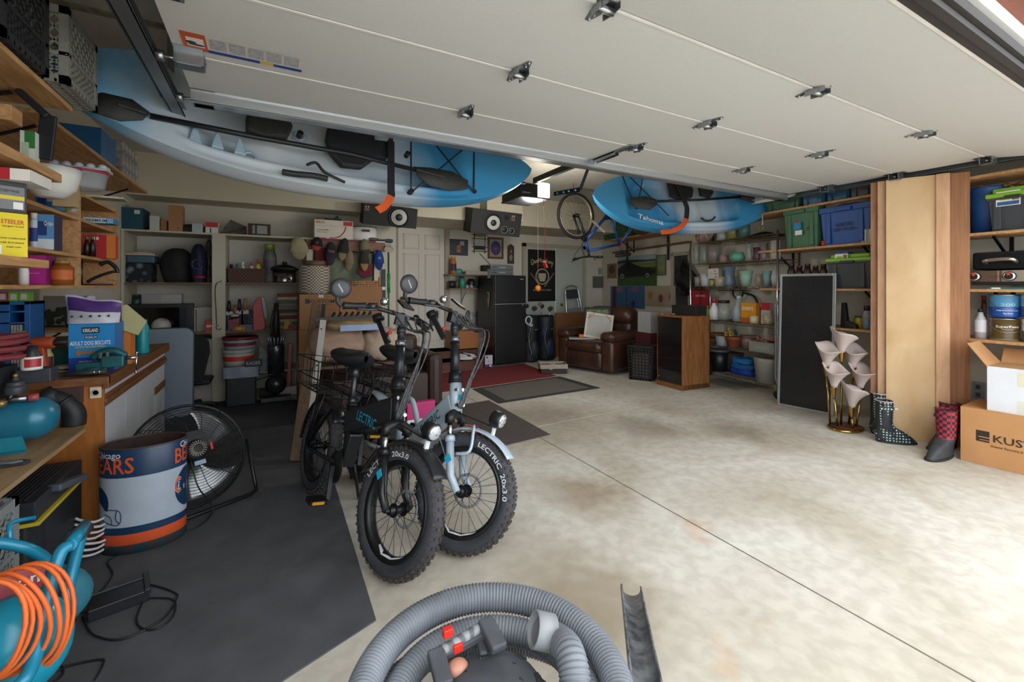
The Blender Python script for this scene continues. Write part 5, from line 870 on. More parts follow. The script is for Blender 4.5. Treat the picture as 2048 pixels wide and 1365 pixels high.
for i in range(11):
    h = f['h']/11-.001; b = MB(); dx = random.uniform(-.012, .012); c_ = ('#8d8a80', '#6b6860', '#a39f92', '#7a3f28', '#9a968a', '#55524c', '#87837a')[i % 7]
    b.box(-f['w']/2+dx, -.13, 0, f['w']/2+dx, .13, h); solo(b, 'newspaper', 'folded newspaper in the stack on the lower back shelf', 'newspaper', [mat(c_, .9, var=.3, scale=20, stretch=(1, 1, 30))], (f['loc'][0], f['loc'][1], z), group='stacked newspapers', bev=.006); z += h+.001
b = MB(); b.prism([(0, 0), (.12, .0), (.05, .10), (.01, .10)], 0, .004, FX); b.prism([(.04, .0), (.12, .0), (.06, .06)], .0045, .006, FX, m=1); solo(b, 'yellow_flyer', 'yellow and red flyer standing before the newspapers', 'flyer', [mat('#c9a62a', .6), mat('#9c1f30', .6)], (BK(561, 640, 600, 655, .1, Z3)['loc'][0]-.07, SF+.012, Z3+.001))
# on the floor below
b = MB(); t = thing('file_cabinet', 'beige steel file cabinet under the lower back shelf', 'file cabinet', (PB.hit(390, 730).x-.0, SF+.24, 0)); b.box(-.19, -.2, 0, .19, .2, .70); b.build('carcass', mat('#a39c94', .5, var=.04), t, bev=.003)
for z0, z1 in ((.02, .22), (.235, .45), (.465, .69)): b = MB(); b.box(-.185, -.215, z0, .185, -.2, z1); b.box(-.05, -.225, z1-.04, .05, -.213, z1-.02, 1); b.build('drawer', [mat('#a89f98', .5, var=.03), STEEL], t, bev=.003)
t = thing('desk_chair', 'black mesh office chair half hidden behind the whiteboard', 'chair', (PL(0, 5.45, 0).hit(372, 740).x, 5.48, .007)); b = MB(); b.prism([(-.2, 0), (.14, .0), (.16, .12), (.2, .3), (.19, .42), (.12, .47), (-.15, .47), (-.2, .4)], 0, .04, Matrix.Translation((.0, 0, .30)) @ FX); b.build('backrest', mat('#1a1b1d', .85, kind='dots', hex2='#333538', scale=60), t, bev=.012); b = MB(); b.box(-.2, .0, .26, .2, .35, .31); b.build('seat', BLACK, t, bev=.02); b = MB(); b.cyl((0, .15, .04), (0, .15, .26), .02)
for k in range(5): a = k*1.257; b.bar((0, .15, .06), (.22*math.cos(a), .15+.22*math.sin(a), .04), .03, .02); b.ball((.22*math.cos(a), .15+.22*math.sin(a), .022), .022, 8, 6)
b.build('base', BLACK, t)
f = PL(0, 5.30, 0).fit(257, 660, 383, 820, .02); wb = thing('folding_table', 'grey white folding table top leaning behind the workbench', 'folding table', (f['loc'][0], 5.34, .007), rot=(math.radians(-4), 0, 0)); w, h = f['w']/2, f['h']+f['loc'][2]-.007
def rrect(w, z0, z1, r, n=6): return [(x, z) for (cx, cz, a0) in ((w-r, z0+r, -90), (w-r, z1-r, 0), (-w+r, z1-r, 90), (-w+r, z0+r, 180)) for i in range(n+1) for x, z in [(cx+r*math.cos(math.radians(a0+90*i/n)), cz+r*math.sin(math.radians(a0+90*i/n)))]]
b = MB(); b.prism(rrect(w, .0, h, .07), -.012, .012, FX); b.build('tabletop', mat('#8a97a6', .28, .2, .08, scale=2), wb); b = MB(); b.tube([(x, 0, z) for x, z in rrect(w, 0, h, .07)], .011, 6, closed=True, sq=1.3); b.build('edge_trim', mat('#3a3f47', .4), wb)
# buckets on the black bin
bx = PL(0, 5.55, 0); f = bx.fit(449, 778, 515, 805, .3); lb = thing('waste_bin', 'black bin lined with a clear bag below the buckets', 'bin', (f['loc'][0], 5.62, .007)); w = f['w']/2*1.02
b = MB(); hb_ = bx.hit(480, 745).z; b.box(-w*.88, -.12, 0, w*.88, .12, hb_); b.build('body', mat('#121315', .5), lb, bev=.012); b = MB(); b.surf(lambda u, v: (lambda a: (w*(1.06+.03*math.sin(9*a))*max(-1, min(1, 1.35*math.cos(a))), .14*(1.06+.03*math.sin(7*a))*max(-1, min(1, 1.35*math.sin(a))), hb_-.055+.12*v))(6.2832*u), 40, 8, cu=True); b.build('bag_liner', mat('#8a97a3', .25, alpha=.85, spec=.8), lb)
def bucket(label, zb, z1, r, c_, lid, band, x, y, g='stacked buckets'):
    t = thing('bucket', label, 'bucket', (x, y, zb), group=g); h = z1-zb; b = MB(); b.lathe([(.0001, 0), (r*.88, 0), (r*.9, h*.3), (r*.9, h*.3+.001), (r*.95, h*.6), (r*.95, h*.61), (r, h*.95), (r*1.02, h)], seg=28, ms=[0, 0, 1 if band else 0, 1 if band else 0, 0, 0, 0]); b.build('body', [mat(c_, .5, var=.1), mat(band or c_, .5)], t)
    if lid: b = MB(); b.lathe([(r*1.05, h-.02), (r*1.06, h), (r*1.0, h+.008), (r*.96, h), (.0001, h)], seg=28); b.build('lid', mat(lid, .45), t)
    b = MB(); b.tube(arc((0, -.0, h*.8), r*1.02, 200, 340, 16, 'xy'), .003, 5); b.build('handle', STEEL, t)
bxp = bx.hit(478, 740); z0 = hb_+.07; b = MB()
bucket('white bucket with an orange base band in the stack', z0, z0+.17, .155, '#b5b3ad', None, '#c03a20', bxp.x-.01, 5.66); bucket('tall grey bucket with dark red lid at the top of the stack', z0+.172, bx.hit(478, 676).z, .165, '#9aa0a8', '#6d2226', '#7a3540', bxp.x+.005, 5.66)
f = bx.fit(486, 718, 521, 732, .01); carton('small_sign', 'small black sign with white letters beside the buckets', 'sign', dict(w=f['w'], d=.01, h=f['h'], loc=(f['loc'][0]+.02, 5.44, hb_+.068), rz=0), '#26282a', texts=[('KAISER', .5, .5, .5, '#9a9ca0', .8)])
# upright vacuum, red broom, trowel
p = PZ(552, 800, 0); vc = thing('upright_vacuum', 'silver and black upright vacuum cleaner by the shelving', 'vacuum cleaner', (p.x, 5.62, .013)); b = MB(); b.lathe([(.085, .30), (.085, .60), (.08, .62)], (0, 0, 0), seg=28); b.build('dust_bin', mat('#55565a', .2, .7), vc)
b = MB()
for k in range(14): a = 2*math.pi*k/14; b.tube([(.06*math.cos(a), .06*math.sin(a), .62), (.09*math.cos(a), .09*math.sin(a), .70), (.05*math.cos(a), .05*math.sin(a), .70)], .010, 6)
b.build('cyclones', mat('#a3a5b0', .2, .6), vc); b = MB(); b.ball((0, 0, .17), (.11, .10, .11), 20, 14); b.build('ball', mat('#2a2b30', .25), vc); b = MB(); b.box(-.15, -.14, 0, .15, .0, .05); b.build('cleaner_head', mat('#3b3d42', .35), vc, bev=.01); b = MB(); b.tube([(0, .05, .55), (0, .05, .9), (0, .04, 1.08)], [.05, .035, .02], 12); b.tube(smooth([(-.03, .0, .70), (-.045, -.02, .85), (-.02, 0, 1.0)], 5), .014, 8); b.build('handle', BLACK, vc)
for lab_, px, y0, y1, c_, nm in (('red handled broom leaning beside the upright vacuum', 577, 690, 800, '#a3272c', 'broom'), ('thin black mop pole beside the silver vacuum', 537, 672, 730, '#1c1d20', 'mop')):
    a = PL(0, 5.78, 0).hit(px, y0); c = thing(nm, lab_, nm, (a.x, 5.78, .013)); b = MB(); b.bar((0, 0, .1), (.02, .03, a.z), .04 if nm == 'broom' else .012, .02); b.build('pole', mat(c_, .4), c, bev=.003); b = MB(); b.box(-.09, -.03, 0, .09, .03, .1); b.build('head', mat('#c9c3b5' if nm == 'broom' else '#2a2b2d', .8), c, bev=.01)
b = MB(); b.prism([(-.08, .0), (.10, .04), (.10, .18), (-.05, .30)], 0, .006, FX); b.cyl((-.05, 0, .30), (-.07, 0, .40), .008); solo(b, 'dust_pan', 'worn grey dust pan hung near the stack of buckets', 'dust pan', [mat('#8d8f8c', .6, var=.3, scale=12)], (PL(0, 5.8, 0).hit(530, 740).x, 5.8, .30)); shelf_board('low ledge behind the buckets', sxc, 5.86, sxd+.02, 6.3, .298, m=CRM)
# hats on the rail
HX = SF-.04
def cap(label, px, y0, y1, col, brim, tilt=0, w=None, strap=None, mark=None):
    a = PL(0, HX, 0).hit(px, y0); c = PL(0, HX, 0).hit(px, y1); h = a.z-c.z; t = thing('baseball_cap', label, 'cap', (a.x, HX, a.z), rot=(0, math.radians(tilt), 0), group='caps on the hat rail'); r = (w or .075)
    b = MB(); b.surf(lambda u, v: (lambda th, ph: (math.cos(th)*r*math.sin(ph), -.02+math.sin(th)*.05*math.sin(ph)-.02, -.0-h*.66+h*.66*math.cos(ph)))(6.2832*u, v*1.5708), 20, 8, cu=True); b.build('crown', [mat(col, .85, var=.2, scale=15)], t)
    b = MB(); b.surf(lambda u, v: (lambda th: (math.cos(th)*(r*.75+.0*v), -.055-.018*math.sin(th)*1, -h*.60-h*.40*math.sin(th)*v))(math.pi*(u)), 14, 6); b.build('brim', [mat(brim, .85, var=.15)], t, solid=.004)
    b = MB(); b.cyl((0, 0, .0), (0, -.035, .0), .006); b.tube([(0, -.03, .0), (0, -.04, -.02)], .004, 5); b.build('button', mat('#c9c5bd'), t)
    if mark: b = MB(); b.txt(mark[0], 0, -h*.42, .028, y=-.093); b.build('cap_badge', mat(mark[1], .6), t)
cap('cream corduroy newsboy cap at the left of the hats', 595, 475, 521, '#9d9470', '#8f8663', -5, .105); b = MB()
cap('navy cap with orange brim hung left of the dark grey cap', 635, 475, 503, '#14161f', '#a3432a', 8, .07, mark=('C', '#c8502e')); cap('dark grey cap with pink lettering', 662, 484, 532, '#24262a', '#2a2c30', 3, .07, mark=('THS', '#b06a74'))
cap('dark green cap with a tan brim', 690, 477, 524, '#262a24', '#8a765a', 10, .065); cap('tan cap below the dark green cap', 699, 500, 543, '#857358', '#7d6b50', 5, .06)
cap('khaki camouflage cap at the top of the pair', 727, 479, 512, '#7d7a5a', '#3a3a32', -8, .07); cap('brown cap with gold brim under the camouflage cap', 727, 500, 543, '#35322c', '#9a7848', 0, .065); cap('bright blue cap with white mark at the right of the hats', 756, 500, 541, '#1c3f86', '#16306e', 0, .07, mark=('O', '#cfd6e4'))
b = MB(); b.prism([(-.07, 0), (.07, 0), (.08, -.3), (-.08, -.34)], 0, .012, FX); a = PL(0, HX, 0).hit(640, 495); solo(b, 'red_shirt', 'dark red cloth hanging between the first two caps', 'cloth', [mat('#6a1c22', .9, var=.3)], (a.x+.02, HX+.025, a.z))
b = MB(); b.surf(lambda u, v: ((u-.5)*.62, .02*math.sin(12*u+3*v), -v*.62), 30, 12); a = PL(0, HX, 0).hit(695, 505); solo(b, 'hanging_poster_cloth', 'pale grey green cloth with crimson patches behind the caps', 'cloth', [mat('#7f8470', .9, hex2='#5c6553', scale=4)], (a.x, HX+.028, a.z), solid=.003)
b = MB(); b.prism([(-.02, .1), (-.05, .0), (.03, -.08), (.13, -.05), (.14, .1)], 0, .006, FX); a = PL(0, HX, 0).hit(722, 545); solo(b, 'crimson_pennant', 'crimson pennant hanging below the brown cap', 'pennant', [mat('#651a28', .8)], (a.x, HX-.03, a.z))
# beside the door
a = PL(0, SF-.03, 0); r_ = a.fit(772, 510, 781, 620, .02); g = thing('green_pole', 'long green garden pole standing left of the house door', 'pole', (r_['loc'][0], SF-.06, .001)); b = MB(); b.cyl((0, 0, 0), (.0, .02, a.hit(775, 505).z), .012); b.build('shaft', mat('#1f6a38', .5), g); b = MB(); b.cyl((0, .0, 1.2), (0, .01, 1.45), .02); b.build('grip', mat('#2a8f4a', .5), g)
b = MB(); b.box(-.025, -.01, 0, .025, .01, .45); b.box(-.02, -.012, .18, .02, -.009, .22, 1); f = a.fit(762, 548, 772, 608, .02); solo(b, 'black_level', 'black level hanging at the shelf end', 'level', [BLACK, WHITE], (f['loc'][0], SF-.03, f['loc'][2]))
b = MB(); 
for i in range(5): b.tube([(.035*math.cos(k)*(1+.2*i), -.003*i, .02*math.sin(k)*(1+.2*i)-.012*i) for k in [j*.52 for j in range(12)]], .004, 5, closed=True)
f = a.fit(768, 482, 786, 500, .02); solo(b, 'key_rings', 'bunch of pale rings hanging by the door trim', 'rings', [mat('#a89f92', .5)], (f['loc'][0], SF-.04, f['loc'][2]+.05))
wp = PL(0, YB-.01, 0)
f = PL(0, SF-.006, 0).fit(778, 507, 788, 528, .01); carton('yellow_notice', 'small yellow notice taped left of the house door', 'notice', dict(w=.05, d=.008, h=f['h'], loc=(1.66, YB-.006, 1.62), rz=0), '#a99a22', texts=[('NOTICE', .5, .8, .12, '#3a3510', .8)])
carton('light_switch', 'dark double light switch under the yellow notice', 'switch', dict(w=.05, d=.01, h=.12, loc=(1.66, YB-.007, 1.45), rz=0), '#3a3a3c', prints=[(.25, .5, .75, .9, '#a5a8aa')])
# cartons below the hats
K1 = PL(0, 5.15, 0); kf = K1.fit(599, 589, 679, 659, .42); f0 = K1.fit(594, 659, 690, 790, .42, .014)
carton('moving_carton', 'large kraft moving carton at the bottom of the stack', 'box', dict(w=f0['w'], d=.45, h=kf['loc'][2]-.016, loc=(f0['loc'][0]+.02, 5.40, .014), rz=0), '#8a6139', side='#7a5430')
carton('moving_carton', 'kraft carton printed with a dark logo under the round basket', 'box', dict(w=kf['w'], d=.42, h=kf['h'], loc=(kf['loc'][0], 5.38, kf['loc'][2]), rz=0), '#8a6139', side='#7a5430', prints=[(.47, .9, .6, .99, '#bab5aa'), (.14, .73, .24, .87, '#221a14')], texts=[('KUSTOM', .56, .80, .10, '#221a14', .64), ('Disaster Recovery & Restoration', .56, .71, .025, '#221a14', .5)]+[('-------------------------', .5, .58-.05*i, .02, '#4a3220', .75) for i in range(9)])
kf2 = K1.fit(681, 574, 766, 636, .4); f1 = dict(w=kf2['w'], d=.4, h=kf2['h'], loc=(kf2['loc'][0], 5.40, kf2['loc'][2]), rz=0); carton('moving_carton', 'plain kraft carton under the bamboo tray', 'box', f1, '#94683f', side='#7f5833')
carton('moving_carton', 'kraft carton hidden behind the comforter pile', 'box', dict(w=kf2['w']*.98, d=.4, h=kf2['loc'][2]-.016, loc=(kf2['loc'][0]+.02, 5.42, .014), rz=0), '#85603c')
f = K1.fit(599, 530, 664, 588, .38); hm_ = thing('round_basket', 'tall round speckled basket on the logo carton', 'basket', (f['loc'][0], 5.36, kf['loc'][2]+kf['h']+.001)); r = f['w']/2; b = MB(); b.lathe([(.0001, 0), (r*.92, 0), (r, .03), (r, f['h']*.97), (r*.96, f['h']), (r*.9, f['h']*.97), (r*.88, f['h']*.8), (.0001, f['h']*.78)], seg=36); b.build('weave', mat('#b9b0a0', .9, kind='check', hex2='#5d4f46', scale=62, bump=.4), hm_)
b = MB(); b.lathe([(.0001, 0), (.10, 0), (.11, .02), (.115, .06), (.11, .062), (.09, .02), (.0001, .015)]); solo(b, 'wooden_bowl', 'brown wooden bowl in the mouth of the round basket', 'bowl', [wood('#6b513c', '#523b2b')], (f['loc'][0], 5.33, kf['loc'][2]+kf['h']+f['h']*.98))
ty = kf2['loc'][2]+kf2['h']+.001; ct_ = thing('bamboo_tray', 'bamboo tray on top of the plain kraft carton', 'tray', (kf2['loc'][0]-.01, 5.36, ty)); w = kf2['w']*.46
for z in (.012, .036, .058): b = MB(); b.tube([(-w, -.15, z), (w, -.15, z), (w, .15, z), (-w, .15, z)], .011, 8, closed=True); b.build('bamboo_rail', mat('#a06c34', .5, kind='wave', hex2='#6d4420', scale=9), ct_)
for s in (-1, 1): b = MB(); b.cyl((s*w, -.15, 0), (s*w, -.15, .11), .012); b.build('corner_post', mat('#a8763c', .5), ct_)
b = MB(); b.box(-w, -.15, 0, w, .15, .008); b.build('base', PINE, ct_)
# ---------------------------------------------------------------- comforter pile on a brown sofa, leaning boards
so = thing('brown_sofa', 'dark brown leather sofa piled with bedding behind the bikes', 'sofa', (1.02, 4.62, .007)); LE = mat('#3d2820', .45, var=.25, scale=10)
b = MB(); b.box(-.55, -.35, .05, .48, .40, .42); b.build('seat', LE, so, bev=.04); b = MB(); b.box(-.55, .22, .3, .44, .45, .74); b.build('backrest', LE, so, bev=.06); b = MB(); b.box(.36, -.40, .05, .52, .4, .60); b.build('armrest', LE, so, bev=.06)
def duvet(name, label, cx, cy, z0, sx, sy, th, col, folds=3, hex2=None, seed=0, cat='bedding', sq=.45):
    b = MB(); 
    def fn(u, v):
        a = 6.2832*u; s_ = math.sin(math.pi*v); cx_ = -math.cos(math.pi*v); rr = abs(s_)**sq
        x = math.copysign(abs(math.cos(a))**.6, math.cos(a))*sx*rr; y = math.copysign(abs(math.sin(a))**.6, math.sin(a))*sy*rr
        z = th*.5+th*.5*cx_*(1+.10*math.sin(7*x/sx+seed)+.10*math.cos(6*y/sy+2*seed))+.012*math.sin(11*x/sx+5*y/sy+seed)*s_
        g = abs(math.sin(math.pi*folds*v)); x *= (1-.04*(1-g)); y *= (1-.06*(1-g)); return (x, y, max(0, z))
    b.surf(fn, 48, 30, cu=True); return solo(b, name, label, cat, [mat(col, .9, var=.12, scale=5, hex2=hex2, bump=.15)], (cx, cy, z0))
P0 = PL(0, 3.9, 0)
def dv(name, label, x0, y0, x1, y1, dep, zb, col, **k): f = P0.fit(x0, y0, x1, y1, dep, zb); return duvet(name, label, f['loc'][0], f['loc'][1]+.05, f['loc'][2], f['w']/2, dep/2, f['h'], col, **k), f
_, fa = dv('comforter', 'dusty rose folded comforter at the bottom of the bedding pile', 620, 660, 742, 722, .60, .615, '#a88b77', folds=3, seed=1)
plank('pile_board', 'board under the bedding pile', 'board', fa['loc'][0]-fa['w']*.45, 3.95, .592, fa['loc'][0]+fa['w']*1.2, 4.5, .613, wood('#5c4433'))
_, fb = dv('comforter', 'pale beige folded comforter beside the rose one', 730, 662, 815, 730, .55, .615, '#b9a491', folds=2, seed=2)
_, fc_ = dv('pillow', 'tan striped pillow on top of the bedding pile', 655, 643, 775, 674, .40, fa['loc'][2]+fa['h']*.93, '#a89067', folds=1, seed=3, cat='pillow')
b = MB(); b.box(-.17, -.1, 0, .17, .1, .006); b.box(-.172, -.102, .001, .172, -.1, .05, 1); solo(b, 'blanket_bag', 'pale blue zip bag edge between the pillow and comforter', 'bag', [mat('#a9adb8', .4), mat('#8ea0c4', .4)], (fa['loc'][0]+.16, 3.98, fa['loc'][2]+fa['h']*.96))
f = P0.fit(680, 627, 745, 646, .2); b = MB(); b.bar((-.28, 0, .02), (.2, 0, .035), .03, .025)
for i in range(7): b.bar((-.15+.05*i, -.01, .03), (-.12+.05*i, .02, .07), .012, .02)
solo(b, 'hand_tool', 'black folding stand lying on the striped pillow', 'tool', [BLACK], (f['loc'][0]-.03, 4.05, fc_['loc'][2]+fc_['h']*.98))
def lean(name, label, a, b_, w, th, m, group=None, cat='board'):
    A = Vector(a); B_ = Vector(b_); b = MB(); b.bar(Vector(), B_-A, w, th, up=(0, 1, 0)); return solo(b, name, label, cat, [m], tuple(A), group=group, bev=.002)
q = PL(0, 3.75, 0); qb = PL(0, 3.55, 0)
A = qb.hit(592, 865); A.z = .014; B_ = PL(0, 4.35, 0).hit(634, 610); lean('long_board', 'long brown wooden board leaning left of the bedding pile', A, B_, .085, .02, wood('#6b543d', '#57432f', st=(8, 8, 1.2)))
A2_ = A+Vector((.075, .02, 0)); A2_.z = .014; B2 = B_+Vector((.06, .02, .0)); lean('long_board', 'dark strip leaning between the brown board and white rail', A2_, B2, .03, .02, mat('#26262b', .6))
A = qb.hit(606, 870); A.z = .016; B_ = PL(0, 4.1, 0).hit(640, 640); wr = lean('bed_rail', 'white slotted metal rail leaning in front of the long board', A+Vector((.01, -.08, 0)), B_+Vector((.02, -.06, 0)), .05, .012, mat('#b3b0a8', .5, var=.08), cat='rail')
for k in (.05, .35, .65, .93): d_ = (B_-A)*k; b = MB(); b.cyl((d_.x, d_.y-.009, d_.z), (d_.x, d_.y-.003, d_.z), .007, seg=10); b.build('bolt_hole', BLACK, wr)
# ================================================================ bicycles
def wheel(t, cx, cz, R, r, tire, rim, knob=0, text=None, ta=45, ns=28, rotor=True, refl=None, X=None):
    c = (cx, 0, cz)
    b = MB(); b.X = X; n = 64
    b.surf(lambda u, v: (cx+(R-r+r*math.cos(6.2832*v))*math.cos(6.2832*u), r*math.sin(6.2832*v), cz+(R-r+r*math.cos(6.2832*v))*math.sin(6.2832*u)), n, 14, cu=True, cv=True)
    if knob:
        for i in range(knob):
            a = 6.2832*i/knob
            for q in (-.62, -.22, .22, .62):
                aa = a+(.5*6.2832/knob if abs(q) < .4 else 0); rr = R-r+r*math.cos(q*1.35)*1.0; y = r*math.sin(q*1.35); p = Vector((cx+rr*math.cos(aa), y, cz+rr*math.sin(aa))); d = Vector((math.cos(aa)*math.cos(q*1.35), math.sin(q*1.35), math.sin(aa)*math.cos(q*1.35))); b.bar(p, p+d*.006, .012, .014, m=1, up=(0, 1, 0))
    b.build('tire', [tire, mat('#4a4038', .9, var=.25)], t)
    b = MB(); b.X = X; rr = R-2*r+.004; w = r*.75; b.surf(lambda u, v: (lambda q: (cx+(rr-q[0])*math.cos(6.2832*u), q[1], cz+(rr-q[0])*math.sin(6.2832*u)))([(-.006, -w), (.012, -w*.9), (.020, -w*.3), (.020, w*.3), (.012, w*.9), (-.006, w)][min(5, int(v*6))]), n, 6, cu=True, cv=True); b.build('rim', rim, t)
    b = MB(); b.X = X
    for i in range(ns):
        a = 6.2832*i/ns; s_ = 1 if i % 2 else -1; a2 = a+(.55 if (i//2) % 2 else -.55); b.cyl((cx+.022*math.cos(a2), s_*.028, cz+.022*math.sin(a2)), (cx+(rr-.018)*math.cos(a), 0, cz+(rr-.018)*math.sin(a)), .0013, seg=4)
    b.build('spokes', DKST, t)
    b = MB(); b.X = X; b.cyl((cx, -.055, cz), (cx, .055, cz), .018); b.cyl((cx, -.03, cz), (cx, -.026, cz), .03); b.cyl((cx, .03, cz), (cx, .026, cz), .03); b.cyl((cx, -.075, cz), (cx, .075, cz), .008); b.build('hub', BLKM, t)
    if rotor: b = MB(); b.X = X; b.surf(lambda u, v: (cx+(.068+.013*v)*math.cos(6.2832*u), .042, cz+(.068+.013*v)*math.sin(6.2832*u)), 36, 2, cu=True); b.build('brake_rotor', GREY, t, solid=.002)
    if refl is not None:
        b = MB(); b.X = X; a = math.radians(refl)
        P = [(cx+.19*math.cos(a+d), -.012, cz+.19*math.sin(a+d)) for d in (-.55, -.35, 0, .35, .55)]; P[0] = (P[0][0]*.97+cx*.03, -.012, P[0][2]*.9+cz*.1); b.tube(P, [.006, .012, .014, .012, .006], 6, sq=.3); b.build('spoke_reflector', mat('#dfe1e4', .3), t)
    if text:
        vs, fs, x0, x1 = _text(text); h = r*.62; k = h/.72; P = []; Rm = R-r*1.0
        for v in vs:
            s_ = (v.x-(x0+x1)/2)*k*1.35; a = math.radians(ta)-s_/Rm; rad = Rm+(v.y-.36)*k; P.append((cx+rad*math.cos(a), -r-.0015, cz+rad*math.sin(a)))
        b = MB(); b.X = X; b.add(P, fs); b.build('lettering', mat('#d9dadb', .5), t)
def ebike(label, cpx, col, dark, yaw, lean, ta, high, steer=0):
    g = PZ(*cpx, 0); t = thing('electric_bicycle', label, 'bicycle', (g.x, g.y, .009), rot=(math.radians(-lean), 0, math.radians(yaw)), group='pair of electric bicycles')
    F = mat(col, .35, .05, .05); TI = mat('#3a3d42', .75, var=.3, scale=14); DK = mat('#1a1b1d', .4, .2, .15); hz = .275; AQ = mat('#2aa6c8', .4); CL = mat('#7d8186', .3, .8)
    sa = (A0_ := Vector((-.04, 0, hz))); axs = Vector((-.326, 0, .946)); ST = Matrix.Translation(sa) @ Matrix.Rotation(math.radians(steer), 4, axs) @ Matrix.Translation(-sa)
    def SB(): q = MB(); q.X = ST; return q
    def A(s, y=0, f=0): return Vector((-.04-.326*s+.946*f, y, hz+.946*s+.326*f))
    wheel(t, 0, hz, .275, .038, TI, DK, 46, 'LECTRIC  20x3.0', ta, refl=-75, X=ST)
    wheel(t, -1.06, hz, .275, .038, TI, DK, 46, None, 0, rotor=True)
    for s in (-1, 1):
        b = SB(); b.tube([(0, s*.068, hz), A(.06, s*.066), A(.23, s*.064)], [.017, .021, .021], 12); b.lathe([(.026, 0), (.026, .02), (.02, .03)], tuple(A(.22, s*.064)), 14, ax=tuple(Vector((-.326, 0, .946)))); b.build('fork_leg', F, t)
        b = SB(); b.cyl(A(.23, s*.064), A(.32, s*.064), .014); b.build('fork_stanchion', CHROME, t)
    b = SB(); p = A(.14, -.088); b.prism([(-.022, 0), (0, -.026), (.022, 0), (0, .026)], -.001, .001, Matrix.Translation(p) @ FX); b.build('diamond_badge', AQ, t)
    b = SB(); b.tube([A(.31, -.064), A(.34, -.064), A(.36, -.02), A(.36, .02), A(.34, .064), A(.31, .064)], .026, 12); b.build('fork_crown', DK, t)
    b = MB(); b.cyl(A(.37), A(.52), .033, seg=20); b.build('head_tube', F, t); 
    for s in (.40, .48):
        for y in (-.02, .02): MB().cyl(A(s, y, .026), A(s, y, .040), .009, seg=10).build('head_bolt', CHROME, t)
    b = MB(); b.prism([(-.012, -.012), (.012, -.016), (.016, .012), (-.012, .016)], 0, .002, Matrix.Translation(A(.44, 0, .036)) @ Matrix.Rotation(math.radians(90), 4, 'Z') @ FX); b.build('head_badge', AQ, t)
    b = SB(); b.cyl(A(.52), A(.58), .036, seg=16); b.bar(A(.53, .03, .0), A(.63, .05, -.03), .02, .012); b.cyl(A(.525), A(.535), .042, seg=16); b.build('folding_clamp', DK, t)
    b = SB(); b.cyl(A(.58), A(.75), .028, .025, 16); b.build('stem_tube', mat('#26282c', .3, .3), t); b = SB(); b.cyl(A(.75), A(.78), .029, seg=16); b.cyl(A(.765, -.03), A(.765, .04), .008); b.build('stem_collar', CL, t); b = SB(); b.cyl(A(.78), A(.93), .019, seg=14); b.cyl(A(.82), A(.85), .024, seg=14); b.build('stem_post', mat('#33363b', .3, .4), t)
    b = SB(); b.bar(A(.765, -.05, -.04), A(.90, -.07, -.10), .022, .03); b.cyl(A(.90, -.07, -.10), A(.93, -.075, -.11), .03, seg=14); b.ball(tuple(A(.83, -.035, -.05)), .012, 8, 6, 1); b.build('clamp_lever', [DK, mat('#c22a26', .4)], t, bev=.003)
    T = A(.91); b = SB(); b.tube([T+Vector(v) for v in ((-.11, -.26, -.01), (-.06, -.16, .015), (.0, -.07, .01), (0, .07, .01), (-.06, .16, .015), (-.11, .26, -.01))], .0115, 10); b.bar(T+Vector((-.01, -.03, -.015)), T+Vector((.02, .03, -.015)), .05, .06); b.build('handlebar', DK, t)
    for s in (-1, 1):
        b = SB(); g0 = T+Vector((-.075, s*.18, .010)); g1 = T+Vector((-.12, s*.28, -.015)); b.tube([g0, g0.lerp(g1, .1), g0.lerp(g1, .5), g0.lerp(g1, .9), g1], [.020, .019, .016, .018, .02], 12); b.build('grip', BLACK, t)
        b = SB(); b.tube(smooth([T+Vector((-.05, s*.14, .025)), T+Vector((.02, s*.18, .0)), T+Vector((-.03, s*.26, -.02))], 5), .006, 6); b.cyl(T+Vector((-.05, s*.13, .025)), T+Vector((-.07, s*.17, .012)), .019, seg=10); b.build('brake_lever', DKST if s < 0 else DK, t)
        b = SB(); m0 = T+Vector((-.125, s*.285, -.018)); m1_ = m0+Vector((.0, s*.03, .02)); m2_ = m1_+Vector((.01, s*.006, .062)); b.tube(smooth([m0, m1_, m2_], 5), .011, 8)
        ax = Vector((1.0, s*.15-(.25 if s < 0 else -.3), -.05)).normalized(); b.lathe([(.0001, .010), (.036, .009), (.050, .003), (.052, -.003), (.048, -.008), (.0001, -.008)], tuple(m2_), 24, ax=tuple(ax)); mr = b.build('mirror', mat('#303337', .4), t)
        b = MB(); b.txt('Lectric', 0, 0, .009, w=.045); q = b.build('lettering', WHITE, mr); q.matrix_local = ST @ Matrix.Translation(m2_+ax*.0115) @ Vector((0, -1, 0)).rotation_difference(ax).to_matrix().to_4x4() @ Matrix.Rotation(math.radians(50), 4, 'Y')
    b = SB(); b.bar(T+Vector((.04, -.0, .05)), T+Vector((-.03, .0, .085)), .075, .012); b.build('display', DK, t, bev=.003); b = SB(); b.ball(tuple(T+Vector((-.02, -.12, .055))), .022, 12, 8); b.build('bell', CHROME, t)
    b = SB()
    for k, (w_, y) in enumerate(((.19, -.012), (.17, .0), (.205, .012), (.15, .02))): b.tube(smooth([T+Vector((.01, y*6, .02)), T+Vector((.12, y*3, -.06)), A(.78, y, w_), A(.66, y, w_*.85), A(.50, y-.02, .09), A(.38, y-.03, .04)], 6), .006 if k < 2 else .004, 6)
    b.build('cable_bundle', mat('#1d1e20', .5, hex2='#4b4d50', scale=60), t)
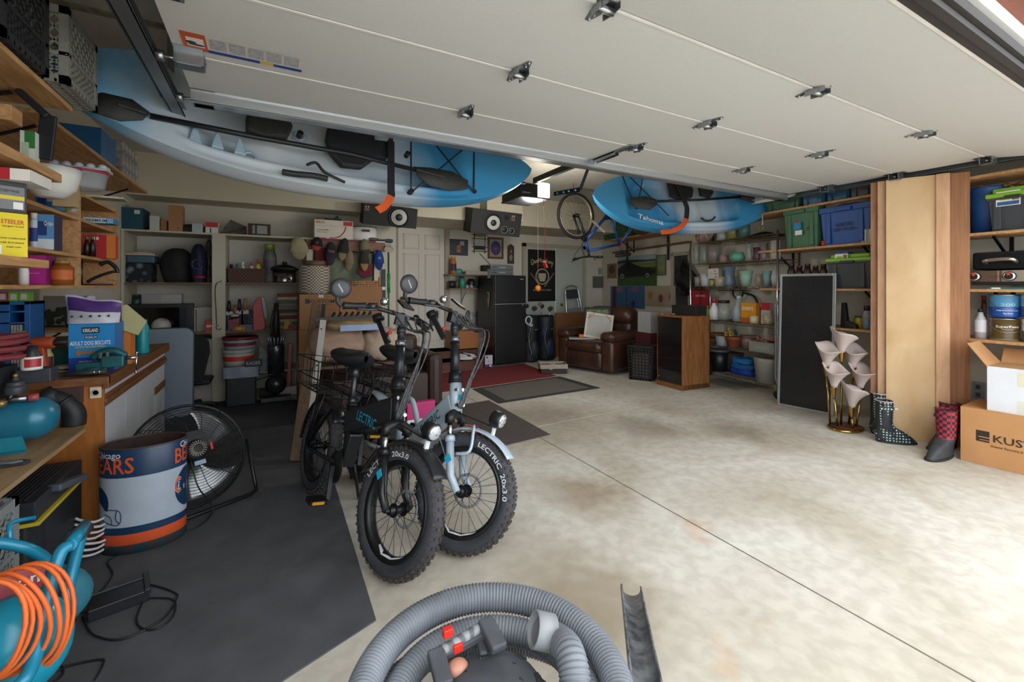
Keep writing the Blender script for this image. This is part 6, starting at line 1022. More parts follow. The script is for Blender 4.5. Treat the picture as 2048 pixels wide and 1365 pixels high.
    b = SB(); hl = Vector((.085, 0, .645)); b.lathe([(.0001, -.03), (.035, -.03), (.042, -.015), (.042, .02), (.038, .028)], tuple(hl), 22, ax=(1, 0, -.15)); b.bar(A(.36, 0, .03), hl-Vector((.02, 0, .04)), .03, .006); b.build('headlight_housing', DK, t); b = SB(); b.lathe([(.037, .026), (.03, .034), (.0001, .037)], tuple(hl), 22, ax=(1, 0, -.15)); b.build('headlight_lens', mat('#c3c8cc', .15, .3, kind='voro', hex2='#6d7276', scale=60), t); b = SB(); b.box(hl.x-.01, -.012, hl.z-.085, hl.x, .012, hl.z-.045); b.build('front_reflector', mat('#d5d8da', .2), t)
    for cx, a0, a1, nm in ((0, 45 if not high else 42, 165, 'front_fender'), (-1.06, 40, 185, 'rear_fender')):
        b = SB() if cx == 0 else MB(); b.surf(lambda u, v: (lambda a, y: (cx+(.300-.012*(abs(y)/.045)**2)*math.cos(a), y, hz+(.300-.012*(abs(y)/.045)**2)*math.sin(a)))(math.radians(a0+(a1-a0)*u), (v-.5)*.088), 30, 7); b.build(nm, F, t, solid=.002)
    b = SB(); b.tube(smooth([(-.05, -.085, .44), (.02, -.088, .47), (.0, -.06, .56), (-.02, -.03, .585)], 5), .008, 6) if not high else b.tube([(0, -.075, hz), (-.12, -.06, .53)], .004, 5); b.tube([(0, .07, hz), (-.20, .05, .50)], .003, 5); b.tube([(0, -.07, hz), (-.20, -.05, .50)], .003, 5); b.build('fender_stay', F if not high else DKST, t)
    # frame
    H0, H1 = A(.38), A(.50)
    def beam(p, q, w, h, nm='main_beam'): b = MB(); b.bar(p, q, w, h); return b.build(nm, F, t, bev=.012)
    if high:
        beam(H1*.4+H0*.6, Vector((-.70, 0, .50)), .075, .13); b = MB(); b.txt('LECTRIC', -.42, .58, .05, y=-.039, w=.24, X=None); b.build('lettering', AQ, t, rot=(0, math.radians(0), 0)); beam(Vector((-.60, 0, .47)), Vector((-.63, 0, .28)), .06, .08)
        b = MB(); b.bar((-.25, 0, .67), (-.45, 0, .63), .03, .012); b.build('top_strap', AQ, t)
    else:
        beam(H0*.7+H1*.3, Vector((-.56, 0, .33)), .07, .115); d_ = Vector((-.56, 0, .33))-(H0*.7+H1*.3); an = math.atan2(d_.z, d_.x)
        b = MB(); b.X = Matrix.Translation((H0*.7+H1*.3)+d_*.42) @ Matrix.Rotation(-(math.atan2(-d_.z, -d_.x)), 4, 'Y'); b.txt('LECTRIC', 0, 0, .05, y=-.037, w=.22); b.build('lettering', mat('#2f4d5c', .5), t); beam(Vector((-.54, 0, .31)), Vector((-.72, 0, .30)), .07, .09)
    S0, S1, S2 = Vector((-.63, 0, .28)), Vector((-.73, 0, .60)), Vector((-.80, 0, .83))
    b = MB(); b.cyl(S0, S1, .026, seg=16); b.cyl(S1-(S1-S0)*.04, S1, .031, seg=16); b.build('seat_tube', F, t); b = MB(); b.cyl(S1, S2, .0155); b.cyl(S1, S1+(S2-S1)*.15, .022); b.lathe([(.024, 0), (.024, .06)], tuple(S2-(S2-S1)*.35), ax=(-.3, 0, 1)); b.build('seat_post', DKST, t)
    for s in (-1, 1): b = MB(); b.tube([(-.66, s*.05, .29), (-.85, s*.075, .28), (-1.06, s*.085, hz)], .012, 8); b.tube([(-1.06, s*.085, hz), (-.86, s*.06, .55), (-.72, s*.02, .56)], .011, 8); b.build('rear_stay', F, t)
    if not high: b = MB(); b.tube(smooth([(-.72, 0, .57), (-.60, 0, .60), (-.46, 0, .44)], 6), .016, 8); b.build('frame_brace', F, t)
    b = MB(); b.surf(lambda u, v: (lambda a, x: (S2.x-.13+.26*u, (.140*(1-u)**.7+.032)*math.sin(6.2832*v)*math.sin(math.pi*min(.98, u*.9+.08))**.35, S2.z+.03+.052*math.cos(6.2832*v)*math.sin(math.pi*min(.98, u*.9+.08))**.3+.012*math.cos(6.2832*u)-.008*(math.cos(6.2832*v) > .9)))(0, 0), 20, 24, cv=True); q = b.build('saddle', BLACK, t); b = MB()
    for s in (-1, 1): b.tube([(S2.x-.09, s*.05, S2.z+.02), (S2.x-.02, s*.02, S2.z-.012), (S2.x+.09, s*.01, S2.z+.02)], .004, 6); b.lathe([(.014, -.05), (.018, -.025), (.014, 0)], (S2.x-.09, s*.05, S2.z+.025), 10)
    b.build('saddle_rail', DKST, t)
    b = MB(); b.lathe([(.085, -.002), (.085, .002), (.0001, .003)], (S0.x, -.055, S0.z), 40, ax=(0, -1, 0))
    for i in range(44): a = 6.2832*i/44; b.bar((S0.x+.084*math.cos(a), -.055, S0.z+.084*math.sin(a)), (S0.x+.091*math.cos(a), -.055, S0.z+.091*math.sin(a)), .004, .004)
    b.build('chainring', DK, t)
    for s, a in ((-1, -70), (1, 110)):
        a = math.radians(a); e = Vector((S0.x+.165*math.cos(a), s*.085, S0.z+.165*math.sin(a))); b = MB(); b.bar((S0.x, s*.075, S0.z), e, .014, .022, up=(0, 1, 0)); b.build('crank_arm', DK, t); b = MB(); b.box(e.x-.04, min(e.y+s*.012, e.y+s*.10), e.z-.012, e.x+.04, max(e.y+s*.012, e.y+s*.10), e.z+.012); b.box(e.x+.0405, min(e.y+s*.03, e.y+s*.09), e.z-.007, e.x+.043, max(e.y+s*.03, e.y+s*.09), e.z+.007, 1); b.build('pedal', [DK, mat('#d9991f', .3)], t)
    b = MB(); zc = .70; x0, x1 = -1.32, -.88
    b.tube([(x0, -.07, zc-.09), (x1+.05, -.07, zc-.09), (x1+.05, .07, zc-.09), (x0, .07, zc-.09)], .008, 6, closed=True)
    for s in (-1, 1): b.tube([(-1.06, s*.09, .30), (-1.10, s*.08, zc-.09)], .006, 6); b.tube([(-1.06, s*.09, .30), (-.97, s*.08, zc-.09)], .006, 6)
    b.build('rear_rack', DK, t)
    wd, dp_ = (.19, .18) if high else (.15, .12); b = MB()
    for z, k in ((zc-.075, .82), (zc, .92), (zc-.075+dp_, 1)): b.tube([(x0-.02+(1-k)*.1, -wd*k, z), (x1-(1-k)*.1, -wd*k, z), (x1-(1-k)*.1, wd*k, z), (x0-.02+(1-k)*.1, wd*k, z)], .005, 6, closed=True)
    for i in range(7):
        u = i/6; xx = x0+(x1-x0)*u; b.tube([(xx, -wd, zc-.075+dp_), (xx, -wd*.82, zc-.075), (xx, wd*.82, zc-.075), (xx, wd, zc-.075+dp_)], .003, 5)
    for i in range(5): yy = -wd+2*wd*i/4; b.tube([(x1, yy, zc-.075+dp_), (x1-.02, yy*.82, zc-.075), (x0+.02, yy*.82, zc-.075), (x0-.02, yy, zc-.075+dp_)], .003, 5)
    b.build('wire_basket', BLKM, t)
    b = MB(); b.tube([(-.70, .08, .27), (-.78, .20, .012)], .009, 8); b.build('kickstand', DK, t)
    b = MB(); b.surf(lambda u, v: (cx_+.10*math.cos(6.2832*u), 0, 0), 2, 2) if False else b.tube([(S0.x, -.06, S0.z+.085), (-1.06, -.06, hz+.045)], .005, 5); b.tube([(S0.x, -.06, S0.z-.085), (-1.0, -.06, .18), (-1.06, -.06, hz-.045)], .005, 5); b.build('chain', DKST, t)
    return t
eb1 = ebike('black electric bicycle with fat tires standing on the mat edge', (768, 1156), '#1a1b1e', True, -78, 13, 122, True, 11)
eb2 = ebike('pale blue-grey electric bicycle with fat tires on its right', (903, 1107), '#aab9c3', False, -76, 13, 44, False, 23)
# things beyond the pale bike
b = MB(); b.box(-.12, -.03, 0, .12, .03, .16); b.box(-.122, -.032, .161, .122, .032, .30, 1); b.box(-.121, -.031, .13, .121, .031, .1605, 2)
p = PZ(850, 905, 0); solo(b, 'foam_board', 'pink white and blue swim board leaning behind the pale bike', 'board', [mat('#1f93c8', .5), mat('#c22a72', .5), WHITE], (p.x+.06, p.y+.32, .014), bev=.006)
carton('orange_tray', 'orange tray lying behind the pale bike basket', 'tray', dict(w=.30, d=.12, h=.02, loc=(p.x+.15, p.y+.95, .014), rz=.2), '#d8603a')
p = PZ(935, 862, .0); b = MB()
for i in range(5): b.tube([((.05+.018*i)*math.cos(k*.3), (.05+.018*i)*math.sin(k*.3), .006+.003*math.sin(k+i)) for k in range(21)], .008, 5, closed=True, m=i % 2)
solo(b, 'braided_mat', 'small round crimson braided coil on the speckled mat', 'mat', [mat('#7a2730', .9), mat('#a38a6a', .9)], (p.x, p.y, .007))
b = MB(); b.box(-.10, -.08, 0, .10, .08, .10); p = PZ(905, 850, 0); solo(b, 'cork_block', 'tan speckled block beside the braided coil', 'block', [mat('#a08a70', .9, hex2='#7a4a44', scale=15)], (p.x, p.y+.1, .007), rz=.5)
# ---------------------------------------------------------------- blue bicycle hung upside down
hb_ = thing('hanging_bicycle', 'blue mountain bicycle hung upside down behind the kayak', 'bicycle'); w0 = PD(1152, 432, 6.1); w1 = PD(1283, 428, 6.75); dv_ = (w1-w0).normalized(); xax = -dv_; zax = Vector((0, 0, -1)); yax = zax.cross(xax).normalized(); zax = xax.cross(yax)
Mh = Matrix((xax.to_4d(), yax.to_4d(), zax.to_4d(), (0, 0, 0, 1))).transposed(); Mh[3][3] = 1
for i in range(3): Mh[3][i] = 0
Mh = Matrix.Translation(w0) @ Mh; hb_.location = w0; hb_.rotation_euler = Mh.to_euler()
wb_ = (w1-w0).length; SIL = mat('#b4aa98', .3, .7); RB = mat('#191817', .8)
wheel(hb_, 0, 0, .325, .024, RB, SIL, 0, None, ns=28, rotor=False); wheel(hb_, -wb_, 0, .325, .024, mat('#5a4a3a', .8, hex2='#201c18', scale=30), mat('#4a4038', .5), 0, None, ns=28, rotor=False)
BB = mat('#1c4f9a', .3, .2, .1); ht0, ht1 = Vector((-.13, 0, .36)), Vector((-.17, 0, .50)); bb_ = Vector((-.62, 0, -.03)); st = Vector((-.78, 0, .44))
for nm, p, q, r in (('top_tube', ht1, st, .018), ('down_tube', ht0, bb_, .022), ('seat_tube', bb_, st, .018), ('head_tube', ht0, ht1, .022)): b = MB(); b.cyl(p, q, r); b.build(nm, BB, hb_)
for s in (-1, 1):
    b = MB(); b.tube([(0, s*.05, 0), (-.07, s*.05, .22), (-.11, s*.03, .33), (-.13, 0, .36)], [.012, .018, .018, .02], 8); b.build('fork_leg', BLKM, hb_); b = MB(); b.tube([bb_+Vector((0, s*.03, 0)), (-wb_, s*.06, 0), st], .009, 6); b.build('rear_stay', BB, hb_)
    e = bb_+Vector((s*.12, -s*.08, s*.10)); b = MB(); b.bar(bb_+Vector((0, -s*.06, 0)), e, .015, .02); b.box(e.x-.04, min(e.y-s*.1, e.y), e.z-.01, e.x+.04, max(e.y-s*.1, e.y), e.z+.01); b.build('crank_arm', BLKM, hb_)
b = MB(); b.cyl(st, st+Vector((-.04, 0, .14)), .013); b.build('seat_post', DKST, hb_); b = MB(); b.surf(lambda u, v: (-.95+.27*u, (.075*(1-u)**.9+.02)*math.sin(6.2832*v)*math.sin(math.pi*min(.98, u*.9+.08))**.4, .60+.028*math.cos(6.2832*v)), 14, 12, cv=True); b.build('saddle', BLACK, hb_)
b = MB(); b.cyl(ht1, ht1+Vector((-.01, 0, .07)), .015); b.tube([(-.12, 0, .58), (-.18, 0, .57)], .015, 8); b.build('stem', BLKM, hb_); b = MB(); b.tube([(-.14, -.30, .60), (-.12, -.08, .58), (-.12, .08, .58), (-.14, .30, .60)], .012, 8); b.tube([(-.14, -.31, .60), (-.135, -.19, .595)], .018, 8); b.tube([(-.14, .31, .60), (-.135, .19, .595)], .018, 8); b.build('handlebar', BLACK, hb_); b = MB()
for s in (-1, 1): b.tube(smooth([(-.12, s*.15, .59), (.0, s*.12, .56), (-.04, s*.03, .45), (-.1, 0, .35)], 5), .004, 5); b.tube([(-.12, s*.16, .6), (-.06, s*.26, .63)], .006, 5)
b.build('brake_cable', BLACK, hb_); b = MB(); b.txt('SPOKANE', 0, 0, .035, y=-.024, w=.28); q = b.build('lettering', WHITE, hb_); q.location = (ht0+bb_)/2; q.rotation_euler = (0, math.radians(38)+math.pi, 0)
for p in (Vector((0, 0, -.33)), Vector((-wb_, 0, -.33))): b = MB(); P_ = Mh @ p; b.tube([p+Vector((0, 0, .03)), p, p-Vector((0, 0, 2.71-P_.z))], .006, 6); b.build('hanging_hook', mat('#a32a22', .5), hb_)
b = MB(); b.box(st.x-.03, -.02, st.z-.02, st.x+.0, .02, st.z+.03); b.build('rear_reflector', mat('#b3202a', .3), hb_)
# ---------------------------------------------------------------- shop vacuum with hose
vp = PD(985, 1330, .98); sv = thing('shop_vacuum', 'grey shop vacuum with a thick ribbed hose coiled around it', 'vacuum cleaner', (vp.x, vp.y, .001))
VG = mat('#45484d', .6, var=.3, scale=18); VD = mat('#33363b', .6, var=.3, scale=12)
b = MB(); b.lathe([(.14, .06), (.15, .07), (.17, .24), (.185, .245), (.185, .28)], seg=40); b.build('drum', VD, sv)
b = MB(); b.lathe([(.185, .28), (.175, .29), (.14, .335), (.11, .38), (.06, .405), (.0001, .41)], seg=40)
for i in range(9):
    a = 6.2832*i/9+.2; b.bar((.14*math.cos(a), .14*math.sin(a), .335), (.06*math.cos(a), .06*math.sin(a), .405), .004, .006, m=1)
    for k in range(4): a2 = a+.14+.06*k; b.bar((.115*math.cos(a2), .115*math.sin(a2), .375), (.10*math.cos(a2), .10*math.sin(a2), .386), .006, .006, m=1)
b.build('motor_head', [VG, mat('#26282c', .7)], sv)
def Lv(px, py, t): return PD(px, py, t)-Vector((vp.x, vp.y, .001))
b = MB(); b.tube([Lv(880, 1305, 1.04), Lv(900, 1295, 1.05), Lv(975, 1248, 1.10), Lv(985, 1244, 1.1)], .013, 10); b.build('handle_grip', mat('#8a8b8c', .6, kind='wave', hex2='#55575a', scale=12), sv)
b = MB(); b.bar(Lv(970, 1240, 1.1), Lv(1000, 1300, 1.03), .04, .02); b.bar(Lv(870, 1300, 1.04), Lv(890, 1375, .97), .04, .02); b.bar(Lv(880, 1320, 1.03), Lv(985, 1262, 1.09), .012, .02); b.bar(Lv(958, 1265, 1.1), Lv(968, 1310, 1.04), .02, .01); b.build('handle_arm', VG, sv, bev=.006)
for a, c, nm in (((883, 1258), (908, 1272), 'switch'), ((905, 1290), (925, 1300), 'latch')): b = MB(); p = Lv((a[0]+c[0])/2, (a[1]+c[1])/2, 1.05); b.box(p.x-.012, p.y-.008, p.z-.01, p.x+.012, p.y+.008, p.z+.01); b.build(nm, mat('#c22a20', .4), sv, bev=.002)
b = MB(); p = Lv(915, 1320, 1.02); b.ball((p.x, p.y, p.z-.02), (.026, .022, .018), 14, 10); b.build('outlet_cap', mat('#b07c66', .5), sv)
hose_m = mat('#747980', .55, var=.3, scale=10)
def hose(P, r, nm='hose'):
    Q = smooth(P, 30); L = [0]
    for i in range(1, len(Q)): L.append(L[-1]+(Q[i]-Q[i-1]).length)
    n = int(L[-1]/.0024); R = []; rs = []; j = 0
    for i in range(n):
        s = L[-1]*i/(n-1)
        while j < len(L)-2 and L[j+1] < s: j += 1
        R.append(Q[j].lerp(Q[j+1], (s-L[j])/max(1e-9, L[j+1]-L[j]))); rs.append(r*(1, 1.0, .93, .90)[i % 4])
    b = MB(); b.tube(R, rs, 16); return b.build(nm, hose_m, sv)
def ringp(r, z, a0, a1, n, cx=0, cy=0, dz=0): return [(cx+r*math.cos(math.radians(a0+(a1-a0)*i/n)), cy+r*math.sin(math.radians(a0+(a1-a0)*i/n)), z+dz*i/n) for i in range(n+1)]
hose(ringp(.283, .375, -60, 240, 14, .0, .0, .03)+ringp(.30, .34, 250, 330, 4), .037)
hose(ringp(.225, .335, -50, 230, 14, .0, .0, .01), .035)
hose(ringp(.335, .24, -30, 210, 12, -.01, -.02, .0), .033)
e_ = Lv(1082, 1262, 1.10); hose([e_, e_+Vector((.04, -.01, -.03)), Lv(1140, 1310, 1.02), Lv(1150, 1400, .95), Lv(1110, 1480, .9)], .036)
b = MB(); dvv = Vector((-.9, .3, .35)); b.lathe([(.041, -.03), (.041, .02), (.036, .022), (.035, -.03)], tuple(e_), 24, ax=tuple(dvv)); b.build('hose_cuff', GREY, sv)
b = MB(); P0_, P1_ = Lv(1262, 1180, 1.58), Lv(1300, 1420, .92); d_ = (P1_-P0_); b.X = Matrix.Translation(P0_) @ d_.to_track_quat('Z', 'Y').to_matrix().to_4x4(); Ld = d_.length
b.surf(lambda u, v: (lambda a, k: (k*.038*math.cos(a), k*.03*math.sin(a)+.005, Ld*v))(math.radians(-200+220*u), 1), 14, 8); b.build('wand_channel', mat('#4a4e55', .35, .3, hex2='#8e9296', scale=9, stretch=(3, 3, .5)), sv, solid=.006)
b = MB()
for k in range(4): a = math.radians(45+90*k); b.cyl((.15*math.cos(a), .15*math.sin(a), .08), (.17*math.cos(a), .17*math.sin(a), .0), .02)
b.build('casters', BLACK, sv)
# ================================================================ right wall shelving
SR = PL(4.88, 1.6, -97.4); R1, R2, R3, R4 = 2.15, 1.702, 1.262, .87; SRB = lambda o, *a: SR.back(o).fit(*a)
def rshelf(label, px0, px1, z, dep=.40, th=.022, near=None):
    a = SR.hit(px0, 500); c = SR.hit(px1, 500) if near is None else near; w = (c-a).length; m = (a+c)/2-SR.n*dep/2
    t = thing('wall_shelf', label, 'shelf', (m.x, m.y, z-th), SR.rz, 'plywood shelves on the right wall'); b = MB(); b.box(-w/2, -dep/2, 0, w/2, dep/2, th); b.build('board', PINEH, t, bev=.002)
    for k in (-.9, -.3, .3, .8): b = MB(); x = w/2*k; b.box(x-.012, dep/2-.012, -.22, x+.012, dep/2+.0, th-.022); b.bar((x, dep/2-.01, -.20), (x, -dep/2+.12, -.006), .018, .012); b.build('bracket', BLKM, t)
    return t
nr = SR.o+SR.u*1.2
rshelf('topmost plywood shelf on the right wall, under the totes', 1222, 0, R1, near=nr); rshelf('second plywood shelf on the right wall, with the green and blue totes', 1556, 0, R2, near=nr); rshelf('third plywood shelf on the right wall, with the lime lidded tote', 1560, 0, R3, near=nr); rshelf('lowest plywood shelf on the right wall, with the paint cans', 1640, 0, R4, near=nr)
# rail on the back part of the wall
WR = SR.back(.445); a = WR.hit(1233, 506); c = WR.hit(1385, 484); b = MB(); b.bar(Vector(), c-a, .10, .02); b.build
solo(b, 'wall_rail', 'dark red-brown wooden rail under the top right shelf', 'rail', [wood('#7a4a33', '#633a27', st=(2, 2, 9))], tuple(a+WR.n*.055))
for px, z0 in ((1258, 1.62), (1340, 1.72)): p = WR.hit(px, 480); plank('shelf_bracket', 'black upright bracket bar '+('left' if px < 1300 else 'right')+' of the pair above the car poster', 'bracket', p.x-.055, p.y-.015, z0, p.x-.035, p.y+.015, R1-.025, BLKM)
# totes on top shelf
def TT(label, r, o, dep, zb, col, lid, lab=None, texts=(), **k): f = SR.back(o).fit(*r, dep, zb); return tote('storage_tote', label, f, col, lid, lab=lab, texts=texts, **k)
TT('dark green tote on the top shelf behind the blue bicycle', (1203, 405, 1262, 472), .02, .36, R1, '#2c5a3c', None)
TT('green tote on the top right shelf at the end of the track', (1527, 378, 1598, 420), .02, .36, R1, '#3c5f45', '#39583f')
TT('left steel blue tote on the top right shelf', (1602, 366, 1648, 408), .02, .36, R1, '#37627f', '#3f6a86'); TT('right steel blue tote on the top right shelf', (1650, 360, 1697, 401), .02, .36, R1, '#2f5c78', '#3a6880')
TT('grey tote beside the column on the top right shelf', (1700, 352, 1738, 392), .02, .36, R1, '#55595a', '#5f6a50')
# second shelf
f = SR.back(.01).fit(1566, 415, 1636, 492, .38, R2); tote('storage_tote', 'large sage green tote with a blue sticker on the second right shelf', f, '#3f6a4c', None, lab=None, texts=[('ISH', .10, .2, .03)])
q = MB(); q.box(-.06, -f['d']/2-.012, .20, .02, -f['d']/2-.006, .28); q.box(-.045, -f['d']/2-.0125, .14, .03, -f['d']/2-.006, .19, 1); q.box(-.05, -f['d']/2-.0125, .27, .01, -f['d']/2-.005, .285, 2); o = bpy.data.objects['storage_tote.005'] if 'storage_tote.005' in bpy.data.objects else None
if o: q.build('paper_label', [mat('#1f86b8'), PAPER, mat('#b3302c')], o)
f = SR.back(.01).fit(1638, 410, 1742, 484, .38, R2); tb2 = tote('storage_tote', 'large royal blue tote with magazines bulging on top', f, '#1f4d94', None, texts=[('LOCUS', .0, .2, .035), ('DRY STUFF', .0, .15, .03)])
for i in range(3): b = MB(); b.surf(lambda u, v: ((u-.5)*f['w']*.86, (v-.5)*.28, .03*math.sin(3.14*u)+.008*i), 10, 4); solo(b, 'magazine', ('lowest', 'middle', 'topmost')[i]+' magazine bulging out of the royal blue tote', 'magazine', [mat('#b3a999', .6, hex2='#6a655c', scale=12)], (f['loc'][0], f['loc'][1], R2+f['h']+.001+.004*i), rz=f['rz'], solid=.003, group='magazines in the blue tote')
f = SR.back(.0).fit(1636, 476, 1647, 489, .08, R2); b = MB(); b.lathe([(.0001, 0), (.02, 0), (.022, .02), (.02, .05), (.012, .06), (.0001, .062)]); solo(b, 'red_ornament', 'small red ornament between the green and blue totes', 'ornament', [mat('#b3202a', .3)], f['loc'])
for i in range(6):
    f = SR.back(.02).fit(1722+3.2*i, 462, 1724.6+3.2*i, 485, .14, R2); carton('disc_case', 'slim disc case upright beside the royal blue tote', 'case', dict(w=.011, d=.13, h=.125, loc=f['loc'], rz=f['rz']), ('#8a8f90', '#1d3f4a', '#a9adab', '#26444f', '#6a6f70', '#b3b0a8')[i], group='disc cases on the second shelf', rough=.3)
# third shelf
f = SR.back(.01).fit(1652, 508, 1742, 578, .38, R3); tote('storage_tote', 'charcoal tote with a lime green lid left of the column', f, '#3b3e42', '#7fb52a', lab=(-.06, .30, .12, .09))
f = SR.back(.03).fit(1650, 497, 1676, 506, .1, R3+.0); b = MB(); b.box(-.06, -.04, 0, .06, .04, .025); solo(b, 'blue_brush', 'small blue brush lying on the lime green lid', 'brush', [mat('#1f62b0', .5)], (bpy.data.objects['storage_tote.007'].location.x-.03, bpy.data.objects['storage_tote.007'].location.y+.12, R3+bpy.data.objects['storage_tote.007'].children[0].dimensions.z+.052), rz=f['rz']) if 'storage_tote.007' in bpy.data.objects else None
for i in range(5):
    x0 = 1568+16*i; f = SR.back(.04).fit(x0, 528+4*(i % 2), x0+15, 577, .12, R3); jar('dark_jar', ('first', 'second', 'third', 'fourth', 'fifth')[i]+' dark brown jar from the left behind the screen frame', 'jar', f['loc'], f['w']/2, f['h'], '#33211f', '#2b1a18', group='dark jars on the third shelf', prof=[(.9, 0), (1, .3), (.9, .8), (.6, 1)])
# lowest left part
p = SR.hit(1690, 640); f = SR.back(.05).fit(1684, 610, 1702, 656, .1, R4); b = MB(); b.prism([(-.06, 0), (.09, 0), (.08, .04), (.0, .07), (-.02, .25), (-.05, .25)], 0, .05, FX); solo(b, 'black_tool', 'black upright power tool behind the screen frame', 'tool', [BLACK], f['loc'], rz=SR.rz, bev=.006)
f = SR.back(.05).fit(1720, 612, 1736, 657, .1, R4); jar('foam_sprayer', 'clear foam sprayer bottle with black trigger left of the column', 'sprayer', f['loc'], f['w']/2, f['h'], '#a9b4b8', '#17181a', fill='#4f86a8', clear=True, lidh=.2)
f = SR.back(.12).fit(1702, 632, 1718, 655, .1, R4); jar('yellow_tub', 'yellow tub behind the foam sprayer', 'tub', f['loc'], f['w']/2, f['h'], '#b39a2c', '#2f5a3c')
# right of the column
f = SR.back(.03).fit(1941, 372, 1972, 461, .3, R2); b = MB(); b.lathe([(.0001, 0), (.13, 0), (.15, .35), (.155, .36), (.155, .38), (.0001, .385)], seg=28); b.v = [(x*.75, y*.75, z*f['h']/.385) for x, y, z in b.v]; solo(b, 'blue_bucket', 'blue lidded barrel right of the column on the second shelf', 'bin', [mat('#1f4a86', .45)], (f['loc'][0]+.0, f['loc'][1], R2))
f = SR.back(.01).fit(1974, 372, 2085, 460, .38, R2); tote('storage_tote', 'charcoal tote with lime lid in the top right corner', f, '#3f4246', '#7fb52a', lab=(-.03, .24, .13, .11))
p = SR.hit(2010, 362); b = MB()
for i in range(14): x = -.28+.04*i; b.tube([(x, random.uniform(-.1, .0), random.uniform(0, .02)), (x+.06, random.uniform(-.1, .0), random.uniform(.01, .05)), (x+.12, random.uniform(-.1, .0), random.uniform(0, .03))], .008, 5)
tt = bpy.data.objects['storage_tote.008']; solo(b, 'dried_twigs', 'bundle of dried corn husks lying on the lime lid in the corner', 'twigs', [mat('#9a6a3c', .8, hex2='#5f3c22', scale=20)], (tt.location.x, tt.location.y, R2+f['h']+.014), rz=f['rz'])
f = SR.back(.03).fit(1941, 502, 2090, 576, .34, R3); gr = thing('tabletop_griddle', 'black tabletop griddle with a chrome handle and orange knobs', 'griddle', f['loc'], f['rz']); w, h, dd = f['w']/2, f['h'], .17
b = MB(); b.box(-w, -dd+.02, h*.52, w, dd, h); b.build('hood', BLKM, gr, bev=.015); b = MB(); b.box(-w*.98, -dd, .03, w*.98, dd, h*.5); b.build('body', BLACK, gr, bev=.004); b = MB(); b.box(-w*.97, -dd-.003, h*.20, -w*.1, -dd+.001, h*.49, 1); b.box(-w*.1, -dd-.003, h*.20, w*.97, -dd+.001, h*.49, 0); b.box(-w*.22, -dd-.0035, h*.20, -w*.17, -dd, h*.49, 2); b.build('control_panel', [mat('#a39a88', .35, .3), mat('#5f4a3c', .4), mat('#a37a5a')], gr)
b = MB(); b.tube(smooth([(-w*.55, -dd-.0, h*.7), (-w*.48, -dd-.04, h*.76), (w*.2, -dd-.045, h*.78), (w*.28, -dd-.0, h*.7)], 6), .014, 10); b.build('handle', mat('#b3aea4', .2, .9), gr)
for x in (-.43, .30): b = MB(); b.lathe([(.036, 0), (.034, .018), (.024, .022), (.0001, .022)], (w*x*2 if x < 0 else w*x*.4, -dd-.003, h*.34), ax=(0, -1, 0), ms=[0, 1, 0, 0]); b.box(w*(x*2 if x < 0 else x*.4)-.008, -dd-.028, h*.36, w*(x*2 if x < 0 else x*.4)+.008, -dd-.02, h*.44, 2); b.build('knob', [BLACK, CHROME, mat('#c2411f', .4)], gr)
b = MB(); b.txt('BLACKSTONE', -w*.25, h*.33, .014, y=-dd-.0045, w=w*.42); b.build('lettering', mat('#4a4038'), gr)
f = SR.back(.0).fit(1983, 570, 2032, 577, .1, R3); b = MB(); b.box(-.09, -.0, 0, .09, .025, .012); b.box(-.07, -.001, .001, -.02, .0, .011, 1); f_ = SR.hit(2008, 576); solo(b, 'thermometer_pack', 'thin teal packet lying on the shelf edge under the griddle', 'packet', [mat('#2f6f72', .3), WHITE], (f_.x+.005, f_.y, R3+.001), rz=SR.rz)
def pcan(label, px0, y0, px1, y1, zb, cols, texts, g='paint cans on the lowest right shelf'):
    f = SR.back(.05).fit(px0, y0, px1, y1, .17, zb); r = f['w']/2*.98; h = f['h']; t = thing('paint_can', label, 'paint can', (f['loc'][0], f['loc'][1], zb), SR.rz+math.radians(32), g); b = MB(); b.lathe([(r, 0), (r, h*.07), (r, h*.45), (r, h*.92), (r*1.02, h*.93), (r*1.02, h*.97), (r*.92, h*.97), (.0001, h*.95)], seg=36, ms=[2, 0, 1, 3, 3, 3, 3, 3]); b.build('body', [mat(cols[0], .3), mat(cols[1], .3), mat(cols[2], .3), STEEL], t)
    for s, z, hh, wd, c in texts:
        vs, fs, x0, x1 = _text(s); q = MB(); k = hh/.72; kx = wd/(x1-x0); q.add([(math.cos(-1.5708+(v.x-(x0+x1)/2)*kx/r)*(r+.001), math.sin(-1.5708+(v.x-(x0+x1)/2)*kx/r)*(r+.001), z*h+(v.y-.36)*k) for v in vs], fs); q.build('lettering', mat(c, .4), t)
    b = MB(); b.tube(smooth([(r*1.02, 0, h*.75), (r*.7, -r*.85, h*.45), (0, -r*1.05, h*.36), (-r*.7, -r*.85, h*.45), (-r*1.02, 0, h*.75)], 5), .002, 5); b.build('wire_handle', STEEL, t)
    return h
h1 = pcan('gold brown SuperPaint can under the blue paint can', 1967, 636, 2030, 682, R4+.001, ('#5c4a24', '#5c4a24', '#8a8274'), [('SuperPaint', .62, .018, .13, '#efece4'), ('Exterior Satin', .5, .007, .06, '#c9c0a8')])
pcan('blue and teal paint can stacked on the gold brown can', 1967, 588, 2030, 636, R4+.003+h1, ('#1d4f9c', '#4f8fb8', '#173a80'), [('200', .55, .022, .08, '#9fc8c4'), ('PREMIUM INTERIOR LATEX', .3, .008, .12, '#e4ecf4'), ('Eg-Shel', .18, .007, .05, '#e4ecf4')])
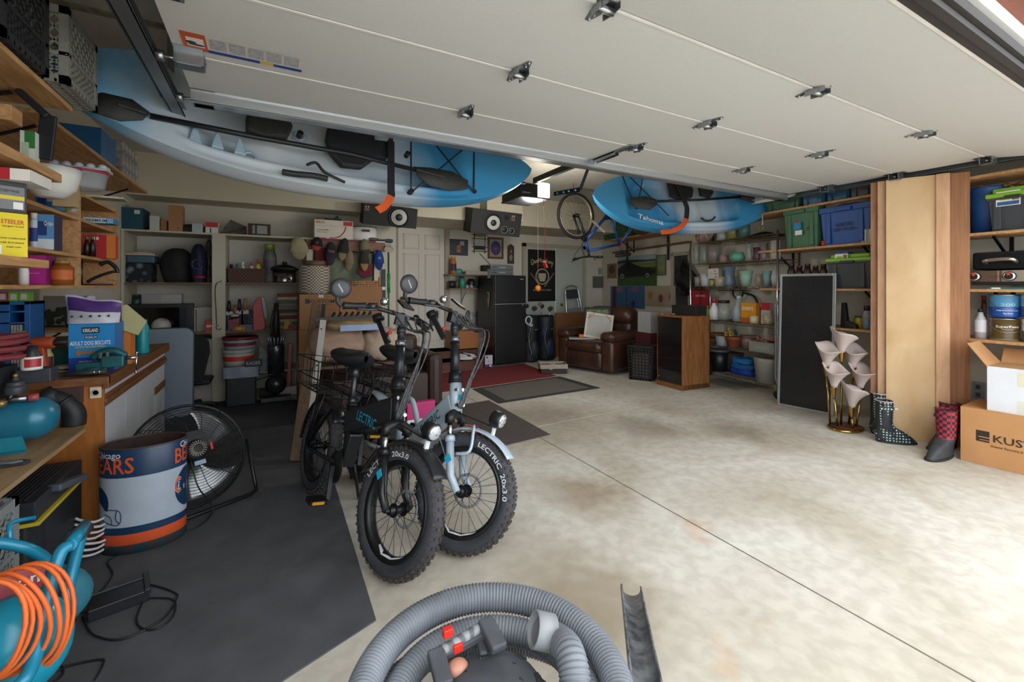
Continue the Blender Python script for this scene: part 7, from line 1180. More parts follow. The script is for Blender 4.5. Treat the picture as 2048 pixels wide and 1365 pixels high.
h2 = pcan('grey and white paint can with a red letter at the right edge', 2033, 636, 2092, 684, R4+.001, ('#5f5a5c', '#e4e0da', '#5f5a5c'), [('KILZ', .65, .022, .09, '#b3262c')]); pcan('blue paint can stacked at the right edge of the shelf', 2031, 588, 2090, 636, R4+.003+h2, ('#1d4f9c', '#6fa3c8', '#173a80'), [('200', .55, .022, .08, '#9fc8c4')])
f = SR.back(.05).fit(1942, 619, 1967, 676, .1, R4+.001); jar('solvent_can', 'white solvent tin with a cone top left of the paint cans', 'tin', f['loc'], f['w']/2, f['h'], '#b9b5b8', '#1d1e22', prof=[(1, 0), (1, .68), (.45, .9), (.4, 1)], band='#d8d6da', lidh=.1, group='tins beside the paint cans', rz=SR.rz)
f = SR.back(.22).fit(1958, 592, 1970, 660, .06, R4+.001); jar('solvent_can', 'tall dark maroon spray tin behind the white solvent tin', 'tin', f['loc'], f['w']/2, f['h'], '#4a2f30', '#7a2f2c', group='tins beside the paint cans')
# ---------------------------------------------------------------- tall boards leaning as a column
def tall(label, px0, px1, pb, pt, th, m, X, cat='board', nm='tall_board'):
    pl = PL(X, 1.8, -66); a = pl.hit(px0, 700); c = pl.hit(px1, 700); zt = 2.195; b = MB(); w = (c-a).length; b.box(0, 0, 0, w, th, zt-.002); return solo(b, nm, label, cat, [m], (a.x, a.y, .001), rz=pl.rz, bev=.002)
tall('narrow brown board at the left side of the leaning stack', 1741, 1768, 868, 382, .018, wood('#9a6f4a', '#86593a', st=(6, 6, .8)), 4.66)
tall('pale pine board second from the left in the leaning stack', 1755, 1796, 866, 372, .018, wood('#c09874', '#ad8460', st=(5, 5, .7)), 4.63)
tall('wide birch plywood panel in the middle of the leaning stack', 1772, 1880, 866, 360, .012, wood('#d3b48a', '#bf9a6c', st=(1.4, 1.4, .8), sc=2.2), 4.60)
tall('pale knotty pine board right of the plywood panel', 1872, 1900, 872, 338, .02, wood('#cda27e', '#bb8e68', st=(5, 5, .7), sc=4), 4.58)
tall('warm brown cedar post at the right side of the leaning stack', 1897, 1940, 880, 338, .04, wood('#9c6a40', '#85552f', st=(14, 14, .6), sc=4), 4.62)
# ---------------------------------------------------------------- framed insect screen
def P3(px, py, t): return PD(px, py, t)
bl = PZ(1555, 810, 0); br = PZ(1668, 832, 0); tl = PL(bl.x+.10, bl.y+.0, -45).hit(1560, 549); d0 = (br-bl).normalized(); rz = math.atan2(d0.y, d0.x); wS = (br-bl).length; hS = tl.z*1.0
sc = thing('window_screen', 'tall framed dark insect screen leaning against the wire rack', 'screen', (bl.x, bl.y, .002), rot=(math.radians(-3), 0, rz)); AL = mat('#b4b9bc', .35, .7, .1)
for nm, c_ in (('frame_side', (0, -.01, 0, .022, .01, hS)), ('frame_side', (wS-.028, -.01, 0, wS, .01, hS)), ('frame_side', (.022, -.01, 0, wS-.028, .01, .02)), ('frame_side', (.022, -.01, hS-.025, wS-.028, .01, hS))): b = MB(); b.box(*c_); b.build(nm, AL, sc, bev=.002)
b = MB(); b.box(.02, -.002, .015, wS-.02, .002, hS-.02); b.build('mesh', mat('#1b1c20', .35, alpha=.80, var=.1, spec=.6), sc)
b = MB(); b.tube([(x+wS/2, .04, z+hS*.42) for x, z in rrect(wS*.42, -hS*.36, hS*.36, .12)], .009, 6, closed=True); sb_ = b
solo(sb_, 'luggage_frame', 'grey tubular frame standing behind the dark insect screen', 'frame', [GREY], (bl.x+.10, bl.y+.14, .06), rz=rz)
# ---------------------------------------------------------------- tulip floor lamp
lb_ = PZ(1692, 858, 0); lp = thing('tulip_lamp', 'brass lamp with six frosted lily shaped glass shades', 'lamp', (lb_.x, lb_.y, .001)); BR = mat('#b8934a', .2, 1, .05); dL = (lb_-Vector((0, 0, 0))).dot(WV); sc_ = dL/FP
b = MB(); b.lathe([(.0001, 0), (.165, 0), (.17, .008), (.168, .018), (.16, .022), (.0001, .024)], seg=40, sy=.75); b.build('base', BR, lp); b = MB(); b.lathe([(.0001, .0245), (.145, .0245), (.14, .027), (.0001, .027)], seg=40, sy=.75); b.build('base_plate', mat('#5a3428', .3), lp)
for i, (sx, ty, tx, rot_) in enumerate(((1686, 662, 1688, 40), (1664, 691, 1663, -25), (1712, 694, 1716, -25), (1667, 730, 1665, -25), (1713, 731, 1717, -20), (1692, 766, 1690, 40))):
    X0 = (sx-1692)*sc_; up = Vector((0, 0, 1)); zt = EYE-(ty-HY)*sc_-.0; zb = zt-.20; yo = (.03, .06, .06, -.02, -.02, -.08)[i]
    base = RV*X0*.8+WV*yo+Vector((0, 0, .022)); top = RV*((tx-1692)*sc_)+WV*yo+Vector((0, 0, zb))
    b = MB(); b.cyl(base, top-Vector((0, 0, .10)), .009); b.build('stem', BR, lp); b = MB(); b.lathe([(.010, 0), (.012, .02), (.026, .10), (.027, .104)], tuple(top-Vector((0, 0, .10))), 18, ax=tuple((top-base).normalized())); b.build('cup', BR, lp)
    b = MB(); a0 = math.radians(rot_-90)
    def fn(u, v): a = 6.2832*u; d = math.cos(a-a0); r = .024+.078*v**1.4*(1+.25*d); return (top.x+r*math.cos(a)*1.0+.012*v*v*math.sin(3*a), top.y+r*math.sin(a), top.z+v*(.18+.045*(-d)*v+.012*math.sin(3*a+1)*v))
    b.surf(fn, 30, 10, cu=True); b.build('glass_shade', mat('#cdbdb6', .25, var=.06, scale=5, trans=.15), lp, solid=.003); b = MB(); b.ball((top.x, top.y, top.z+.07), (.014, .014, .04), 10, 8); b.build('bulb', mat('#e9e6e0', .1), lp)
# ---------------------------------------------------------------- rubber boots
def boot(label, px, py, yaw, col, shaft, h, foot=.26, flare=1, sole='#1b1c1d', nm='rubber_boot', g=None):
    p = PZ(px, py, 0); t = thing(nm, label, 'boot', (p.x, p.y, .001), math.radians(yaw), g)
    b = MB(); prof = []
    for v in range(13):
        z = h*v/12; k = max(0, 1-(z/(h*.36))**1.25)**.8; fx = .055+(foot-.10)*k; bx = -.055-.012*math.sin(min(1, z/(h*.3))*3.14); wy = .048+.010*(z/h) if z > .1 else .046
        prof.append((z, bx, fx*(1+.08*(z/h)), wy*(1+.1*(z/h)*flare)))
    def fn(u, v):
        i = min(11, int(v*12)); f_ = v*12-i; z, b0, f0, w0 = prof[i]; z1, b1, f1, w1 = prof[i+1]; z = z+(z1-z)*f_; bx = b0+(b1-b0)*f_; fx = f0+(f1-f0)*f_; w = w0+(w1-w0)*f_
        a = 6.2832*u; cx = (bx+fx)/2; rx = (fx-bx)/2; return (cx+rx*math.cos(a), w*math.copysign(abs(math.sin(a))**.8, math.sin(a)), z+.012)
    b.surf(fn, 30, 36, cu=True, mf=lambda u, v: 1 if v > .36 else 0); b.build('upper', [col, shaft], t, solid=.004)
    b = MB(); b.surf(lambda u, v: (lambda a: ((foot-.10)/2+.0+( foot/2+.004)*math.cos(a)*(1 if v > .02 and v < .98 else .9), .052*math.copysign(abs(math.sin(a))**.7, math.sin(a)), .016*v))(6.2832*u), 30, 4, cu=True); o_ = len(b.v)-120; b.f.append(tuple(o_+i*4+3 for i in range(30))); b.m.append(0); b.s.append(False); b.build('sole', mat(sole, .7), t)
    b = MB(); b.tube([fn(i/30, .995) for i in range(30)], .004, 6, closed=True); b.build('top_rim', mat('#c9b9b4' if g else '#26282b', .5), t)
    b = MB(); z = h*.88; b.box(.045, -.06, z-.01, .068, -.05, z+.008); b.box(-.05, -.0635, z-.012, .03, -.057, z+.010, 1); b.build('buckle', [STEEL, col], t); return t
DOT = mat('#b8c8c0', .35, kind='dots', hex2='#23262b', scale=46)
DOTM = bpy.data.materials.get('m_dots_b8c8c0')
e_ = [n for n in DOTM.node_tree.nodes if n.type == 'VALTORGB'][0].color_ramp.elements; e_[0].color, e_[1].color = lin('#a9c4bd'), lin('#24272c')
boot('left black rubber boot with small pale dots', 1768, 884, -45, DOT, DOT, .33, .27, g='dotted rubber boots'); boot('rear dotted black rubber boot behind the front one', 1757, 868, -52, DOT, DOT, .345, .26, g='dotted rubber boots')
PLD = mat('#a32338', .7, kind='check', hex2='#241c22', scale=44); BT = mat('#34373b', .6, var=.25, scale=20)
boot('front boot with a red and black plaid shaft beside the kraft carton', 1893, 912, 176, BT, PLD, .34, .32); boot('rear boot with a red and black plaid shaft', 1900, 894, 170, BT, PLD, .34, .31)
# ---------------------------------------------------------------- cartons at the right edge
p0, p1 = PZ(1921, 920, 0), PZ(2048, 951, 0); bp2 = PL(p0.x, p0.y, 0); dd_ = (p1-p0).normalized(); rzb = math.degrees(math.atan2(dd_.y, dd_.x)); bp2 = PL(p0.x, p0.y, rzb); zt_ = bp2.hit(1921, 813).z; wB = .62; c = p0+dd_*wB/2-bp2.n*.22
carton('moving_carton', 'large kraft carton printed KUSTOM at the right edge', 'box', dict(w=wB, d=.44, h=zt_, loc=(c.x, c.y, .001), rz=bp2.rz), '#bd8a58', side='#a87848', top='#b5834f', prints=[(.13, .42, .24, .62, '#2c2018'), (.15, .50, .245, .515, '#bd8a58'), (.16, .45, .25, .46, '#bd8a58')], texts=[('KUSTOM', .52, .52, .13, '#2c2018', .50), ('Disaster Recovery & Restoration Services', .50, .38, .04, '#4a3220', .50)])
w2 = .52; c2 = p0+dd_*(.13+w2/2)-bp2.n*.20; pw = PL((p0+dd_*.13-bp2.n*.02).x, (p0+dd_*.13-bp2.n*.02).y, rzb); hW = pw.hit(1964, 732).z-zt_
wh = carton('white_carton', 'open white carton on the large kraft carton', 'box', dict(w=w2, d=.34, h=hW, loc=(c2.x, c2.y, zt_+.001), rz=bp2.rz), '#dcdee2', side='#c9b08c', top='#b08a5e', prints=[(.28, .62, .42, .92, '#d8d3b8'), (.28, .02, .42, .3, '#d4d3c4')])
for pts, nm in (([(-w2/2, -.17, hW), (-w2/2, .17, hW), (-w2/2-.11, .15, hW+.15), (-w2/2-.11, -.13, hW+.15)], 'flap'), ([(-w2/2, .17, hW), (w2/2, .17, hW), (w2/2, .25, hW+.10), (-w2/2, .25, hW+.10)], 'flap')): b = MB(); b.add(pts, [(0, 1, 2, 3)]); b.build(nm, mat('#b9895a', .8), wh, solid=.004)
b = MB(); b.tube([(x*.055, 0, z*.075) for x, z in [(math.cos(a*.5), math.sin(a*.5)) for a in range(13)]], .004, 6, closed=True); solo(b, 'wire_loop', 'dark wire loop sticking out of the open white carton', 'wire', [mat('#4a4642', .4)], (c2.x-.16, c2.y+.02, zt_+hW+.06), rz=bp2.rz+.5)
carton('wall_outlet', 'grey wall outlet low on the right wall behind the kraft carton', 'outlet', SR.back(.42).fit(1944, 765, 1968, 800, .02), '#8d9096', prints=[(.3, .15, .7, .4, '#4a4c50'), (.3, .6, .7, .85, '#4a4c50')])
# ================================================================ around the house door and closet
def BW(o, *a): return PL(0, YB-o, 0).fit(*a)
f = PL(0, 6.2, 0).fit(990, 551, 1052, 737, .66, .008); fr = thing('refrigerator', 'black top freezer refrigerator beside the golf bags', 'refrigerator', f['loc']); w, h = f['w']/2, f['h']; zf = PL(0, 6.2, 0).hit(1020, 609).z; FB = mat('#0d0d0f', .35, var=.1)
b = MB(); b.box(-w, -.27, .03, w, .33, h); b.build('cabinet', FB, fr, bev=.004)
for z0, z1, nm in ((.05, zf-.01, 'door'), (zf+.01, h-.003, 'freezer_door')): b = MB(); b.box(-w, -.33, z0, w, -.275, z1); d = b.build(nm, FB, fr, bev=.008)
b = MB(); b.box(-w, -.335, zf-.008, w, -.28, zf+.004); b.box(w-.08, -.338, zf-.03, w-.05, -.33, zf+.0, 0); b.build('chrome_trim', STEEL, fr); b = MB(); b.box(w-.11, -.333, h-.07, w-.05, -.3305, h-.055); b.build('badge', GREY, fr)
b = MB(); b.prism([(0, 0), (.07, -.01), (.08, -.1), (.03, -.26), (.0, -.12)], 0, .004, FX, 0); b.prism([(.01, -.03), (.05, -.03), (.04, -.12), (.015, -.1)], .0045, .006, FX, 1); o = solo(b, 'pot_holder', 'red and white pot holders hung on the fridge side', 'pot holder', [mat('#b5a08c', .9), mat('#8c1f22', .9)], (f['loc'][0]-w-.012, 6.45, 1.20), rz=math.radians(-90))
carton('fridge_note', 'small white note stuck on the fridge side', 'note', dict(w=.10, d=.004, h=.15, loc=(f['loc'][0]-w-.003, 6.42, 1.42), rz=math.radians(-90)), '#a8a3a0', texts=[('menu', .5, .8, .1, '#7a3030')])
# steps
WS = wood('#6a3f28', '#523020', st=(1, 8, 8), sc=4, r=.6); b = MB(); b.box(-.60, -.36, 0, .60, 0, .13); b.box(-.60, 0, 0, .60, .42, .245); b.box(-.62, -.38, .112, .62, 0, .13); b.box(-.62, -.02, .227, .62, .42, .245); solo(b, 'wooden_steps', 'brown wooden two step platform at the house door', 'steps', [WS], (2.42, YB-.48, .008), bev=.004)
f = PL(0, 6.62, 0).fit(913, 663, 973, 700, .3, .262); carton('wooden_box', 'orange pine box on the steps left of the fridge', 'box', dict(w=f['w'], d=.3, h=f['h'], loc=(2.86, 6.90, .254), rz=0), '#a86a34', side='#9a5f2d', rough=.5)
for i, (px, l) in enumerate(((931, 'left'), (946, 'right'))):
    f = PL(0, 6.36, 0).fit(px-13, 702, px+13, 723, .1, .14); t = thing('sneaker', l+' white and black sneaker on the lower step', 'shoe', (f['loc'][0], 6.42, .139), math.radians(-30), 'pair of sneakers'); b = MB(); b.surf(lambda u, v: (lambda a: ((.13*math.cos(a))*(1-.25*v*(math.cos(a) > 0)), .045*math.sin(a), .03+.075*v*(1-.5*(math.cos(a)+1)/2)))(6.2832*u), 24, 6, cu=True, mf=lambda u, v: 1 if .3 < v < .7 and (u < .2 or u > .8) else 0); o_ = len(b.v)-144; b.f.append(tuple(o_+j*6+5 for j in range(24))); b.m.append(1); b.s.append(True); b.build('upper', [mat('#c9c7c6', .6), mat('#26262a', .6)], t); b = MB(); b.surf(lambda u, v: (.137*math.cos(6.2832*u), .05*math.sin(6.2832*u), .032*v), 24, 3, cu=True); b.build('sole', mat('#a8444c' if i else '#d8d6d4', .6), t)
carton('detergent_carton', 'white and purple carton on the floor beside the fridge', 'box', PL(0, 6.22, 0).fit(970, 711, 985, 736, .12, .016), '#c3bfc8', side='#4a2a4c', prints=[(0, 0, 1, .25, '#5a2a58'), (.6, .05, .85, .2, '#d8d6d4'), (.15, .75, .4, .9, '#5a4a70')], texts=[('info', .5, .5, .12, '#6a6478')])
# wall shelves between door and fridge
def bshelf(label, x0, x1, y, dep, px_=None):
    pl = PL(0, YB-dep, 0); a = pl.hit(x0, y); c = pl.hit(x1, y); t = thing('wall_shelf', label, 'shelf', ((a.x+c.x)/2, YB-dep/2, a.z-.02)); w = (c.x-a.x)/2; b = MB(); b.box(-w, -dep/2, 0, w, dep/2, .02); b.build('board', wood('#8a6a48', '#6f5236'), t); b = MB(); b.box(-.01, dep/2-.012, -.26, .01, dep/2, .0); b.bar((0, dep/2, -.24), (0, -dep/2+.03, -.005), .014, .01); b.build('bracket', GREY, t); return a.z
zA = bshelf('wooden shelf with the silver receivers left of the fridge', 897, 1030, 549, .30); zB = bshelf('short wooden shelf with mugs left of the fridge', 899, 968, 577, .26)
for i in range(2):
    f = BW(.28, 982, 530, 1027, 548, .25, zA); h = f['h']/2-.003; t = thing('stereo_receiver', ('lower', 'upper')[i]+' silver stereo receiver on the wooden shelf', 'receiver', (f['loc'][0], YB-.15, zA+.001+i*(h+.002))); w = f['w']/2; b = MB(); b.box(-w, -.12, 0, w, .12, h); b.build('case', mat('#8f9498', .35, .6), t, bev=.002); b = MB(); b.lathe([(.018, 0), (.016, .012), (.0001, .012)], (w*.8, -.12, h*.5), ax=(0, -1, 0)); b.build('volume_knob', GREY, t); b = MB(); b.box(-w*.3, -.1215, h*.35, w*.3, -.12, h*.65, 0)
    for k in range(5): b.box(-w*.9+k*.02, -.122, h*.4, -w*.9+k*.02+.008, -.12, h*.6, 1)
    b.build('display', [mat('#a8b8bc', .3), BLACK], t)
carton('turntable', 'flat silver deck on the wooden shelf', 'player', BW(.28, 932, 543, 980, 549, .25, zA+.001), '#a8a49c', top='#5a5650')
carton('black_amplifier', 'small black box left of the receivers', 'box', BW(.18, 967, 531, 982, 549, .12, zA+.001), '#17181a')
def mini(name, label, cat, px0, y0, px1, y1, zb, c1, c2, g=None, o=.22, **k): f = BW(o, px0, y0, px1, y1, .08, zb+.001); return jar(name, label, cat, f['loc'], f['w']/2, f['h'], c1, c2, group=g, **k)
mini('honey_bear', 'amber bottle with a purple collar on the wooden shelf', 'bottle', 902, 514, 914, 548, zA, '#b5702c', '#c98a3a', band='#4a2a50'); mini('glass_vase', 'small teal figurine beside the amber bottle', 'figurine', 910, 538, 926, 549, zA, '#3f8f86', None)
mini('mug', 'black mug at the left of the short shelf', 'mug', 898, 562, 912, 577, zB, '#232425', None, prof=[(1, 0), (1, 1)]); mini('mug', 'brown mug beside the black mug', 'mug', 913, 561, 919, 577, zB, '#6a563c', None, prof=[(1, 0), (1, 1)]); mini('soap_bottle', 'green and blue bottle on the short shelf', 'bottle', 920, 553, 932, 577, zB, '#2f8a70', '#1c3f78')
mini('dark_helmet', 'round black object on the short shelf', 'helmet', 936, 557, 952, 572, zB, '#1c1c20', None, prof=[(.5, 0), (1, .3), (1, .6), (.6, .95)]); mini('small_jar', 'small pale jar in front of the round black object', 'jar', 933, 570, 940, 577, zB, '#a89c94', '#c9beb8', o=.27, g='small pale jars'); mini('small_jar', 'second small pale jar in front of the round black object', 'jar', 941, 570, 948, 577, zB, '#a89c94', '#c9beb8', o=.27, g='small pale jars')
b = MB(); b.surf(lambda u, v: (.09*math.sin(6.28*u)*(1-.3*v)+.01*math.sin(9*v), -.02-.03*math.cos(6.28*u), -.24*v+.02*math.sin(7*u)), 16, 10, cu=True); p = BW(.03, 935, 624, 955, 650, .02); solo(b, 'plastic_bag', 'crumpled white plastic bag hanging left of the fridge', 'bag', [mat('#a9a8a6', .3, hex2='#7a7b7c', scale=14)], (p['loc'][0], YB-.04, p['loc'][2]+p['h']))
# pictures
def frame(label, r, fr_c, art, pl=None, o=.02, border=.12, name='framed_picture', cat='picture', rot=0):
    f = (pl or PL(0, YB-o, 0)).fit(*r, .02); w, h = f['w']/2, f['h']; t = thing(name, label, cat, f['loc'], f['rz']); k = border*min(w, h/2)*2
    if k > 0: b = MB(); b.box(-w, -.01, 0, w, .01, k); b.box(-w, -.01, h-k, w, .01, h); b.box(-w, -.01, k, -w+k, .01, h-k); b.box(w-k, -.01, k, w, .01, h-k); b.build('frame', mat(fr_c, .5), t)
    b = MB(); mats = [mat(art[0][0], .5)]; b.box(-w+k, -.006, k, w-k, .006, h-k)
    for i, a in enumerate(art[1:]):
        m = mat(a[-1], .5, var=.2, scale=30); mats.append(m); W, H_ = w-k, (h-2*k); cx, cz = W*(2*a[1]-1), k+H_*a[2]; y = -.0065-.0007*i
        if a[0] == 'o': b.add([(cx+W*a[3]*math.cos(j*.3142), y, cz+H_*a[4]*math.sin(j*.3142)) for j in range(20)], [tuple(range(20))], len(mats)-1)
        elif a[0] == 'r': b.quad(cx-W*a[3], cz-H_*a[4], cx+W*a[3], cz+H_*a[4], y, len(mats)-1)
        elif a[0] == 'p': b.add([(W*(2*q[0]-1), y, k+H_*q[1]) for q in a[1]], [tuple(range(len(a[1])))], len(mats)-1) if False else None
        elif a[0] == 't': b.txt(a[3], cx, cz, H_*a[4], y=y-.001, m=len(mats)-1, w=W*a[5]*2)
    b.build('artwork', mats, t); return t
def poly(t, pts, col, y, w, h, nm='painted_shape'): b = MB(); b.add([((2*x-1)*w, y, z*h) for x, z in pts], [tuple(range(len(pts)))]); b.build(nm, mat(col, .6, var=.1), t)
frame('dark picture with an orange bottle cap emblem by the door', (899, 479, 936, 511), '#2c2320', [('#2f3a40',), ('r', .7, .8, .25, .15, '#a39c8c'), ('o', .5, .4, .28, .28, '#b0703a'), ('t', .5, .42, 'Dads', .2, .4, '#5a2a1c')], border=.06)
frame('wooden framed bottle cap poster beside the neon sign', (976, 475, 1007, 518), '#5f4330', [('#a3917a',), ('o', .5, .5, .85, .42, '#1f3f78'), ('o', .5, .45, .5, .22, '#8c3a2c'), ('o', .5, .45, .35, .14, '#24458a'), ('o', .5, .45, .15, .08, '#b5502c')])
pq = PL(0, YB-.01, 0).fit(1015, 487, 1028, 528, .015); q = MB(); q.prism([(-pq['w']/2, 0), (pq['w']/2, 0), (pq['w']/2, pq['h']*.85), (0, pq['h']*.97), (-pq['w']/2, pq['h']*.85)], 0, .015, FX); q.ball((0, -.018, pq['h']*.6), (.02, .004, .03), 8, 6, 1); q.ball((0, -.018, pq['h']*.3), (.035, .004, .06), 8, 6, 1); solo(q, 'wall_plaque', 'narrow arched wooden plaque right of the bottle cap poster', 'plaque', [mat('#4a3c30', .6), mat('#8d8476', .6)], pq['loc'])
nf = PL(0, YB-.05, 0).fit(945, 465, 976, 507, .05); w, h = nf['w']/2, nf['h']; t = thing('neon_sign', 'unlit black neon beer sign reading MICKEYS', 'sign', nf['loc']); b = MB()
for z in (.1, .3, .7, .88): b.tube([(-w, 0, h*z), (w, 0, h*z)], .006, 5)
for x in (-.7, .7): b.tube([(w*x, 0, 0), (w*x, 0, h)], .006, 5)
b.box(-w*.7, -.01, h*.18, w*.7, .01, h*.36); b.box(-w*.6, -.01, h*.8, w*.5, .01, h*.95, 1); b.build('tube_frame', [BLACK, mat('#7a7a22', .5)], t); b = MB(); b.txt('MICKEYS', 0, h*.5, h*.17, y=-.02, w=w*1.9); b.build('lettering', mat('#c3c4b8', .5), t); b = MB(); b.tube([(0, 0, 0), (w*1.2, .01, -.16), (w*1.8, .02, -.26)], .005, 5); b.build('power_cord', BLACK, t)
# banner on the closet door
bf = PL(0, YB-.055, 0).fit(1056, 500, 1111, 603, .006); w, h = bf['w']/2, bf['h']; t = thing('garage_banner', 'black hanging banner with cream lettering and a round emblem', 'banner', bf['loc']); b = MB(); b.surf(lambda u, v: ((2*u-1)*w, .008*math.sin(7*u)*v*(1-v)*2, h*v), 12, 12); b.build('cloth', mat('#121213', .9), t, solid=.002)
b = MB()
for i, ch in enumerate('GasMonkey'): x = (i-4)/4.6; b.txt(ch, w*.84*x, h*(.80-.055*x*x), h*(.115 if i in (0, 8) else .085), y=-.013, m=0, w=w*.20)
b.txt('GARAGE', 0, h*.70, h*.035, y=-.013, m=1, w=w*.9); b.txt('BLOOD SWEAT BEERS', 0, h*.22, h*.03, y=-.016, m=0, w=w*1.3); b.build('lettering', [mat('#b3a27a', .8), mat('#7a1f22', .8)], t)
b = MB(); r = w*.50
for rr, m, y in ((r*1.05, 1, -.0135), (r*.98, 0, -.0145), (r*.86, 2, -.0155)): b.add([(rr*math.cos(j*.21), y, h*.48+rr*math.sin(j*.21)) for j in range(30)], [tuple(range(30))], m)
for s in (-1, 1): b.bar((s*w*.85, -.014, h*.55), (s*w*.15, -.014, h*.28), .004, .03, 0, up=(0, 1, 0))
b.add([(x*r, -.0165, h*.48+z*r) for x, z in ((-.5, .4), (.5, .4), (.55, 0), (.35, -.6), (-.35, -.6), (-.55, 0))], [tuple(range(6))], 0); b.build('emblem', [mat('#b3a98f', .8), mat('#6f1f22', .8), mat('#1a1a1b', .8)], t)
# hanging ball on a string
p = PD(1076, 577, 6.2); b = MB(); b.ball((0, 0, 0), .045, 16, 12); b.tube([(.045*math.cos(a*.4), .045*math.sin(a*.4)*.3, .045*math.sin(a*.4)) for a in range(16)], .0015, 4, closed=True, m=1); b.cyl((0, 0, .04), (0, 0, 2.7-p.z), .002, m=2); solo(b, 'parking_ball', 'small orange ball hanging on a string before the banner', 'ball', [mat('#e0801c', .5), BLACK, mat('#b3a090', .6)], tuple(p))
# golf bags
for i, (px0, px1, c_, l) in enumerate(((1051, 1082, '#1a1b20', 'black golf bag with white trim nearest the fridge'), (1082, 1114, '#151a24', 'black and navy golf bag in front of the kraft sheet'))):
    f = PL(0, 6.35+.05*i, 0).fit(px0, 632, px1, 727, .26, .001); t = thing('golf_bag', l, 'golf bag', f['loc'], group='golf bags'); w, h = f['w']/2, f['h']; b = MB(); b.lathe([(.0001, 0), (w*.95, 0), (w, .04), (w*.85, h*.5), (w*.95, h*.96), (w*.9, h), (w*.8, h*.97), (.0001, h*.9)], seg=20); b.build('body', mat(c_, .6, var=.3), t)
    b = MB(); b.ball((w*.1, -w*.8, h*.28), (w*.6, w*.45, h*.22), 12, 8); b.ball((-w*.5, -w*.5, h*.6), (w*.35, w*.4, h*.16), 12, 8); b.build('pocket', mat('#1f3050' if i else '#202126', .6), t); b = MB(); b.tube(smooth([(-w*.4, -w*.95, h*.75), (-w*.7, -w*1.05, h*.5), (-w*.3, -w*1.05, h*.15)], 5), .006, 5); b.tube([(w*.1, -w*.98, h*.7), (w*.5, -w*.95, h*.7)], .006, 5); b.build('white_trim', GREY, t)
    for k in range(4):
        x, y = w*.5*math.cos(k*1.7), w*.5*math.sin(k*1.7); hh = h+.12+.04*(k % 3); b = MB(); b.cyl((x, y, h*.9), (x*1.4, y, hh), .006); b.ball((x*1.5, y-.01, hh), (.045, .03, .04), 12, 8, 1); q = b.build('golf_club', [STEEL, mat(('#6a6252', '#24262a', '#7a6a56', '#303030')[k], .8)], t)
f = PL(0, 6.1, 0).fit(1053, 622, 1073, 653, .08); b = MB(); b.tube([(.055*math.cos(a*.42), -.01, .09+.065*math.sin(a*.42)) for a in range(15)], .014, 6, closed=True, sq=.5); b.surf(lambda u, v: (-.06+.12*u, -.03-.07*v*math.sin(3.14*u)-.01, .03-.035*v*math.sin(3.14*u)), 12, 5); solo(b, 'sun_visor', 'white sun visor hanging on the black golf bag', 'visor', [mat('#b9bcc8', .6)], (f['loc'][0], 6.20, f['loc'][2]), solid=.004)
# ladder, kraft sheets, wicker basket
f = PL(0, 6.9, 0).fit(1130, 571, 1173, 645, .06); t = thing('step_stool', 'folded chrome step stool with a dark pad against the closet', 'step stool', (f['loc'][0], 6.86, f['loc'][2]-.25), rot=(math.radians(-6), math.radians(-4), 0)); w, h = f['w']/2*.8, f['h']+.25; b = MB(); b.tube(smooth([(-w, 0, 0), (-w*.75, 0, h*.85), (-w*.4, 0, h*.98), (w*.4, 0, h*.98), (w*.75, 0, h*.85), (w, 0, 0)], 5), .011, 8); b.tube(smooth([(-w*.8, .04, 0), (-w*.6, .04, h*.8), (w*.6, .04, h*.8), (w*.8, .04, 0)], 5), .011, 8); b.build('tube_frame', CHROME, t); b = MB(); b.box(-w*.6, -.02, h*.74, w*.6, .02, h*.92); b.build('pad', mat('#33353a', .7), t, bev=.01)
for z in (.45, .25): b = MB(); b.box(-w*.72, -.01, h*z, w*.72, .01, h*z+.10); b.build('step', GREY, t)
carton('kraft_sheet', 'large flattened kraft carton standing behind the recliner', 'carton', PL(0, 6.66, 0).fit(1112, 625, 1196, 730, .04, .001), '#8a5f3c')
f = PL(0, 5.75, 0).fit(1081, 722, 1144, 752, .3, .001); t = thing('lined_basket', 'dark wicker basket with a white cloth liner on the floor beside the red runner', 'basket', (3.69, 5.46, .008), math.radians(-24)); b = MB(); b.lathe([(.0001, 0), (.9, 0), (1, .1)], sx=.2, sy=.13, seg=4); b = MB(); b.box(-.19, -.13, 0, .19, .13, .10); b.build('weave', mat('#4f3f36', .8, kind='check', hex2='#1f1815', scale=60, bump=.4), t, bev=.01); b = MB()
for (x0, y0, x1, y1) in ((-.205, -.145, .205, -.125), (-.205, .125, .205, .145), (-.205, -.125, -.185, .125), (.185, -.125, .205, .125)): b.box(x0, y0, .07, x1, y1, .135)
b.build('cloth_liner', mat('#a59c8e', .9), t, bev=.006); b = MB(); b.ball((-.05, -.15, .07), (.03, .01, .012), 8, 6); b.ball((.0, -.0, .11), (.05, .04, .02), 10, 6); b.build('ribbon', mat('#b3aa9c', .8), t)
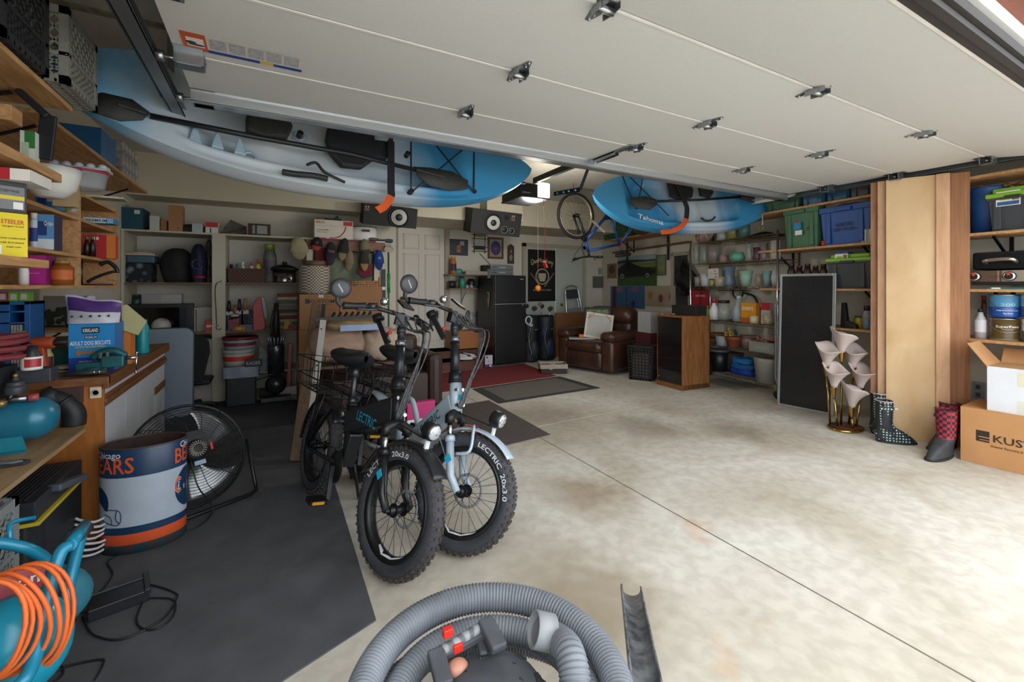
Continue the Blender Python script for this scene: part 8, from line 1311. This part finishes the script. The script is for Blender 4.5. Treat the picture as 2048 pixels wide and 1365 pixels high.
# recliner
rp = PL(0, 5.15, 0).hit(1213, 745); rc = thing('recliner', 'worn brown leather recliner with canvases on its seat', 'recliner', (4.56, 5.40, .001), math.radians(-76)); LR = mat('#4a2e20', .38, hex2='#33201a', scale=7, bump=.25)
def cush(nm, x0, y0, z0, x1, y1, z1, r=.08, sub=2): b = MB(); b.box(x0, y0, z0, x1, y1, z1); o = b.build(nm, LR, rc); m = o.modifiers.new('b', 'BEVEL'); m.width = r; m.segments = 4; [setattr(p, 'use_smooth', True) for p in o.data.polygons]; return o
cush('base', -.40, -.36, .04, .40, .42, .36, .05); cush('footrest', -.33, -.46, .05, .33, -.34, .33, .06); cush('seat_cushion', -.33, -.50, .30, .33, .25, .47, .08); cush('armrest', -.52, -.44, .04, -.31, .40, .50, .06); cush('armrest', .31, -.44, .04, .52, .40, .50, .06); cush('arm_pad', -.55, -.46, .47, -.29, .36, .62, .075); cush('arm_pad', .29, -.46, .47, .55, .36, .62, .075); cush('backrest', -.42, .20, .36, .42, .50, .80, .12); cush('head_cushion', -.44, .16, .66, .44, .50, .96, .14)
def onrec(x, y, z): c, s = math.cos(rc.rotation_euler.z), math.sin(rc.rotation_euler.z); return (rc.location.x+x*c-y*s, rc.location.y+x*s+y*c, z)
def canvas(label, c, w, h, lean, yaw, cols, nm='blank_canvas', th=.03, roll=0):
    t = thing(nm, label, 'canvas', c, rot=(math.radians(-lean), math.radians(roll), math.radians(yaw))); b = MB(); k = .035
    b.box(-w/2, -th/2, 0, w/2, th/2, k); b.box(-w/2, -th/2, h-k, w/2, th/2, h); b.box(-w/2, -th/2, k, -w/2+k, th/2, h-k); b.box(w/2-k, -th/2, k, w/2, th/2, h-k)
    b.build('frame', mat(cols[0], .6), t, bev=.002); b = MB(); b.box(-w/2+k, -.0, k, w/2-k, .006, h-k); b.build('canvas_sheet', cols[1] if not isinstance(cols[1], str) else mat(cols[1], .7), t); return t
cv = canvas('white canvas showing its back on the recliner seat', onrec(.06, -.17, .478), .42, .40, 16, -38, ('#cfcac0', '#b3afaa'), roll=8)
for s in (-1, 1): b = MB(); b.bar((s*.19, -.012, .30), (s*.08, -.012, .40), .02, .015); b.build('corner_brace', PINE, cv)
canvas('dark framed green landscape behind the white canvas', onrec(-.04, -.02, .50), .42, .46, 8, -38, ('#14130f', mat('#6b7a3c', .5, hex2='#2f3a1c', scale=22)), 'framed_landscape')
b = MB(); b.box(-.20, -.10, 0, .20, .10, .02); solo(b, 'foam_sheet', 'flat white panel lying on the recliner seat', 'panel', [mat('#a9a7a5', .5)], onrec(-.12, -.32, .475), rz=math.radians(-32), bev=.004)
b = MB(); b.box(-.04, -.02, 0, .04, .02, .045); solo(b, 'orange_block', 'small orange block on the flat white panel', 'block', [mat('#d86a14', .5)], onrec(-.14, -.30, .497), rz=-.4, bev=.003)
# right wall pictures
WP = SR.back(.425)
carton('key_box', 'grey wall box with a dial right of the closet', 'box', PL(0, YB-.06, 0).fit(1189, 553, 1207, 576, .06), '#5f625c'); carton('thermometer', 'small pale thermometer above the grey wall box', 'thermometer', PL(0, YB-.02, 0).fit(1198, 536, 1204, 549, .02), '#8f958f')
frame('small brown card with a dark flower print', (1214, 528, 1232, 557), '#8a6a48', [('#86633f',), ('o', .5, .6, .6, .3, '#3f4034')], WP, border=0, name='wall_card')
cp = frame('poster of a dark sports car on grass', (1235, 513, 1312, 572), '#2a2a2a', [('#34502c',), ('r', .5, .92, 1, .10, '#9aa8ac'), ('r', .5, .78, 1, .06, '#6f7d5a'), ('r', .5, .66, 1, .05, '#77803c'), ('r', .5, .15, 1, .15, '#3a5a30')], WP, border=0, name='car_poster', cat='poster')
w = cp.children[0].dimensions.x/2; h = cp.children[0].dimensions.z; poly(cp, [(.0, .86), (.2, .9), (.5, .87), (.8, .84), (1, .84), (1, .8), (0, .78)], '#27382c', -.012, w, h); poly(cp, [(.02, .35), (.02, .6), (.1, .68), (.22, .78), (.36, .80), (.5, .70), (.65, .62), (.85, .58), (.98, .5), (.97, .38), (.8, .33), (.25, .28)], '#131715', -.013, w, h, 'painted_car')
for x, r in ((.14, .10), (.80, .085)):
    for k, c_ in ((1, '#0e0f0f'), (.7, '#8d8f8a'), (.35, '#2a2b2b')): poly(cp, [(x+r*k*.75*math.cos(a*.35), .33+r*k*1.35*math.sin(a*.35)) for a in range(18)], c_, -.014-.001*(1-k), w, h, 'painted_wheel')
frame('narrow green and ochre painted board right of the car poster', (1313, 510, 1331, 551), '#6a5a3c', [('#6f8a74',), ('r', .5, .3, .8, .15, '#9a9a4a')], WP, border=.08)
frame('blue and mauve abstract canvas above the recliner', (1221, 573, 1288, 616), '#333', [('#39608a',), ('r', .12, .5, .12, .5, '#4a2c38'), ('r', .5, .5, .02, .5, '#3a2030'), ('o', .3, .85, .2, .14, '#8a5f78'), ('o', .75, .85, .25, .12, '#85607a'), ('o', .7, .2, .1, .15, '#1f2c40')], WP, border=0, name='abstract_canvas')
frame('beige abstract canvas with red strokes', (1289, 572, 1350, 613), '#333', [('#a39680',), ('o', .2, .5, .15, .22, '#a8743c'), ('o', .55, .35, .22, .3, '#8f9a84'), ('o', .55, .38, .14, .2, '#9c2f22'), ('o', .85, .5, .1, .15, '#a8683c')], WP, o=.04, border=0, name='abstract_canvas')
wf = WP.fit(1342, 504, 1379, 612, .03); t = thing('dark_window', '', ''); bpy.data.objects.remove(t)
b = MB(); w, h = wf['w']/2, wf['h']; b.box(-w, -.02, 0, -w+.06, .02, h); b.box(-w, -.02, h-.06, w, .02, h); b.box(w-.03, -.02, 0, w, .02, h); o = b.build('window_1', mat('#a8a295', .6), None, wf['loc'], (0, 0, wf['rz'])); o['kind'] = 'structure'; b = MB(); b.box(-w+.06, -.0, 0, w-.03, .01, h-.06); b.build('glass', mat('#1a1b1e', .15, hex2='#3f4044', scale=4), o)
b = MB(); b.surf(lambda u, v: ((u-.5)*.5, .05*math.sin(9*v+5*u), v*.55*(.7+.3*math.sin(5*u))), 16, 14); q = WP.hit(1395, 560); solo(b, 'black_garment_bag', 'crumpled black bags hanging before the dark window', 'bag', [mat('#151517', .5, var=.4)], (q.x-.10, q.y+.05, 1.15), rz=SR.rz, solid=.01)
# ---------------------------------------------------------------- glass door cabinet
oc_ = wood('#8f5f36', '#70461f', st=(10, 10, 1), sc=4, r=.5); Pf = Vector((4.45, 3.69, 0)); gc = thing('media_cabinet', 'oak media cabinet with a smoked glass door', 'cabinet', (4.68, 3.92, .001), math.radians(-93)); h = .915; w, dd = .215, .235
for nm, c_ in (('side_panel', (-w, -dd, 0, -w+.018, dd, h-.02)), ('side_panel', (w-.018, -dd, 0, w, dd, h-.02)), ('top_panel', (-w-.006, -dd-.01, h-.02, w+.006, dd, h)), ('base_panel', (-w, -dd-.01, 0, w, dd, .06)), ('back_panel', (-w, dd-.01, 0, w, dd, h-.02)), ('shelf', (-w+.018, -dd+.03, .36, w-.018, dd-.01, .375))): b = MB(); b.box(*c_); b.build(nm, oc_, gc, bev=.001)
b = MB(); b.box(-w+.02, -dd-.008, .065, w-.02, -dd-.003, h-.03); b.build('glass_door', mat('#191a1c', .08, alpha=.6, var=.02, spec=.9), gc); b = MB(); b.ball((-w+.05, -dd-.014, .12), .008, 8, 6); b.build('door_knob', CHROME, gc); b = MB(); b.box(-w+.02, -dd-.010, .065, w-.02, -dd+.002, .075); b.build('door_trim', DKST, gc)
for i in range(2): solo(MB().box(-.10, -.14, 0, .10, .14, .02), 'magazine', ('lower', 'upper')[i]+' magazine inside the glass door cabinet', 'magazine', [mat('#9aa08c', .5, hex2='#4a4f48', scale=9)], (4.66, 3.95, .063+.021*i), rz=.1*i, group='magazines in the cabinet')
solo(MB().box(-.10, -.19, 0, .10, .19, .125), 'speaker_box', 'long black box on top of the oak media cabinet', 'box', [mat('#17181a', .5)], (4.72, 3.86, .917), bev=.004); solo(MB().box(-.05, -.1, 0, .05, .1, .018), 'paper_stack', 'small stack of papers on the media cabinet edge', 'papers', [mat('#a39c96', .6, hex2='#6a2a2a', scale=20)], (4.55, 4.07, .917))
solo(MB().box(-.18, -.14, 0, .18, .14, .30), 'white_storage_box', 'white box on a stand between recliner and media cabinet', 'box', [mat('#a9a9ab', .5)], (4.90, 4.62, .62), rz=-.1, bev=.006); solo(MB().box(-.2, -.16, 0, .2, .16, .618), 'red_stand', 'dark red stand under the white box', 'stand', [mat('#4f1a1c', .7)], (4.90, 4.62, .001), rz=-.1)
hp = PZ(1296, 762, 0); t = thing('laundry_hamper', 'black plastic laundry hamper with square holes', 'hamper', (hp.x+.02, hp.y+.12, .001), math.radians(-60)); b = MB(); hh = .46; nx, nz = 7, 11
for s, (ux, uy, ox, oy, w0) in enumerate(((1, 0, 0, -.13, .17), (0, 1, .17, 0, .13), (1, 0, 0, .13, .17), (0, 1, -.17, 0, .13))):
    def P(a, z): k = .86+.14*z/hh; return (ux*a*w0*k+ox*k, uy*a*w0*k+oy*k, z)
    for i in range(nx+1): a = -1+2*i/nx; b.bar(P(a, 0), P(a, hh), .018, .006, up=(uy, ux, 0))
    for j in range(nz+1): z = hh*j/nz; b.bar(P(-1, z), P(1, z), .006, .016 if j < nz else .03)
b.box(-.14, -.11, 0, .14, .11, .008); b.build('lattice_body', mat('#101112', .5), t); b = MB(); b.box(-.12, -.09, .012, .12, .09, .36); b.build('laundry', mat('#8a7a7a', .9, var=.3), t, bev=.03)
# ---------------------------------------------------------------- wire rack and its goods
rk = thing('wire_rack', 'chrome wire shelving rack full of vases and pots', 'rack', tuple((SR.hit(1380, 600)+SR.hit(1554, 600))/2*1.0)); ra, rb = SR.hit(1380, 600), SR.hit(1554, 600); rw = (rb-ra).length/2; mid_ = (ra+rb)/2-SR.n*.19; rk.location = (mid_.x, mid_.y, .001); rk.rotation_euler = (0, 0, SR.rz); RZ = [.15, .50, .835, 1.285, 1.60, 1.895]; WR_ = mat('#8a7a62', .35, .8, .2)
for sx in (-1, 1):
    for sy in (-1, 1): b = MB(); b.cyl((sx*rw, sy*.18, .10 if sx < 0 else .03), (sx*rw, sy*.18, 1.93), .0125); b.lathe([(.045, -.012), (.045, .012)], (sx*rw, sy*.18, .046), 14, ax=(0, 1, 0), m=1); b.build('post', [CHROME, BLACK], rk)
for z in RZ:
    b = MB()
    for sy in (-1, 1):
        b.bar((-rw, sy*.18, z-.004), (rw, sy*.18, z-.004), .006, .006); b.bar((-rw, sy*.18, z-.036), (rw, sy*.18, z-.036), .006, .006); n = 26
        for i in range(n): x0 = -rw+2*rw*i/n; x1 = x0+2*rw/n; b.bar((x0, sy*.18, z-.036 if i % 2 else z-.004), (x1, sy*.18, z-.004 if i % 2 else z-.036), .004, .004)
    for i in range(30): x = -rw+2*rw*(i+.5)/30; b.bar((x, -.18, z-.002), (x, .18, z-.002), .004, .004)
    b.build('wire_shelf', WR_, rk)
def RK(nm, label, cat, r, lvl, c1, lid=None, o=.08, g=None, **k): f = SR.back(o).fit(*r, .12, RZ[lvl]+.002); k.setdefault('prof', [(.6, 0), (.95, .3), (1, .6), (.8, 1)]); return jar(nm, label, cat, f['loc'], f['w']/2, f['h'], c1, lid, group=g, rz=SR.rz, **k)
ST_ = [(.85, 0), (.9, .5), (1, 1)]; CYL = [(1, 0), (1, 1)]; VS = [(.8, 0), (1, .2), (.75, .6), (1, 1)]
RK('flower_pot', 'small black and white patterned pot on top of the rack', 'pot', (1430, 463, 1449, 476), 5, '#9aa39e', prof=CYL, g=None); RK('glass_jar', 'yellow floral glass jar on top of the rack', 'jar', (1449, 448, 1469, 472), 5, '#8a8048', prof=CYL); RK('glass_jar', 'green floral glass jar on top of the rack', 'jar', (1471, 443, 1490, 469), 5, '#4f7a70', prof=CYL)
f = SR.back(.1).fit(1372, 455, 1426, 495, .2); b = MB(); b.surf(lambda u, v: (lambda a, r: (r*1.6*math.cos(a)*(1+.15*math.sin(5*a)), r*math.sin(a), (v-.35)*.24+.03*math.sin(4*a)))(6.28*u, .09*math.sin(3.14*min(.97, v+.1))), 26, 12, cu=True); solo(b, 'plastic_bag', 'pink translucent plastic bag at the top left of the rack', 'bag', [mat('#b39a94', .25, alpha=.8, hex2='#8a6a66', scale=12, spec=.8)], (f['loc'][0], f['loc'][1], RZ[5]+.09), rz=SR.rz)
b = MB(); b.surf(lambda u, v: ((u-.5)*.34, (v-.5)*.25, .05*math.sin(3.14*u)*math.sin(3.14*v)), 12, 8); q = SR.back(.15).hit(1527, 460); solo(b, 'black_cloth', 'folded black cloth at the top right of the rack', 'cloth', [mat('#121316', .8)], (q.x, q.y, RZ[5]+.004), rz=SR.rz, solid=.012)
for i, (x0, x1, y0, c_, al, pr, lb) in enumerate(((1381, 1392, 494, '#b9c0ba', 1, CYL, 'narrow clear glass vase at the left of the second shelf'), (1393, 1410, 488, '#8a948f', 1, VS, 'tall cut glass vase beside the narrow one'), (1411, 1431, 490, '#9a8f8c', 1, CYL, 'wide clear vase with red glints'), (1485, 1497, 489, '#a9b4ae', 1, VS, 'slender cut glass vase in the second row'), (1513, 1528, 486, '#a89aa0', 1, VS, 'clear hourglass vase before the white pitcher'))): RK('glass_vase', lb, 'vase', (x0, y0, x1, 527), 4, c_, clear=True, prof=pr, g='clear glass vases on the rack')
RK('votive_pot', 'small pink ribbed pot in the second row', 'pot', (1434, 510, 1448, 526), 4, '#9c7a78', prof=CYL); RK('round_vase', 'round mint green vase with a pierced flower', 'vase', (1456, 505, 1480, 524), 4, '#5fa38c', prof=[(.6, 0), (1, .45), (.85, .85), (.65, 1)]); RK('glass_vase', 'mauve glass vase beside the hourglass vase', 'vase', (1500, 495, 1514, 523), 4, '#5f3a4a', prof=VS, clear=False)
RK('pitcher', 'tall white pitcher with red flowers at the rack end', 'pitcher', (1535, 481, 1552, 521), 4, '#bdb5a6', prof=CYL, o=.04)
RK('flower_pot', 'small grey speckled pot on the third row', 'pot', (1384, 554, 1397, 571), 3, '#8f8680', prof=ST_); RK('flower_pot', 'larger white pot on the third row', 'pot', (1397, 548, 1416, 571), 3, '#b9bcc3', prof=ST_); RK('flower_pot', 'cream dotted pot under the square tile', 'pot', (1424, 554, 1440, 571), 3, '#a39a80', prof=ST_, o=.03); RK('candle_cup', 'yellow candle cup between the pots', 'cup', (1414, 560, 1423, 571), 3, '#a89a58', prof=CYL, o=.03); RK('round_vase', 'blue and grey patterned vase in the third row', 'vase', (1440, 534, 1461, 571), 3, '#6f8296', prof=VS, o=.16)
f = SR.back(.02).fit(1416, 533, 1436, 553, .012); bb = SR.back(.03); carton('ceramic_tile', 'small white square dish with black dots leaning on the cream pot', 'dish', dict(w=f['w'], d=.012, h=f['h'], loc=(f['loc'][0], f['loc'][1], RZ[3]+.105), rz=f['rz']), '#c3c0b6', prints=[(.65, .1, .75, .2, '#111'), (.8, .1, .9, .2, '#111'), (.65, .4, .75, .5, '#111'), (.8, .4, .9, .5, '#111'), (.65, .7, .75, .8, '#111'), (.15, .5, .5, .53, '#777')])
RK('flower_pot', 'mint green leaf pattern pot in the third row', 'pot', (1474, 542, 1496, 564), 3, '#8fb3a3', prof=[(.6, 0), (.8, .4), (1, 1)]); RK('square_vase', 'flared pale aqua vase in the third row', 'vase', (1519, 542, 1537, 569), 3, '#7fa3a3', prof=[(.7, 0), (.75, .5), (1, 1)]); RK('round_vase', 'white and black bird pattern vase at the rack end', 'vase', (1536, 541, 1553, 567), 3, '#b3b5b0', prof=[(.7, 0), (1, .5), (.7, 1)], o=.03); RK('glass_teapot', 'small clear glass teapot beside the aqua vase', 'teapot', (1503, 548, 1517, 568), 3, '#a8988c', clear=True)
carton('wicker_tray', 'low beaded tray under the mint green pot', 'tray', SR.back(.04).fit(1455, 564, 1500, 570, .15, RZ[3]+.002), '#8a7458') if False else None
for i, (r, c1, lid, lb, pr) in enumerate((((1414, 598, 1429, 638), '#d4d2ce', '#b3202a', 'white spray bottle with a red cap on the fourth row', [(1, 0), (1, .55), (.45, .9), (.4, 1)]), ((1404, 612, 1413, 638), '#6f9a5a', '#c8561f', 'green bottle with an orange trigger beside the cabinet', [(1, 0), (1, .8), (.6, 1)]))): RK('spray_bottle', lb, 'bottle', r, 2, c1, lid, prof=pr, lidh=.2, o=.02)
RK('glass_jar', 'clear glass jar with a yellow banded black lid', 'jar', (1430, 601, 1451, 638), 2, '#b3b8b6', '#1a1a18', clear=True, prof=[(.85, 0), (1, .4), (.8, 1)]); RK('glass_jug', 'frosted white glass jug in the fourth row', 'jug', (1460, 592, 1482, 640), 2, '#9aa6ac', '#b3bdb8', prof=[(.95, 0), (1, .45), (.5, .8), (.35, 1)], lidh=.12, o=.1)
carton('syrup_carton', 'yellow and orange CORRYS carton in the fourth row', 'box', SR.back(.05).fit(1482, 606, 1512, 642, .07, RZ[2]+.002), '#c98a1c', side='#b3701c', prints=[(0, 0, 1, .25, '#b3541c')], texts=[('CORRYS', .45, .72, .17, '#efe9dc', .75)])
carton('milk_carton', 'red and white carton at the right of the fourth row', 'carton', SR.back(.10).fit(1522, 606, 1540, 630, .06, RZ[2]+.002), '#b3aca8', prints=[(0, .65, 1, 1, '#a3202a'), (.2, .3, .8, .45, '#8a3a38')]); RK('candle', 'short cream candle in front of the yellow carton', 'candle', (1494, 632, 1508, 645), 2, '#c3bc94', prof=CYL, o=.0); RK('small_bowl', 'small cream footed bowl near the rack end', 'bowl', (1520, 630, 1538, 644), 2, '#b5ac94', prof=[(.4, 0), (.5, .3), (1, 1)], o=.02)
carton('red_book', 'red book standing behind the orange trigger bottle', 'book', SR.back(.22).fit(1383, 581, 1416, 622, .03, RZ[2]+.002), '#8f1c20', texts=[('GROWING', .55, .8, .08, '#c9b0a8', .6)])
p = SR.back(.38).hit(1476, 588); b = MB(); b.tube([(.08*math.cos(a*.42), 0, .08*math.sin(a*.42)) for a in range(15)], .012, 6, closed=True); b.bar((-.35, 0, .03), (.2, 0, .03), .012, .012); b.tube(smooth([(.08, 0, 0), (.25, 0, -.05), (.35, 0, -.25)], 5), .014, 6); solo(b, 'hanging_tools', 'black coiled cable and rods hanging on the wall behind the rack', 'cable', [BLACK], (p.x, p.y, 1.20), rz=SR.rz)
for i, (r, c1, lb, pr) in enumerate((((1415, 653, 1446, 664), '#7a5230', 'amber brown bowl stacked above the terracotta dish', CYL), ((1414, 665, 1440, 688), '#8a5a44', 'terracotta dish stack at the left of the fifth row', CYL))):
    f = SR.back(.10).fit(*r, .12, RZ[1]+.002+(.085 if i == 0 else 0)); jar('clay_bowl', lb, 'bowl', f['loc'], f['w']/2, .075 if i else .065, c1, None, prof=[(.8, 0), (1, .9), (1, 1)])
RK('flower_pot', 'white ribbed planter in the fifth row', 'pot', (1427, 672, 1450, 691), 1, '#a3a8aa', prof=ST_, o=.03)
f = SR.back(.02).fit(1449, 674, 1473, 694, .1, RZ[1]+.002); t = thing('potted_sunflowers', 'terracotta pot with yellow sunflowers on the rack', 'potted flowers', (f['loc'][0], f['loc'][1], RZ[1]+.002), SR.rz); r = f['w']/2; b = MB(); b.lathe([(.0001, 0), (r*.7, 0), (r*.9, f['h']*.75), (r, f['h']*.76), (r, f['h']), (r*.9, f['h']), (.0001, f['h']*.9)]); b.build('pot', mat('#8f4a28', .7), t)
b = MB()
for i in range(26): a, z = random.uniform(0, 6.28), random.uniform(.02, .10); rr = random.uniform(.02, .075); x, y = rr*math.cos(a), rr*math.sin(a); b.add([(x, y, f['h']+z-.03), (x+.02, y-.01, f['h']+z), (x*1.3, y*1.3, f['h']+z+.02), (x-.015, y+.01, f['h']+z)], [(0, 1, 2, 3)])
b.build('leaves', mat('#3f6a3a', .7, hex2='#4a7a6a'), t)
for (x, y, z) in ((.03, -.07, .04), (-.05, -.06, .03), (.0, -.05, .09)):
    b = MB(); c_ = Vector((x, y, f['h']+z))
    for k in range(14): a = k*.449; u_ = Vector((math.cos(a), -.3, math.sin(a))); v_ = Vector((-math.sin(a), 0, math.cos(a))); b.add([c_+u_*.006, c_+u_*.018+v_*.006, c_+u_*.034, c_+u_*.018-v_*.006], [(0, 1, 2, 3)])
    b.ball(tuple(c_+Vector((0, -.006, 0))), (.010, .006, .010), 10, 6, 1); b.build('flower', [mat('#d9b02a', .7), mat('#4a2c14', .8)], t)
RK('clay_pot', 'dusty pink lidded dish in the fifth row', 'pot', (1480, 672, 1508, 698), 1, '#7f6460', '#6a4f4c', prof=[(.8, 0), (1, .5), (1, 1)], o=.12); carton('metal_planter', 'galvanised rectangular planter with dried flowers', 'planter', SR.back(.01).fit(1498, 685, 1548, 704, .13, RZ[1]+.002), '#7f837c', texts=[('GARDEN', .5, .5, .4, '#9a9e96', .6)], rough=.35)
mp_ = bpy.data.objects['metal_planter']; b = MB()
for i in range(26): x = random.uniform(-.14, .12); b.ball((x, random.uniform(-.04, .04), random.uniform(.0, .07)), (.02, .02, .014), 7, 5, i % 3)
b.build('dried_flowers', [mat('#7a2a2c', .8), mat('#6f6a4c', .8), mat('#a3523c', .8)], mp_, loc=(0, 0, mp_.dimensions.z))
RK('planter_pot', 'black pot with a grey rim on the bottom row', 'pot', (1416, 699, 1446, 734), 0, '#141519', '#4f5a66', prof=ST_, lidh=.1, o=.06); RK('planter_pot', 'brown planter behind the blue tarps', 'pot', (1446, 706, 1476, 740), 0, '#4a3f34', prof=ST_, o=.22)
z = RZ[0]+.003
for i, (c_, w_) in enumerate((('#1440a3', .36), ('#1b5f9c', .33), ('#1f6fae', .28))): f = SR.back(.10).fit(1448, 720, 1506, 760, .2); duvet('folded_tarp', ('deep blue folded tarp at the bottom of the pile', 'mid blue folded tarp in the middle of the pile', 'bright blue folded tarp on top of the pile')[i], f['loc'][0], f['loc'][1], z, .10, w_/2, .075, c_, folds=2, seed=i*2, cat='tarp').rotation_euler = (0, 0, .1*i-.12); z += .068
RK('metal_tub', 'round galvanised tub at the right of the bottom row', 'tub', (1506, 716, 1554, 758), 0, '#7f8078', prof=[(.8, 0), (.95, .8), (1, 1)], o=.02)
solo(MB().box(-.18, -.30, 0, .18, .30, .012), 'floor_tray', 'flat grey boot tray on the floor beside the rack', 'tray', [mat('#8d867c', .6)], tuple(PZ(1455, 772, .001)+Vector((.05, .05, 0))), rz=-.12, bev=.004)
q = SR.hit(1527, 440); b = MB(); b.cyl((0, 0, 0), (0, 0, -.12), .004); b.tube(arc((-.02, 0, -.15), .03, 10, -190, 10, 'xz'), .005, 6, m=1); solo(b, 'shelf_hook', 'white and green hook hanging under the top right shelf', 'hook', [WHITE, mat('#6f9a3a', .5)], (q.x-.02, q.y, R1-.024), rz=SR.rz)
